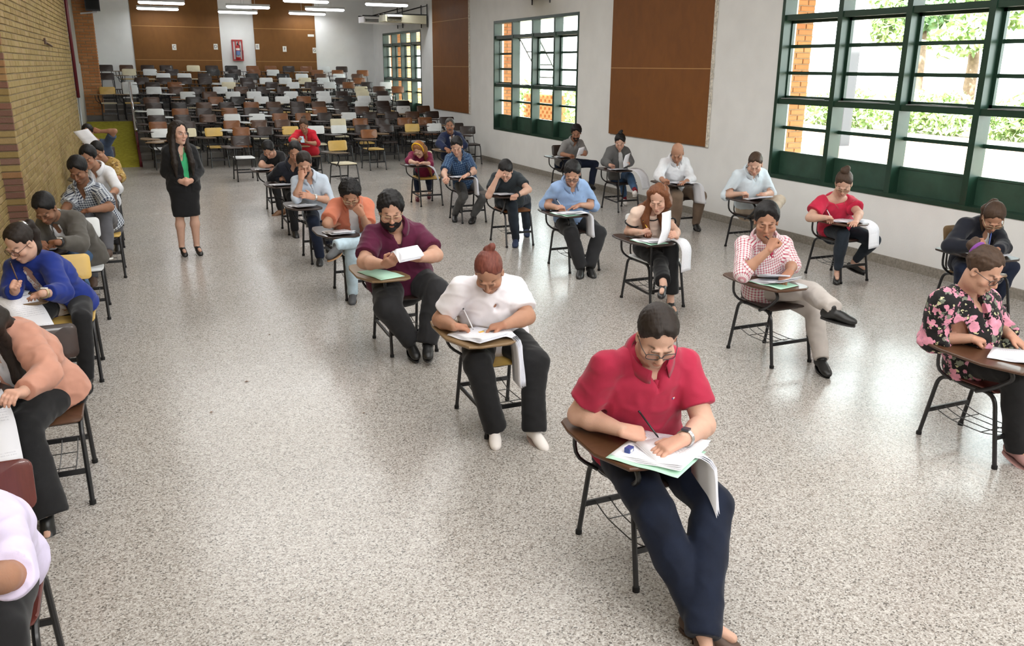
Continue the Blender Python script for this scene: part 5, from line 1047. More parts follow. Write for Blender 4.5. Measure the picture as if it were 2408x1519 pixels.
        if L_.get('collar'): collar(L_.get('cm', L_['m']), 'collar', L_.get('copen', 26), infl=infl*.75)
    if T.get('lapel'):
        for sx in (-1, 1):
            vs = []; n = 8
            for q in range(n+1):
                t = .98-q/n*(.98-T.get('lapend', .35)); bb = np.interp(t, TT, b0)+.022*s
                w_ = np.interp(t, T.get('opt', (-.2, .35, .95)), T.get('opw', (.05, .05, .05)))*s*.92+.004
                lw = (.012+.05*math.sin(math.pi*min(1, (q+1.2)/(n+.2)))**.7)*s
                for e in (0, 1):
                    x = w_+e*lw; aa = np.interp(t, TT, a0)+.022*s
                    wz = bb*math.sqrt(max(.05, 1-(x/aa)**2))
                    vs.append(sp(t)+Wt(t)*(wz+.004+.004*e)+Ut(t)*(sx*x+T.get('ops', 0)))
            fs = [(2*i, 2*i+1, 2*i+3, 2*i+2) for i in range(n)]
            lo = put(mesh_obj('lapel', vs, fs, T['m'], root)); md = lo.modifiers.new('thick', 'SOLIDIFY'); md.thickness = .004; md.offset = 0
    # ---- trousers or skirt
    Bt = S['bottom']; Fd = Field(); gl = Bt.get('g', .5+.5*g); ls = Bt.get('loose', .0)
    if Bt.get('kind') == 'skirt':
        kz = Bt.get('hemz', .5); kc = (v['knR']+v['knL'])/2
        e = hip+(kc-hip)*Bt.get('to', 1.0)
        Fd.ering(sp(.12), hip-V3(0, 0, .06), Uh, Uh, Wh, Wh, (.158*g*s, .19*g*s), (.12*g*s, .135*g*s), .04)
        Fd.ering(hip-V3(0, 0, .06), e, Uh, Uh, Wh, Wh, (.19*g*s, .172*g*s), (.135*g*s, .115*g*s), .04)
        Fd.cut(lambda X, Y, Z: (e[2]-Z)+0*X+0*Y)
    else:
        Fd.ering(sp(.10), sp(-.16), Uh, Uh, Wh, Wh, (.172*g*s, .182*g*s), (.122*g*s, .130*g*s), .04)
        for q in 'RL':
            hpq, kn, an = v['hp'+q], v['kn'+q], v['an'+q]
            hm = Bt.get('hem', 1.0)
            kb = kn+unit(kn-(hpq+an)/2)*.008
            Fd.cone(hpq, kb, (.094*gl+ls*.5)*s, (.068*gl+ls)*s, .018)
            e = kb+(an-kb)*(hm if hm < 1 else 1.07)
            cm = kb+(e-kb)*.4-unit(kn-(hpq+an)/2)*.012*s
            Fd.cone(kb, cm, (.068*gl+ls)*s, (.066*(.5+.5*gl)+ls)*s, .007); R1 = (Bt.get('hemr', .052)*(.6+.4*gl))*s
            Fd.cone(cm, e, (.066*(.5+.5*gl)+ls)*s, R1, .007)
            Fd.p.append(('f', (e, unit(an-kb), R1), 0, e-.09-R1, e+.09+R1))
    cloth(Fd, Bt.get('name', 'trousers'), Bt['m'], hc*1.4, Bt.get('amp', .0065))
    for q in 'RL': 
        oo = shoe_mesh(v['an'+q].copy(), v['toe'+q].copy(), s*(.95 if male else .88), S['shoe'], root, min(h*1.3, .0105), q)
        if oo is not None: put(oo)
    if S.get('sock'):
        for q in 'RL':
            an = v['an'+q]; kn = v['kn'+q]; d = unit(kn-an)
            b_ = MB(); b_.tube([an-d*.03, an+d*.03, an+d*.13], [.039*s, .037*s, .043*s], 14); put(b_.build('sock', S['sock'], root, True))
    # ---- hair
    Hs = S['hair']; kind = Hs['kind']; Hr = Field(); Ax = np.array([l, f, u])
    t = Hs.get('t', .013)
    def E(p, r, kk=.012, sub=False): Hr.ell(HP(*p), [q*hk for q in r], Ax, kk, sub)
    def face_cut(ya=.020, za=-.02, yb=.070, zb=.088, bottom=-.055, crown=None):
        n2 = unit(V3(0, zb-za, -(yb-ya)))
        def fn(X, Y, Z):
            x, y, z = X-hd[0], Y-hd[1], Z-hd[2]
            py = (x*f[0]+y*f[1]+z*f[2])/hk; pz = (x*u[0]+y*u[1]+z*u[2])/hk; px = (x*l[0]+y*l[1]+z*l[2])/hk
            wob = .006*np.sin(px*90+1)+.004*np.sin(px*170+2)
            d = ((py-ya)*n2[1]+(pz-za)*n2[2]+wob)*hk
            side = ((-.012-pz)+(-.5*(py+.03)))*hk
            side = np.where(py > -.03, side, ((bottom-pz))*hk)
            if kind in ('long', 'pony', 'bun', 'bob'): side = (bottom-pz)*hk
            return np.maximum(d, side) if crown is None else np.maximum(np.maximum(d, side), (pz-crown)*hk)
        return fn
    if kind != 'none':
        if kind == 'bald':
            E((0, -.02, .040), (.081, .100, .080)); Hr.cut(face_cut(.0, -.02, .03, .06, -.06, .045), .012)
        else:
            fl = Hs.get('lift', 0)
            E((0, -.020, .047), (.077+t, .097+t, .086+t))
            if fl: E((0, .035, .095), (.058, .05, .028+fl), .02); E((0, -.03, .10), (.06, .06, .03+fl), .02)
            ya = Hs.get('ya', .020); Hr.cut(face_cut(ya, -.02, Hs.get('yb', .066), Hs.get('zb', .092), -.065 if kind in ('short', 'curly', 'buzz') else -.075), .022)
        hq = hh*1.3
        P, F = Hr.mesh(hq)
        pieces = [(P, F)]
        X2 = Field()
        def strand(pts, rs, kk=.02): X2.chain(pts, [q*s for q in rs], kk)
        if kind == 'long':
            for sx, dn in Hs.get('fall', ((-1, .42), (1, .42))):
                top = HP(sx*.066, .0, .055); mid_ = HP(sx*.082, -.012, -.06)
                q0 = nb+Us*sx*.085*s+Ws*(.085 if Hs.get('front', 1) else -.08)*s-A*.03*s
                q1 = nb+Us*sx*.095*s+Ws*(.150*max(1, S.get('g', 1)) if Hs.get('front', 1) else -.12)*s-A*.17*s
                q2 = q1-A*(dn-.2)*s+Ws*.01
                strand([HP(sx*.04, .03, .10), top, mid_, q0, q1, q2], [.024, .034, .034, .036, .034, .012], .03)
                strand([HP(sx*.05, -.06, .06), HP(sx*.06, -.07, -.06), nb+Us*sx*.05*s-Ws*.05*s, nb+Us*sx*.06*s-Ws*.085*s-A*.14*s], [.045, .045, .042, .02], .03)
        if kind in ('pony',):
            bk = unit(V3(-f[0], -f[1], 0)); q0 = HP(0, -.10, .06); q1 = q0+bk*.05+u*.012; q2 = q1+bk*.03-V3(0, 0, .06)+l*Hs.get('px', 0); q3 = q2-V3(0, 0, .10)+bk*.005; q4 = q3-V3(0, 0, .09)-bk*.01
            strand([q0, q1, q2, q3, q4], [.026, .032, .035, .030, .010], .02)
        if kind == 'bun':
            bz = Hs.get('bz', .13); by = Hs.get('by', -.07); br = Hs.get('br', .042)
            X2.ell(HP(0, by, bz), (br*hk, br*hk, br*.85*hk), Ax, .01); X2.ell(HP(.02, by-.015, bz+.02), (br*.7*hk,)*3, Ax, .01)
        if X2.p:
            P, F = X2.mesh(hq*1.1); pieces.append((P, F))
        Pa = np.concatenate([p for p, _ in pieces]); oo = np.cumsum([0]+[len(p) for p, _ in pieces]); Fa = np.concatenate([q+oo[i] for i, (_, q) in enumerate(pieces)])
        if len(Fa):
            N = vnormals(Pa, Fa); am = Hs.get('amp', .002); lam = Hs.get('lam', .022)
            Pa = Pa+N*(wav(Pa, lam, seed+9, 6)*am*1.1+wav(Pa, lam*.45, seed+10, 6)*am*.7+wav(Pa, lam*2.3, seed+11, 5)*am)[:, None]
            o = put(mesh_obj('hair', Pa, Fa, Hs['m'], root)); set_attr(o, 'pc', (Pa-hd)@Ax.T, 'FLOAT_VECTOR')
    if S.get('beard'):
        Bd = Field(); E2 = lambda p, r, kk=.012, sub=False: Bd.ell(HP(*p), [q*hk for q in r], Ax, kk, sub)
        th = S['beard']
        E2((0, .018, -.040), (.063+.010*fat+th*.6, .074+th*.5, .088)); E2((0, .014, -.080), (.053+.016*fat+th, .064+th, .049+.008*fat+th)); E2((0, .074, -.106), (.025+th, .019+th, .018+th))
        E2((0, .101, -.0695), (.024, .02, .0105), .004, True)
        if S.get('beard_moustache', 1): Bd.cone(HP(-.026, .094, -.060), HP(0, .104, -.0505), .006*hk, .007*hk, .004); Bd.cone(HP(.026, .094, -.060), HP(0, .104, -.0505), .006*hk, .007*hk, .004)
        def bc(X, Y, Z):
            x, y, z = X-hd[0], Y-hd[1], Z-hd[2]
            py = (x*f[0]+y*f[1]+z*f[2])/hk; pz = (x*u[0]+y*u[1]+z*u[2])/hk; px = np.abs((x*l[0]+y*l[1]+z*l[2])/hk)
            topl = np.where(px > .05, .0+.0*px, -.046+(px-.0)*.25)
            return np.maximum(np.maximum(pz-topl, -py-.004+np.where(px > .055, .0, .0)), (-.135-pz))*hk
        Bd.cut(bc); P, F = Bd.mesh(hh)
        if len(F):
            N = vnormals(P, F); P = P+N*(wav(P, .018, seed+19, 6)*.0022)[:, None]
            o = put(mesh_obj('beard', P, F, S.get('beardm', Hs['m']), root)); set_attr(o, 'pc', (P-hd)@Ax.T, 'FLOAT_VECTOR')
    if S.get('moustache'):
        Bd = Field()
        for sx in (-1, 1): Bd.cone(HP(sx*.028, .092, -.060), HP(0, .106, -.051), .006*hk, .0085*hk, .004)
        P, F = Bd.mesh(.005); o = put(mesh_obj('moustache', P, F, Hs['m'], root)); set_attr(o, 'pc', (P-hd)@Ax.T, 'FLOAT_VECTOR')
    if S.get('glasses'):
        b_ = MB(); rt = .0019 if near else .0026
        for sx in (-1, 1):
            pts = []
            for q in range(20):
                a = q/20*2*math.pi; ca, sa = math.cos(a), math.sin(a)
                pts.append(HP(sx*.034+.0275*math.copysign(abs(ca)**.6, ca), .108-.012*abs(sx*.034+.027*ca)/.06, .000+.0185*math.copysign(abs(sa)**.6, sa)))
            b_.tube(pts, rt, 6, closed=True)
            b_.tube([HP(sx*.061, .097, .008), HP(sx*.074, .06, .008), HP(sx*.0815, .0, .006), HP(sx*.080, -.02, -.004)], rt*.9, 6)
        b_.tube([HP(-.008, .109, .006), HP(0, .112, .008), HP(.008, .109, .006)], rt, 6)
        gl_ = put(b_.build('glasses', S['glasses'], root, True))
        for sx in (-1, 1):
            q = MB(); cc = HP(sx*.034, .1055, 0); q.obox(cc, (l-f*.2*sx)*.022*hk, f*.0004, u*.0145*hk); lo = q.build('lens', M['lens'], gl_)
    if S.get('watch'):
        q = S['watch'][0]; d = unit(v['wr'+q]-v['el'+q]); c = v['wr'+q]-d*.025; b_ = MB(); n = 20
        sd = unit(np.cross(d, (0, 0, 1))); up = np.cross(sd, d); up = up if up[2] > 0 else -up
        R = .031*s*(.7+.3*ga)
        for e in (-.008, .0, .008): b_.tube([c+d*e+(sd*math.cos(a)+up*math.sin(a))*R for a in np.linspace(0, 2*math.pi, n, False)], .0048, 6, True)
        w = put(b_.build('watch', S['watch'][1], root, True)); b_ = MB(); b_.obox(c+up*(R+.004), d*.017, sd*.015, up*.005); b_.build('watch_face', S['watch'][2], w)
    for fn in S.get('extra', ()): fn(dict(root=root, put=put, sp=sp, Ut=Ut, Wt=Wt, A=A, nb=nb, nk=nk, HP=HP, v=v, s=s, b0=b0, TT=TT, l=l, f=f, u=u, hk=hk, Us=Us, Ws=Ws))
    return root

# ---------------------------------------------------------------- cloths and hair
for n_, c_ in dict(polo_red=(.36, .022, .055), polo_maroon=(.085, .010, .035), blouse_white=(.78, .76, .80), tee_white=(.70, .70, .70), shirt_white=(.74, .75, .78), shirt_pale=(.60, .68, .74), shirt_grey_blue=(.46, .52, .60), shirt_blue=(.26, .38, .60),
    coral=(.52, .17, .10), navy_black=(.014, .016, .024), black_cloth=(.012, .012, .013), charcoal=(.022, .022, .024), slate_tee=(.026, .033, .038), lavender=(.66, .60, .80), peach=(.50, .25, .18), royal_blue=(.013, .030, .20), taupe=(.085, .078, .068),
    tee_blue=(.045, .065, .11), red_jacket=(.48, .014, .028), red_blouse=(.50, .022, .06), maroon_top=(.17, .012, .045), beige_top=(.68, .52, .43), grey_shirt=(.25, .245, .24), hoodie=(.12, .12, .12), cardigan=(.012, .014, .022), navy_suit=(.016, .024, .065), green_blouse=(.06, .46, .20),
    trouser_grey=(.085, .085, .095), trouser_stone=(.50, .46, .43), trouser_beige=(.50, .42, .33), trouser_brown=(.20, .14, .10), sock_black=(.012, .012, .013), sock_red=(.2, .01, .02), tie_red=(.55, .02, .03), headband=(.75, .42, .02), scrunchie=(.18, .05, .25)).items(): cloth(n_, c_)
for n_, c_ in dict(denim_dark=(.006, .010, .024), denim_navy=(.009, .014, .032), denim_mid=(.05, .10, .19), denim_light=(.42, .53, .60), denim_grey=(.085, .085, .085), denim_black=(.022, .030, .042)).items(): cloth(n_, c_, .28, .85, .1, .14, 600)
check_cloth('check_red', (.74, .70, .70), (.40, .04, .09), .022, .36); check_cloth('check_navy', (.62, .66, .70), (.025, .035, .07), .026, .48); check_cloth('plaid_blue', (.025, .055, .13), (.16, .26, .36), .032, .18, (.008, .015, .04))
def blotch(name, base, spots):
    m = cloth(name, base, 0); N, L = nodes(m); b = N['Principled BSDF']; tc = N.new('ShaderNodeTexCoord'); c = base
    for i, (col, sc2, thr, dist) in enumerate(spots):
        mp = N.new('ShaderNodeMapping'); mp.inputs['Location'].default_value = (i*3.1, i*1.7, i*.9); L.new(tc.outputs['Object'], mp.inputs[0])
        nz = N.new('ShaderNodeTexNoise'); nz.inputs['Scale'].default_value = sc2*2.2; nz.inputs['Detail'].default_value = 2; L.new(mp.outputs[0], nz.inputs['Vector'])
        mm = N.new('ShaderNodeVectorMath'); mm.operation = 'MULTIPLY_ADD'; L.new(nz.outputs['Color'], mm.inputs[0]); mm.inputs[1].default_value = (dist,)*3; L.new(mp.outputs[0], mm.inputs[2])
        vo = N.new('ShaderNodeTexVoronoi'); vo.inputs['Scale'].default_value = sc2; L.new(mm.outputs[0], vo.inputs['Vector'])
        f_ = mth(N, L, 'LESS_THAN', vo.outputs['Distance'], thr)
        cc = mixc(N, L, nz.outputs['Fac'], tuple(min(1, q*1.35) for q in col), tuple(q*.55 for q in col))
        c = mixc(N, L, f_, c, cc)
    L.new(c, b.inputs['Base Color']); return m
blotch('floral', (.014, .013, .014), [((.20, .22, .17), 17, .33, .05), ((.62, .60, .36), 23, .22, .04), ((.72, .30, .40), 13, .40, .06), ((.60, .26, .36), 19, .28, .06)])
blotch('leafy_yellow', (.42, .27, .08), [((.18, .10, .04), 22, .35, .06), ((.55, .40, .18), 17, .3, .05)])
blotch('scarf', (.62, .58, .56), [((.50, .27, .20), 20, .3, .12), ((.25, .14, .12), 26, .2, .12)])
# dark tee with a thin white sketch on the chest
m_ = cloth('sketch_tee', (.026, .033, .038), 0); N, L = nodes(m_); a = attr(N, 'pc'); sx = N.new('ShaderNodeSeparateXYZ'); L.new(a.outputs['Vector'], sx.inputs[0])
nz = N.new('ShaderNodeTexNoise'); nz.inputs['Scale'].default_value = 16; nz.inputs['Detail'].default_value = 1; nz.inputs['Distortion'].default_value = 1.2; L.new(a.outputs['Vector'], nz.inputs['Vector'])
f_ = mth(N, L, 'LESS_THAN', mth(N, L, 'ABSOLUTE', mth(N, L, 'SUBTRACT', nz.outputs['Fac'], .5)), .012)
g_ = mth(N, L, 'MULTIPLY', mth(N, L, 'LESS_THAN', mth(N, L, 'ABSOLUTE', sx.outputs[0]), .11), mth(N, L, 'MULTIPLY', mth(N, L, 'GREATER_THAN', sx.outputs[1], .20), mth(N, L, 'LESS_THAN', sx.outputs[1], .34)))
L.new(mixc(N, L, mth(N, L, 'MULTIPLY', f_, g_), (.026, .033, .038), (.55, .56, .56)), N['Principled BSDF'].inputs['Base Color'])
hair_mat('hair_black', (.010, .009, .009)); hair_mat('hair_dark', (.020, .014, .011)); hair_mat('hair_brown', (.055, .032, .020)); hair_mat('hair_auburn', (.13, .045, .02), (.16, .06, .025)); hair_mat('hair_red', (.10, .024, .018), (.16, .05, .035)); hair_mat('hair_grey', (.055, .048, .042), (.10, .095, .09)); hair_mat('hair_salt', (.016, .014, .014), (.026, .024, .024)); hair_mat('hair_ginger', (.20, .08, .025), (.26, .11, .04))
mat('shoe_black', (.014, .014, .014), .4, .5, 0, .2, 20); mat('shoe_brown', (.075, .045, .032), .55, .4, 0, .2, 20); mat('shoe_tan', (.17, .085, .04), .5, .4); mat('shoe_white', (.74, .70, .67), .6, .4); mat('shoe_pink_sole', (.66, .50, .43), .7); mat('sole_white', (.75, .74, .70), .7); mat('shoe_navy', (.02, .032, .08), .7); mat('shoe_wine', (.13, .012, .025), .5); mat('shoe_grey', (.07, .07, .075), .6); mat('sole_tan', (.34, .19, .09), .7); mat('shoe_rose', (.40, .22, .21), .6)
mat('frame_dark', (.03, .032, .036), .3, .5); mat('frame_brown', (.05, .03, .025), .3, .5); mat('frame_gold', (.45, .36, .22), .3, .5, .8); mat('watch_steel', (.6, .6, .6), .25, .5, .9); mat('watch_black', (.012, .012, .014), .4, .5); mat('watch_face', (.06, .065, .08), .2, .5); mat('watch_white', (.75, .75, .73), .3, .5)
mat('pen_black', (.015, .015, .017), .3, .5); mat('pen_blue', (.03, .06, .25), .3, .5); mat('pencil_yellow', (.75, .50, .04), .45); mat('pen_white', (.75, .75, .78), .35); mat('pen_red', (.50, .04, .02), .4); mat('pen_teal', (.03, .30, .33), .4); mat('phone_blue', (.25, .38, .45), .25, .5); mat('fabric_bag', (.012, .012, .013), .8, .2, 0, .2, 20); mat('highlighter', (.85, .45, .02), .4)
SK = dict(fair=(.58, .36, .27), light=(.50, .29, .205), tan=(.40, .215, .14), med=(.34, .175, .11), dark=(.25, .125, .075))
BLK = dict(kind='shoe', m=M['shoe_black'])
def H(kind, m='hair_black', **k): return dict(kind=kind, m=M['hair_dark' if m == 'd' else m], **k)
def jeans(m='denim_navy', **k): return dict(m=M[m], name='jeans', **k)
def pants(m='black_cloth', **k): return dict(m=M[m], **k)
def strip(name, m, width, th=.004):
    """a band laid on the chest from the collar down (tie, placket ...)"""
    def fn(c):
        t0, t1, off = (.93, .25, 0) if name == 'tie' else (.93, .62, 0) if name == 'short_placket' else (.93, .05, 0)
        n = 10; b = MB(); v = []
        infl = .010 if name != 'tie' else .013
        for q in range(n+1):
            t = t0+(t1-t0)*q/n; bb = np.interp(t, c['TT'], c['b0'])+infl; p = c['sp'](t)+c['Wt'](t)*bb
            w_ = width*(.6+.7*q/n if name == 'tie' else 1)
            for x in (-1, 1): v.append(p+c['Ut'](t)*x*w_-c['Wt'](t)*.002)
            for x in (1, -1): v.append(p+c['Ut'](t)*x*w_*.9+c['Wt'](t)*th)
        f = [(4*i+k, 4*i+(k+1) % 4, 4*i+4+(k+1) % 4, 4*i+4+k) for i in range(n) for k in range(4)]; b.add(v, f)
        c['put'](b.build('tie' if name == 'tie' else 'placket', m, c['root'], True))
        if name != 'tie':
            for q in range(3 if name == 'short_placket' else 6):
                t = t0-.06-(t0-t1)*q/(3.2 if name == 'short_placket' else 6.3); bb = np.interp(t, c['TT'], c['b0'])+infl+th+.001; p = c['sp'](t)+c['Wt'](t)*bb
                k = MB(); k.tube([p, p+c['Wt'](t)*.002], .0055, 8); c['put'](k.build('button', M['sole_white'] if name != 'short_placket' else m, c['root']))
    return fn
def patch(x, t, w_, h_, m, name='emblem', d=.012):
    def fn(c):
        aa = .165*c['s']; bb = (np.interp(t, c['TT'], c['b0'])+d)*math.sqrt(max(.1, 1-(x/aa/1.2)**2)); p = c['sp'](t)+c['Wt'](t)*bb+c['Ut'](t)*x
        n = unit(c['Wt'](t)+c['Ut'](t)*x*3); ux = unit(np.cross(c['A'], n)); k = MB(); k.obox(p, ux*w_, c['A']*h_, n*.002); c['put'](k.build(name, m, c['root']))
    return fn
def emblem(x, t):
    def fn(c):
        for j, (dx, mm) in enumerate(((-.006, 'pen_blue'), (-.002, 'sole_white'), (.003, 'sole_white'), (.008, 'pen_red'))): patch(x+dx, t, .0028, .004, M[mm], 'emblem')(c)
    return fn
def cap_band(m, name, y=.0, z=.04, tilt=.35, r=.0):
    def fn(c):
        HP = c['HP']; b = MB(); pts = []
        for a in np.linspace(-2.0, 2.0, 22): pts.append(HP(.094*math.sin(a)*1.0, y+.02-.02*math.cos(a), z+.112*math.cos(a)))
        b.tube(pts, .012, 6); c['put'](b.build(name, m, c['root'], True))
    return fn
def ball(m, name, pos, r):
    def fn(c):
        b = MB(); HP = c['HP']
        b.tube([HP(pos[0]+r*math.cos(a), pos[1], pos[2]+r*math.sin(a)) for a in np.linspace(0, 6.283, 14, False)], r*.42, 6, True); c['put'](b.build(name, m, c['root'], True))
    return fn
def necklace(c):
    b = MB(); pts = []
    for a in np.linspace(-1, 1, 13): pts.append(c['nb']+c['Us']*a*.06*c['s']+c['Ws']*(.085+.03*(1-a*a))*c['s']-c['A']*(.10*(1-a*a)-.02)*c['s'])
    b.tube(pts, .0018, 5); b.obox(pts[6]-c['A']*.012, c['Us']*.007, c['A']*.010, c['Ws']*.003); c['put'](b.build('necklace', M['frame_gold'], c['root']))
def trim_black(c):
    b = MB()
    for t in (0,):
        pts = [c['nb']+c['nk']*.012+(c['Us']*math.sin(a)*.092+c['Ws']*(.012+math.cos(a)*.092))*c['s']-c['A']*(.02+.035*math.cos(a))*c['s'] for a in np.linspace(-2.4, 2.4, 20)]
        b.tube(pts, .006, 6)
    for q in 'RL':
        sh, el = c['v']['sh'+q], c['v']['el'+q]; d = unit(el-sh); e = sh+(el-sh)*.55; o1 = unit(np.cross(d, (0, 1, .3))); o2 = np.cross(d, o1)
        b.tube([e+(o1*math.cos(a)+o2*math.sin(a))*.064*c['s'] for a in np.linspace(0, 6.283, 16, False)], .008, 6, True)
    c['put'](b.build('black_trim', M['black_cloth'], c['root'], True))
def shirt(m, sleeve=1.35, **k):
    d = dict(m=M[m], sleeve=sleeve, neck='shirt', collar=1, loose=.010, amp=.005, untuck=0); d.update(k); return d
SPEC = {}
def sp_(k, **a): SPEC[k] = a
NR, MD, FR = .0072, .0095, .0125
sp_('FM', h=NR, hh=.0042, hk=.93, g=1.12, ga=1.18, belly=.012, skin=SK['fair'], stubble=.42, brow=(.03, .02, .015), label='man in a red polo and dark jeans writing at the nearest tablet chair', hair=H('short', 'hair_dark', t=.009, lift=.010, amp=.0016, lam=.010, zb=.098), glasses=M['frame_dark'],
    top=dict(m=M['polo_red'], name='polo_shirt', sleeve=.70, neck='polo', collar=1, loose=.010, flare=.006, copen=24), bottom=jeans('denim_dark', hemr=.068, loose=.012), shoe=dict(kind='flat', m=M['shoe_brown']), watch=('L', M['watch_steel'], M['watch_face']),
    handL='flat', extra=[strip('short_placket', M['polo_red'], .016), emblem(.085, .70)])
sp_('WW', h=NR, hh=.0045, g=1.22, ga=1.25, fem=1, skin=SK['tan'], lip=(.36, .12, .10), brow=(.03, .015, .012), label='woman in a white blouse with red hair tied back, writing', hair=H('bun', 'hair_red', t=.006, bz=.10, by=-.09, br=.034, zb=.098, yb=.060, amp=.0012), top=dict(m=M['blouse_white'], name='blouse', sleeve=.74, neck='keyhole', loose=.014, flare=.004, amp=.0055), bottom=pants('black_cloth', hemr=.068, loose=.006, g=1.25),
    shoe=dict(kind='sneaker', m=M['shoe_white'], sole=M['shoe_pink_sole']), handL='relax')
sp_('MM', h=NR, hh=.0048, g=1.36, ga=1.25, belly=.05, skin=SK['light'], beard=.007, stubble=.2, label='bearded man in a maroon polo reading a raised booklet', hair=H('curly', 'hair_black', t=.022, lift=.010, amp=.006, lam=.035, zb=.086), glasses=M['frame_gold'],
    top=dict(m=M['polo_maroon'], name='polo_shirt', sleeve=.78, neck='polo', collar=1, loose=.016, flare=.012), bottom=pants('charcoal', hemr=.066, loose=.012, g=1.35), shoe=BLK, handR='hold', handL='hold', palmR=(.5, -.2, .6), palmL=(-.5, -.2, .6), thumbR=(.3, -.6, .6), thumbL=(-.3, -.6, .6), extra=[strip('short_placket', M['polo_maroon'], .016)])
sp_('CS', h=MD, hh=.0055, g=1.05, skin=SK['tan'], beard=.0, stubble=.2, label='curly-haired man in a coral shirt over white tee, hand on mouth', hair=H('curly', 'hair_black', t=.026, lift=.02, amp=.007, lam=.022, zb=.088), glasses=M['frame_gold'],
    top=dict(m=M['coral'], sleeve=.78, neck='none', collar=1, copen=40, loose=.012, flare=.010, open=.05, opw=(.07, .055, .045), under=dict(m=M['tee_white'], neck='crew')), bottom=jeans('denim_light', hemr=.056), shoe=dict(kind='sneaker', m=M['shoe_grey'], sole=M['sole_tan']), handL='fist', palmL=(.3, .8, .3), thumbL=(-.5, 0, .8))
sp_('LS', h=MD, hh=.0055, g=1.08, skin=SK['light'], beard=.004, stubble=.3, label='bearded man in a pale grey-blue shirt resting cheek on fist', hair=H('short', 'hair_dark', t=.010, lift=.006), top=shirt('shirt_grey_blue', 1.12, untuck=1), bottom=jeans('denim_navy'), shoe=dict(kind='sneaker', m=M['shoe_black'], sole=M['sole_white']), watch=('L', M['watch_steel'], M['watch_white']), handR='fist', handL='flat', palmR=(.6, .6, .2), thumbR=(.5, -.5, .5), palmL=(-.2, .8, -.5), extra=[strip('placket', M['shirt_grey_blue'], .014)])
sp_('NS', h=MD, hh=.006, skin=SK['tan'], stubble=.2, label='man in a dark navy shirt writing with a teal pen', hair=H('short', 'hair_black', t=.014, lift=.012), top=shirt('navy_black', 1.92), bottom=pants(), shoe=BLK, handL='fist')
sp_('BT', h=FR, hh=.0065, skin=SK['light'], stubble=.3, label='man in a black tee bent low over his paper', hair=H('short', 'hair_black', t=.014, lift=.010), top=dict(m=M['black_cloth'], sleeve=.7, name='tee_shirt'), bottom=pants(), shoe=dict(kind='shoe', m=M['shoe_tan']))
sp_('FL', h=NR, hh=.0045, g=1.12, fem=1, skin=SK['light'], lip=(.34, .13, .11), label='woman in a black blouse with pink flowers and glasses, writing', hair=H('bun', 'hair_brown', t=.010, bz=.07, by=-.135, br=.038, zb=.090, amp=.003), glasses=M['frame_dark'], top=dict(m=M['floral'], name='blouse', sleeve=1.50, neck='v', loose=.028, flare=.016, amp=.008, untuck=1), bottom=pants('black_cloth', hemr=.07, loose=.01), shoe=dict(kind='platform', m=M['shoe_rose'], sole=M['shoe_rose']), extra=[ball(M['scrunchie'], 'scrunchie', (0, -.105, .07), .036)], thumbL=(-.8, -.4, .2))
sp_('CM', h=NR, hh=.0048, g=1.08, skin=SK['tan'], stubble=.12, label='man in a red and white checked shirt, hand at chin', hair=H('short', 'hair_black', t=.016, lift=.014, zb=.084), top=shirt('check_red', 1.28, untuck=1, loose=.016, amp=.006), bottom=pants('trouser_stone', hemr=.056, loose=.006), shoe=BLK, sock=M['sock_black'], handR='fist', palmR=(.9, .1, -.1), thumbR=(.2, -.4, .9), handL='relax', extra=[strip('placket', M['check_red'], .014)])
sp_('LH', h=NR, hh=.005, g=.92, fem=1, skin=SK['fair'], lip=(.42, .14, .12), brow=(.08, .04, .02), label='woman with long auburn hair in a black-trimmed beige top, writing', hair=H('long', 'hair_auburn', t=.010, zb=.098, yb=.058, fall=((-1, .46), (1, .46)), amp=.0025, lam=.05), top=dict(m=M['beige_top'], name='blouse', sleeve=.56, neck='crew', loose=.004, flare=.004, untuck=1), bottom=pants('black_cloth', hem=.86, hemr=.078, loose=.008), shoe=dict(kind='heel', m=M['shoe_black']), extra=[trim_black], palmR=(.4, -.2, -.7), handL='hold', palmL=(-.9, -.1, .0), thumbL=(0, -.3, .9))
sp_('LB', h=MD, hh=.0052, g=1.12, skin=SK['light'], label='man in a light blue shirt and dark trousers, writing', hair=H('short', 'hair_black', t=.014, lift=.010), glasses=M['frame_dark'], top=shirt('shirt_blue', 1.22, loose=.016, amp=.006), bottom=pants('charcoal', hemr=.062, loose=.010), shoe=BLK, extra=[strip('placket', M['shirt_blue'], .014), patch(.08, .68, .035, .04, M['shirt_blue'], 'pocket', .014)])
sp_('BH', h=MD, hh=.0055, g=1.05, skin=SK['fair'], label='man in a dark tee with white sketch, forehead on hand', hair=H('short', 'hair_black', t=.013, lift=.008), top=dict(m=M['sketch_tee'], name='tee_shirt', sleeve=.66, neck='crew', loose=.010, flare=.008, untuck=1), bottom=jeans('denim_black', hemr=.052), shoe=dict(kind='sneaker', m=M['shoe_navy'], sole=M['sole_white']), watch=('L', M['watch_black'], M['watch_black']), handR='relax', palmR=(.7, .5, -.1), thumbR=(.4, -.7, 0), handL='fist')
sp_('PM', h=MD, hh=.0058, skin=SK['fair'], stubble=.2, label='man in a blue plaid short-sleeved shirt and grey jeans', hair=H('short', 'hair_black', t=.010, lift=.008), top=shirt('plaid_blue', .78, loose=.014, flare=.012, untuck=1), bottom=jeans('denim_grey'), shoe=dict(kind='boot', m=M['shoe_black']), watch=('L', M['watch_black'], M['watch_black']), extra=[strip('placket', M['plaid_blue'], .012)])
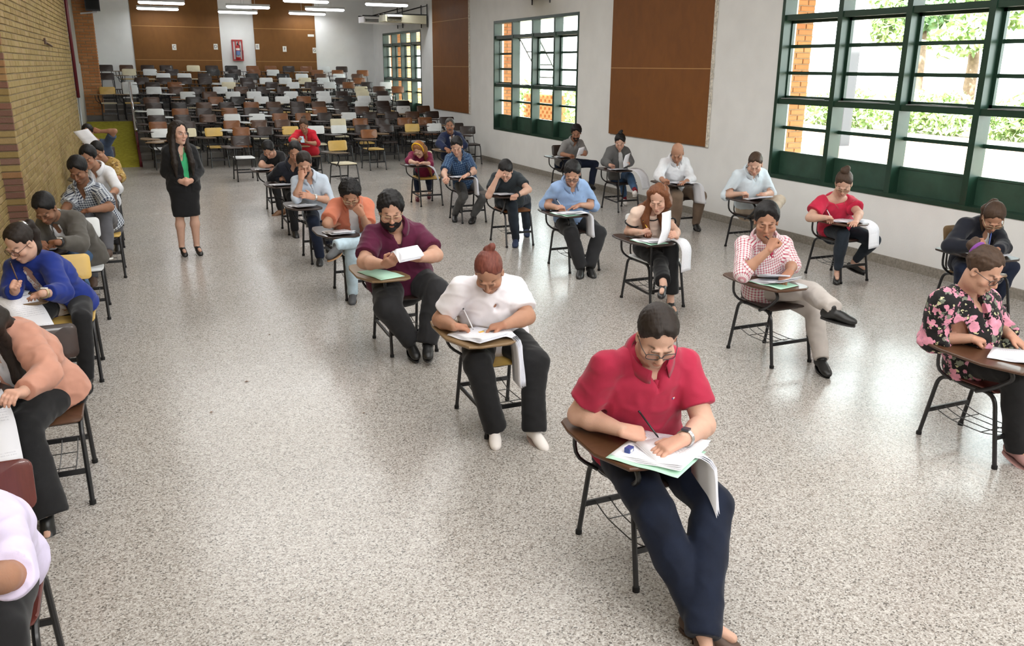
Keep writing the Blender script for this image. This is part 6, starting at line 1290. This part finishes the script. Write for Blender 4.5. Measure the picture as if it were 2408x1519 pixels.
sp_('HW', h=MD, hh=.006, g=.9, fem=1, skin=SK['fair'], label='woman in maroon with long ginger hair and a yellow headband', hair=H('long', 'hair_ginger', t=.014, fall=((1, .50),), amp=.004), glasses=M['frame_gold'], top=dict(m=M['maroon_top'], sleeve=1.3, neck='crew', loose=.010, untuck=1), bottom=jeans('denim_navy', hem=.86, hemr=.042), shoe=dict(kind='flat', m=M['shoe_wine']), extra=[cap_band(M['headband'], 'headband')])
sp_('NC', h=MD, hh=.0052, fem=1, skin=SK['tan'], label='woman in a navy cardigan bowed over her paper by the wall', hair=H('pony', 'hair_brown', t=.010, px=-.05), glasses=M['frame_gold'], top=dict(m=M['cardigan'], name='cardigan', sleeve=1.95, neck='none', loose=.012, open=.05, opw=(.06, .05, .04), under=dict(m=M['tee_white'], neck='v')), bottom=jeans('denim_navy'), shoe=BLK, handR='fist', palmR=(.7, .3, 0), thumbR=(.1, -.5, .8))
sp_('RW', h=MD, hh=.0055, g=1.12, ga=1.1, fem=1, skin=SK['fair'], lip=(.42, .12, .12), label='woman in a red blouse with her hair in a high bun', hair=H('bun', 'hair_brown', t=.010, bz=.145, by=-.05, br=.046), glasses=M['frame_gold'], top=dict(m=M['red_blouse'], name='blouse', sleeve=.66, neck='wide', loose=.012, flare=.026, amp=.006), bottom=jeans('denim_black', hem=.92, hemr=.040), shoe=dict(kind='flat', m=M['shoe_black']), extra=[necklace])
sp_('WB', h=MD, hh=.0058, g=1.08, skin=SK['fair'], stubble=.15, label='man in a pale blue-white shirt and beige trousers by the wall', hair=H('short', 'hair_brown', t=.007, lift=.004, zb=.098), top=shirt('shirt_pale', 1.1, loose=.016), bottom=pants('trouser_beige'), shoe=BLK, extra=[strip('placket', M['shirt_pale'], .014)])
sp_('BM', h=MD, hh=.0058, g=1.10, skin=SK['tan'], label='bald man in a white shirt and brown trousers', hair=H('bald', 'hair_dark'), top=shirt('shirt_white', 1.62, loose=.016, amp=.006), bottom=pants('trouser_brown', loose=.012), shoe=BLK, sock=M['sock_black'], extra=[strip('placket', M['shirt_white'], .014)])
sp_('GH', h=FR, hh=.0062, g=.92, fem=1, skin=SK['fair'], label='dark-haired woman in a grey hoodie over white tee by the wall', hair=H('bun', 'hair_black', t=.012, bz=.15, by=-.05, br=.036), top=dict(m=M['hoodie'], name='hoodie', sleeve=1.8, neck='none', loose=.018, open=.06, opw=(.06, .06, .05), under=dict(m=M['tee_white'], neck='crew')), bottom=jeans('denim_mid', hem=.9), shoe=dict(kind='sneaker', m=M['shoe_white'], sole=M['sole_white']), sock=M['sock_red'])
sp_('GS', h=FR, hh=.0065, skin=SK['med'], beard=.004, label='dark-haired man in a grey shirt below the middle window', hair=H('curly', 'hair_black', t=.020, lift=.012, amp=.004), top=shirt('grey_shirt', 1.15, untuck=1), bottom=pants('denim_navy'), shoe=BLK)
sp_('L0', h=NR, hh=.009, g=1.1, skin=SK['med'], label='person in a lavender shirt with rolled cuffs and black trousers, partly out of frame', hair=H('short'), top=shirt('lavender', 1.10, untuck=1, loose=.016, flare=.010), bottom=pants('black_cloth', loose=.01), shoe=BLK, handL='flat')
sp_('L1', h=NR, hh=.007, g=1.08, fem=1, skin=SK['fair'], label='woman in a peach blazer turning a page, face out of frame', hair=H('long', 'hair_dark', fall=((-1, .4), (1, .4))), top=dict(m=M['peach'], name='blazer', sleeve=1.88, neck='none', loose=.016, untuck=1, hem=-.03, open=.06, opw=(.075, .06, .055), lapel=1, lapend=.3, amp=.006, under=dict(m=M['shirt_white'], neck='v')), bottom=pants('black_cloth', hemr=.105, loose=.012), shoe=dict(kind='heel', m=M['shoe_black']), handL='hold', palmL=(-.3, -.2, -.8))
sp_('L2', h=NR, hh=.0048, fem=1, g=1.02, skin=SK['fair'], lip=(.36, .15, .13), label='woman in a royal blue blazer with glasses and a ponytail', hair=H('pony', 'hair_dark', t=.008, zb=.096, yb=.060, amp=.002), glasses=M['frame_brown'], top=dict(m=M['royal_blue'], name='blazer', sleeve=1.72, neck='none', loose=.016, hem=-.06, untuck=1, open=.06, opw=(.07, .05, .045), lapel=1, lapend=.3, amp=.005, under=dict(m=M['scarf'], neck='v')), bottom=pants('black_cloth'), shoe=BLK, watch=('L', M['frame_gold'], M['watch_white']), handR='fist', palmR=(.4, -.5, .2), thumbR=(.6, .2, .6), extra=[ball(M['watch_steel'], 'hair_clip', (0, -.105, .072), .028)])
sp_('L3', h=MD, hh=.0052, g=1.08, skin=SK['dark'], stubble=.2, label='man in a dark grey blazer and jeans beside the brick wall', hair=H('short', 'hair_black', t=.010, lift=.006), top=dict(m=M['taupe'], name='blazer', sleeve=1.9, neck='none', loose=.018, hem=-.06, untuck=1, open=.06, opw=(.08, .06, .05), lapel=1, lapend=.3, amp=.006, under=dict(m=M['shirt_white'], neck='shirt', collar=1)), bottom=jeans('denim_mid'), shoe=dict(kind='shoe', m=M['shoe_brown'], sole=M['sole_tan']), watch=('L', M['watch_black'], M['watch_white']), handL='fist')
sp_('L4', h=MD, hh=.0055, g=1.12, skin=SK['dark'], stubble=.25, label='man in a navy and white checked shirt and grey trousers', hair=H('short', 'hair_black', t=.016, lift=.010, zb=.084), top=shirt('check_navy', .86, untuck=1, loose=.018, flare=.014), bottom=pants('trouser_grey', loose=.006), shoe=dict(kind='sneaker', m=M['shoe_brown'], sole=M['sole_white']))
sp_('L5', h=MD, hh=.006, g=1.05, skin=SK['tan'], label='man in a plain white shirt writing beside the brick wall', hair=H('short', 'hair_black', t=.020, lift=.014), top=shirt('shirt_white', 1.2, loose=.018, untuck=1), bottom=pants('charcoal'), shoe=BLK)
sp_('L6', h=FR, hh=.007, fem=1, g=1.05, skin=SK['tan'], label='person in a mustard patterned top behind the white-shirted man', hair=H('long', 'hair_black', fall=()), top=dict(m=M['leafy_yellow'], name='blouse', sleeve=1.2, neck='crew', loose=.02, flare=.012, amp=.007), bottom=pants('trouser_grey'), shoe=BLK)
sp_('L7', h=FR, hh=.0065, skin=SK['med'], label='person in a blue-grey tee holding a sheet up, elbow raised', hair=H('short', 'hair_black'), top=dict(m=M['tee_blue'], name='tee_shirt', sleeve=.7, neck='crew', loose=.012, flare=.01), bottom=pants(), shoe=BLK, handL='relax', handR='hold', palmL=(-.3, .9, 0))
sp_('RJ', h=FR, hh=.0062, g=1.08, fem=1, skin=SK['tan'], label='woman in a red puff-shouldered jacket looking at a phone', hair=H('bun', 'hair_brown', t=.012, bz=.12, by=-.09), top=dict(m=M['red_jacket'], name='jacket', sleeve=1.15, neck='deep', loose=.016, puff=1, hem=-.05), bottom=pants(), shoe=BLK, handR='hold', handL='hold', palmR=(.2, .3, .8), palmL=(-.2, .3, .8))
sp_('SM', h=FR, hh=.0062, g=1.10, skin=SK['med'], eyes=1, moustache=1, label='man in a navy suit and red tie watching from the seats', hair=H('short', 'hair_grey', t=.012, lift=.010, zb=.098), top=dict(m=M['navy_suit'], name='suit_jacket', sleeve=1.9, neck='none', loose=.018, open=.05, opw=(.02, .02, .06), opt=(-.2, .40, .95), lapel=1, lapend=.42, under=dict(m=M['shirt_white'], neck='shirt', collar=1, copen=14)), bottom=pants('navy_suit'), shoe=BLK, extra=[strip('tie', M['tie_red'], .026)], handR='relax', handL='relax')
sp_('SW', h=MD, hh=.0052, g=.93, fem=1, slump=0, eyes=1, bare=1, skin=SK['fair'], lip=(.42, .14, .12), label='woman standing in a black skirt suit and green blouse, hands clasped', hair=H('long', 'hair_dark', t=.014, zb=.096, yb=.055, fall=((-1, .36), (1, .36)), amp=.003), top=dict(m=M['black_cloth'], name='blazer', sleeve=1.95, neck='none', loose=.012, hem=-.10, untuck=1, open=.05, opw=(.030, .036, .055), opt=(-.2, .4, .95), ops=.02, lapel=1, lapend=.30, under=dict(m=M['green_blouse'], neck='v')), bottom=dict(kind='skirt', name='skirt', m=M['black_cloth'], to=1.02), shoe=dict(kind='heel', m=M['shoe_black']), handR='fist', handL='fist', palmR=(.5, .5, .2), palmL=(-.5, .5, .2), thumbR=(.2, -.6, .7), thumbL=(-.2, -.6, .7), extra=[necklace], hipdir=(.97, .24, 0))
ORDER = 'FM WW MM CS LS NS BT FL CM LH LB BH PM HW NC RW WB BM GH GS L0 L1 L2 L3 L4 L5 L6 L7 RJ SM SW'.split()
ROOTS = {}
for k_ in ORDER:
    ROOTS[k_] = build_person(k_, PEOPLE[k_], SPEC[k_])
# ---------------------------------------------------------------- their chairs
WHO = dict(FM='the man in the red polo', WW='the woman in the white blouse', MM='the man in the maroon polo', CS='the man in the coral shirt', LS='the man in the pale grey-blue shirt', NS='the man in the dark navy shirt', BT='the man in the black tee', FL='the woman in the floral blouse', CM='the man in the red checked shirt', LH='the woman with long auburn hair', LB='the man in the light blue shirt', BH='the man in the sketch-print tee', PM='the man in the blue plaid shirt', HW='the woman with the yellow headband', NC='the woman in the navy cardigan', RW='the woman in the red blouse', WB='the man in the pale shirt and beige trousers', BM='the bald man', GH='the woman in the grey hoodie', GS='the man in the grey shirt', L0='the person in the lavender shirt', L1='the woman in the peach blazer', L2='the woman in the blue blazer', L3='the man in the dark grey blazer', L4='the man in the navy checked shirt', L5='the man in the white shirt by the brick wall', L6='the person in the mustard top', L7='the person holding a sheet up', RJ='the woman in the red jacket', SM='the man in the suit')
CC = dict(FM='DDK', WW='CYT', MM='DDT', CS='WWD', LS='DDD', NS='DDD', BT='DDD', FL='RRK', CM='DDK', LH='WWD', LB='DDD', BH='DOD', PM='DDD', HW='CYD', NC='TTD', RW='DDK', WB='DDD', BM='DDD', GH='RDD', GS='DDD', L0='RRT', L1='DKD', L2='YYT', L3='WWD', L4='KYD', L5='DDD', L6='DDD', L7='DDD', RJ='TTT', SM='DDT')
U_KIND = 'WW MM LH NS BT HW PM GH'.split()
for k_, (x, y) in CHAIRS.items():
    c_ = CC[k_]; ch_ = chair(x, y, 0, 0, '%s tablet chair under %s' % (NAMEC[c_[0]], WHO[k_]), c_[0], c_[1], c_[2], 'u' if k_ in U_KIND else 's', 'occupied exam chairs')
    if k_ == 'FM':
        for o_ in ch_.children:
            if o_.name.startswith(('tablet', 'arm_rail')): o_.location, o_.scale = (.005, .03, .0), (.90, .92, 1)
chair(2.13, 17.85, 0, 2, 'dark empty chair with a white seat, standing before the rows', 'D', 'W', 'D'); chair(3.72, 16.15, 0, 12, 'yellow empty chair with cream seat, standing alone on the floor', 'Y', 'C', 'D')
chair(.95, 19.35, 0, -35, 'dark empty chair turned sideways at the front of the rows', 'D', 'C', 'T'); chair(5.0, 18.8, 0, 6, 'orange brown empty chair out in front of the rows', 'O', 'Y', 'D'); chair(7.45, 19.2, 0, -4, 'dark brown empty chair near the wall at the front of the rows', 'D', 'D', 'D')

# ---------------------------------------------------------------- papers, pens and small things
def sheet(path, wv, n=1, name='exam_paper', label='', m='printed_paper', fan=.006, group=None, under=None):
    """pages that follow a path of points; wv is the width vector"""
    t = empty(name, tuple(path[0]), label, 'paper', group); p0 = np.array(path[0]); wv = np.array(wv, float)
    pts = np.array(bend(path, .06, 4)); L_ = np.concatenate(([0], np.cumsum(np.linalg.norm(np.diff(pts, axis=0), axis=1)))); K = 14
    q = np.stack([np.interp(np.linspace(0, L_[-1], K), L_, pts[:, i]) for i in range(3)], 1)
    nrm = unit(np.cross(q[-1]-q[0], wv)); nrm = nrm if nrm[2] > 0 or abs(nrm[2]) < .2 else -nrm
    for j in range(n):
        off = nrm*(.0016*(j+1)); sl = fan*(j-n/2)
        v = []; uv = []
        for i in range(K):
            for k in range(4): v.append(q[i]-p0+wv*k/3+off*(1+1.2*i/K)+np.array([sl, sl*.6, 0])+nrm*.002*math.sin(i*.9+j)); uv.append((k/3, 1-i/(K-1), 0))
        f = [(i*4+k, i*4+k+1, i*4+k+5, i*4+k+4) for i in range(K-1) for k in range(3)]
        o = mesh_obj('page', v, f, M[m if j == n-1 else 'paper'], t); md = o.modifiers.new('thick', 'SOLIDIFY'); md.thickness = .0012; md.offset = 0; set_attr(o, 'pc', np.array(uv), 'FLOAT_VECTOR')
    return t
def stack(k, n=4, c=(-.24, -.28), rot=0, z=.677, green=False, label=None, lift=.02, w_=.21, l_=.297):
    x, y = CHAIRS[k]; a = math.radians(rot); ux = V3(math.cos(a), math.sin(a), 0); uy = V3(-math.sin(a), math.cos(a), 0); o = V3(x+c[0], y+c[1], z)
    if green: sheet([o+uy*l_*.52-ux*w_*.62, o-uy*l_*.5-ux*w_*.62], ux*w_, 1, 'answer_sheet', 'mint green sheet on the tablet of %s' % WHO[k], 'green_paper', group='mint green answer sheets')
    sheet([o+uy*l_/2-ux*w_/2, o+uy*.02-ux*w_/2+V3(0, 0, .002), o-uy*l_/2-ux*w_/2+V3(0, 0, lift)], ux*w_, n, 'exam_paper', label or 'white pages on the tablet of %s' % WHO[k], group='exam papers on the tablets')
def hang(k, pts, wv, n=3, label=None):
    x, y = CHAIRS[k]; sheet([V3(x, y, 0)+np.array(p) for p in pts], wv, n, 'hanging_paper', label or 'pages hanging off the tablet of %s' % WHO[k], group='exam pages hanging off tablets')
SIDE = [(-.22, -.28, .690), (-.075, -.30, .700), (-.035, -.315, .66), (-.02, -.33, .43)]
FRONT = [(-.20, -.33, .688), (-.18, -.45, .695), (-.15, -.52, .65), (-.10, -.53, .44)]
hx = dict(n=3)
stack('FM', 4, (-.13, -.31), 32, green=True, w_=.29, l_=.31); hang('FM', [(-.20, -.22, .692), (-.02, -.24, .702), (.045, -.27, .66), (.06, -.30, .40)], (-.02, -.20, 0), 3)
stack('WW', 5, (-.25, -.30), 20); hang('WW', [(-.20, -.24, .692), (-.07, -.26, .700), (-.035, -.29, .66), (-.02, -.31, .38)], (-.02, -.16, 0), 5)
stack('CS', 5, (-.24, -.30), 8); stack('LS', 4, (-.26, -.28), 15); stack('NS', 4, (-.26, -.30), 10); stack('BT', 4, (-.27, -.30), 5)
stack('FL', 4, (-.16, -.28), 30); stack('CM', 4, (-.23, -.27), 12, green=True, lift=.05); stack('CM', 2, (-.20, -.20), -35, z=.69, label='two loose white pages under the hand of the checked-shirt man', lift=.06); stack('LH', 4, (-.24, -.30), 8, green=True); stack('LB', 4, (-.25, -.30), 12, green=True); hang('LB', SIDE, (0, -.16, 0))
stack('BH', 3, (-.24, -.30), 4); stack('PM', 4, (-.22, -.30), 10); hang('PM', SIDE, (0, -.16, 0)); stack('HW', 4, (-.28, -.30), 12); hang('HW', [(-.20, -.28, .69), (-.075, -.33, .70), (.0, -.40, .64), (.05, -.46, .46)], (-.06, -.17, 0))
stack('NC', 3, (-.24, -.26), 0); stack('RW', 4, (-.24, -.30), 6); hang('RW', [(-.22, -.32, .69), (-.16, -.42, .69), (-.12, -.49, .63), (-.12, -.52, .42)], (.19, .05, 0), 2); stack('WB', 4, (-.20, -.30), 0, lift=.05)
stack('BM', 4, (-.22, -.28), 4); hang('BM', [(-.18, -.28, .69), (-.07, -.30, .70), (-.02, -.33, .65), (.02, -.36, .41)], (.06, -.17, 0)); stack('GH', 3, (-.25, -.30), 0); hang('GH', [(-.12, -.36, .69), (-.04, -.45, .68), (.03, -.50, .58), (.08, -.52, .38)], (.19, .08, 0), 2)
stack('GS', 3, (-.24, -.30), 0)
stack('L2', 3, (-.30, -.20), 0, green=True); hang('L2', [(-.40, -.32, .69), (-.34, -.46, .70), (-.28, -.54, .64), (-.20, -.60, .42)], (.19, .07, 0), 3)
stack('L1', 3, (-.26, -.25), 0); hang('L1', [(-.34, -.34, .70), (-.31, -.46, .70), (-.28, -.52, .62), (-.27, -.55, .40)], (.21, .03, 0), 3)
stack('L3', 3, (-.24, -.28), 0); stack('L4', 5, (-.28, -.10), 0); stack('L5', 3, (-.24, -.28), 0); stack('L6', 2, (-.24, -.28), 0); stack('SM', 1, (-.24, -.22), 0)
# sheets held up by hand
P_ = lambda k, n: np.array(PEOPLE[k][n])
a_ = P_('MM', 'tipR'); b_ = P_('MM', 'tipL'); u_ = unit(b_-a_)
sheet([a_-u_*.03+V3(0, .03, .045), a_-u_*.03+V3(0, -.04, .075), a_-u_*.03+V3(0, -.19, .02)], u_*.22, 6, 'exam_booklet', 'white booklet held up by the man in the maroon polo', group=None)
x, y = CHAIRS['MM']; sheet([V3(x-.40, y-.13, .677), V3(x-.30, y-.46, .677)], (.20, .06, 0), 1, 'answer_sheet', 'mint green sheet lying alone on the maroon polo man\'s tablet', 'green_paper')
q_ = P_('LH', 'tipL'); sheet([q_+V3(-.19, -.06, -.085), q_+V3(-.13, -.03, .03), q_+V3(-.10, .03, .17)], (.16, .10, .0), 2, 'exam_paper', 'page held upright by the woman with long auburn hair'); hang('LH', [(-.12, -.32, .69), (-.04, -.42, .69), (-.01, -.46, .62), (-.01, -.47, .40)], (.14, .06, 0), 2)
q_ = P_('GH', 'tipL'); sheet([q_+V3(-.07, -.05, -.10), q_+V3(-.06, -.02, .0), q_+V3(.0, .02, .08)], (.13, .06, .03), 1, 'exam_paper', 'curling page lifted by the woman in the grey hoodie')
q_ = P_('GS', 'tipL'); sheet([q_+V3(-.16, -.02, -.03), q_+V3(-.13, -.02, .05), q_+V3(-.08, .05, .09)], (.14, .04, .02), 1, 'exam_paper', 'curling page lifted by the man in the grey shirt')
q_ = P_('L7', 'tipR')+V3(-.16, -.04, .18); sheet([q_, q_+V3(.09, -.03, -.125), q_+V3(.18, -.02, -.25)], (.21, .0, .04), 2, 'exam_paper', 'white page held up before a face by the brick wall')
q_ = P_('L1', 'tipL'); sheet([q_+V3(-.02, -.10, -.05), q_+V3(-.03, -.06, .05), q_+V3(-.08, .02, .10), q_+V3(-.14, .06, .06)], (-.20, .02, .0), 2, 'exam_paper', 'page curled over by the woman in the peach blazer')
def pen(tip, d, label, m='pen_black', L_=.14, name='pen', tipm='pen_black'):
    t = empty(name, tuple(tip), label, 'pen' if name == 'pen' else 'pencil'); d = unit(V3(*d)); b = MB(); b.tube([d*.012, d*.03, d*L_], [.0022, .0045, .0042], 8); b.build('barrel', M[m], t, True)
    b = MB(); b.tube([d*0, d*.014], [.0008, .0024], 6); b.build('point', M[tipm], t, True); b = MB(); b.tube([d*(L_-.002), d*(L_+.012)], .0046, 8); b.build('cap', M[tipm], t, True)
for k_, m_n, d_, nm in (('FM', 'pen_black', (-.35, .38, .6), 'pen'), ('WW', 'pen_white', (-.2, .5, .7), 'pen'), ('CS', 'pen_blue', (-.2, .3, .8), 'pen'), ('NS', 'pen_teal', (-.2, .25, .8), 'pen'), ('FL', 'pen_red', (-.5, .2, .5), 'pencil'), ('LB', 'pen_white', (-.45, .25, .7), 'pen'), ('RW', 'pen_white', (-.4, .2, .7), 'pen'), ('LH', 'pencil_yellow', (-.45, .15, .75), 'pencil'), ('BT', 'pen_black', (-.2, .4, .7), 'pen')):
    q = P_(k_, 'tip'+'R'); w_ = P_(k_, 'wrR'); dd = unit(q-w_); tip = w_+dd*.135*PEOPLE[k_]['s']+V3(.03, -.02, -.045)
    tip[2] = max(tip[2], .682); pen(tip, d_, '%s in the hand of %s' % ('yellow pencil' if m_n == 'pencil_yellow' else 'orange-red pencil' if nm == 'pencil' else m_n.split('_')[1]+' pen', WHO[k_]), m_n, .145, nm)
def mouth(k):
    J = PEOPLE[k]; a, e = math.radians(J['hy']), math.radians(J['hp']); f = V3(math.sin(a)*math.cos(e), -math.cos(a)*math.cos(e), -math.sin(e)); u = -np.cross(V3(math.cos(a), math.sin(a), 0), f)
    return P_(k, 'head')+f*.106-u*.069
m_c = mouth('CM'); pen(m_c+V3(.012, -.075, -.035), m_c-(m_c+V3(.012, -.075, -.035)), 'black pen held between the lips of the checked-shirt man', 'pen_black', .075)
q_ = P_('NC', 'tipR'); pen(q_+V3(.0, -.03, -.05), (.1, .05, .9), 'blue pen at the mouth of the woman in the navy cardigan', 'pen_blue', .13)
q_ = P_('L2', 'tipR'); pen(q_+V3(.05, -.01, -.03), (-.2, .2, .8), 'brown pen between the fingers of the woman in the blue blazer', 'ply_brown', .13)
q_ = P_('L7', 'tipR'); pen(q_+V3(.06, -.03, .02), (-.9, 0, -.25), 'pen held against the raised white page', 'shoe_tan', .12)
x, y = CHAIRS['WW']; pen(V3(x-.07, y-.18, .70), (-.35, .65, .12), 'black pen lying by the free hand of the woman in the white blouse', 'pen_black', .13)
# desk things
x, y = CHAIRS['FM']; t = empty('pencil_sharpener', (x-.26, y-.27, .684), 'small dark blue sharpener on the mint sheet of the nearest desk', 'sharpener', rotz=.5)
b = MB(); b.box((-.018, -.012, 0), (.018, .012, .022)); b.build('body', M['pen_blue'], t); b = MB(); b.box((-.010, -.0135, .004), (.010, -.012, .015)); b.build('window', M['sole_white'], t)
x, y = CHAIRS['WW']; t = empty('sticky_flag', (x-.215, y-.27, .694), 'orange and yellow sticky flag on the white-bloused woman\'s pages', 'sticky note', rotz=.2); b = MB(); b.box((-.022, -.010, 0), (.0, .010, .0015)); b.build('orange_half', M['highlighter'], t); b = MB(); b.box((0, -.010, 0), (.022, .010, .0015)); b.build('yellow_half', M['pencil_yellow'], t)
a_ = (P_('RJ', 'tipR')+P_('RJ', 'tipL'))/2; t = empty('phone', tuple(a_+V3(0, -.02, .02)), 'pale blue phone in the hands of the woman in red', 'phone'); b = MB(); b.obox((0, 0, 0), (.037, 0, 0), (0, .05, .055), (0, -.005, .0045)); b.build('case', M['phone_blue'], t); b = MB(); b.obox((0, .003, -.004), (.034, 0, 0), (0, .046, .051), (0, -.0015, .0014)); b.build('screen', M['watch_face'], t)
a_ = (P_('SM', 'wrR')+V3(-.12, -.1, -.04)); t = empty('water_bottle', (CHAIRS['SM'][0]-.30, CHAIRS['SM'][1]-.18, .677), 'small clear-blue bottle on the suited man\'s tablet', 'bottle'); b = MB(); b.tube([(0, 0, 0), (0, 0, .02), (0, 0, .12), (0, 0, .15), (0, 0, .17)], [.028, .031, .031, .014, .013], 12); b.build('body', M['phone_blue'], t, True); b = MB(); b.tube([(0, 0, .17), (0, 0, .185)], .016, 10); b.build('cap', M['sole_white'], t)
# black bag below the chair of the man in the pale shirt
t = empty('backpack', (2.32, 11.0, 0), 'black fabric backpack on the floor behind the pale grey-blue shirt', 'bag'); Fd = Field(); Fd.ell((0, 0, .14), (.20, .13, .16), np.eye(3)); Fd.ell((.0, -.10, .10), (.14, .07, .10), np.eye(3)); Fd.cut(lambda X, Y, Z: -Z+0*X+0*Y); P, F = Fd.mesh(.012); P = P+vnormals(P, F)*(wav(P, .09, 4)*.008)[:, None]; mesh_obj('body', P, F, M['fabric_bag'], t)
b = MB(); b.tube([(-.05, 0, .28), (-.03, 0, .34), (.03, 0, .34), (.05, 0, .28)], .010, 6); b.build('handle', M['fabric_bag'], t, True); b = MB(); b.tube([(-.10, -.165, .12), (0, -.178, .15), (.10, -.165, .12)], .005, 6); b.build('zip', M['steel_bar'], t, True)
b = MB(); b.tube(bend([(-.12, .11, .26), (-.16, .17, .18), (-.14, .13, .04)], .05), .014, 6); b.build('strap', M['fabric_bag'], t, True); b = MB(); b.tube(bend([(.12, .11, .26), (.16, .17, .18), (.14, .13, .04)], .05), .014, 6); b.build('strap', M['fabric_bag'], t, True)
# papers lying on empty tablets far back: three loose white sheets
for j, (i_, n_) in enumerate(((1, 3), (2, 6), (3, 4))):
    xx = TIERS[i_][n_][0]; sheet([V3(xx-.36, ROWY[i_]-.12, ROWZ[i_]+.678), V3(xx-.34, ROWY[i_]-.42, ROWZ[i_]+.678)], (.21, .01, 0), 1, 'loose_sheet', 'loose white sheet left on an empty tablet in the %s row' % ORD[i_], 'paper')

for j, (x, y, s_) in enumerate(((.62, 6.1, .02), (.33, 5.6, .015), (.95, 7.2, .012), (1.25, 5.2, .012))):
    t = empty('dry_leaf', (x, y, .001), 'tiny curled brown leaf bit on the open floor, %s' % ('biggest', 'second', 'third', 'smallest')[j], 'leaf', 'leaf bits on the floor'); b = MB(); b.add([(-s_, 0, .002), (0, s_*.5, .006), (s_, 0, .003), (0, -s_*.5, .007), (0, 0, .001)], [(0, 4, 1), (1, 4, 2), (2, 4, 3), (3, 4, 0)]); b.build('blade', M['shoe_tan'], t)
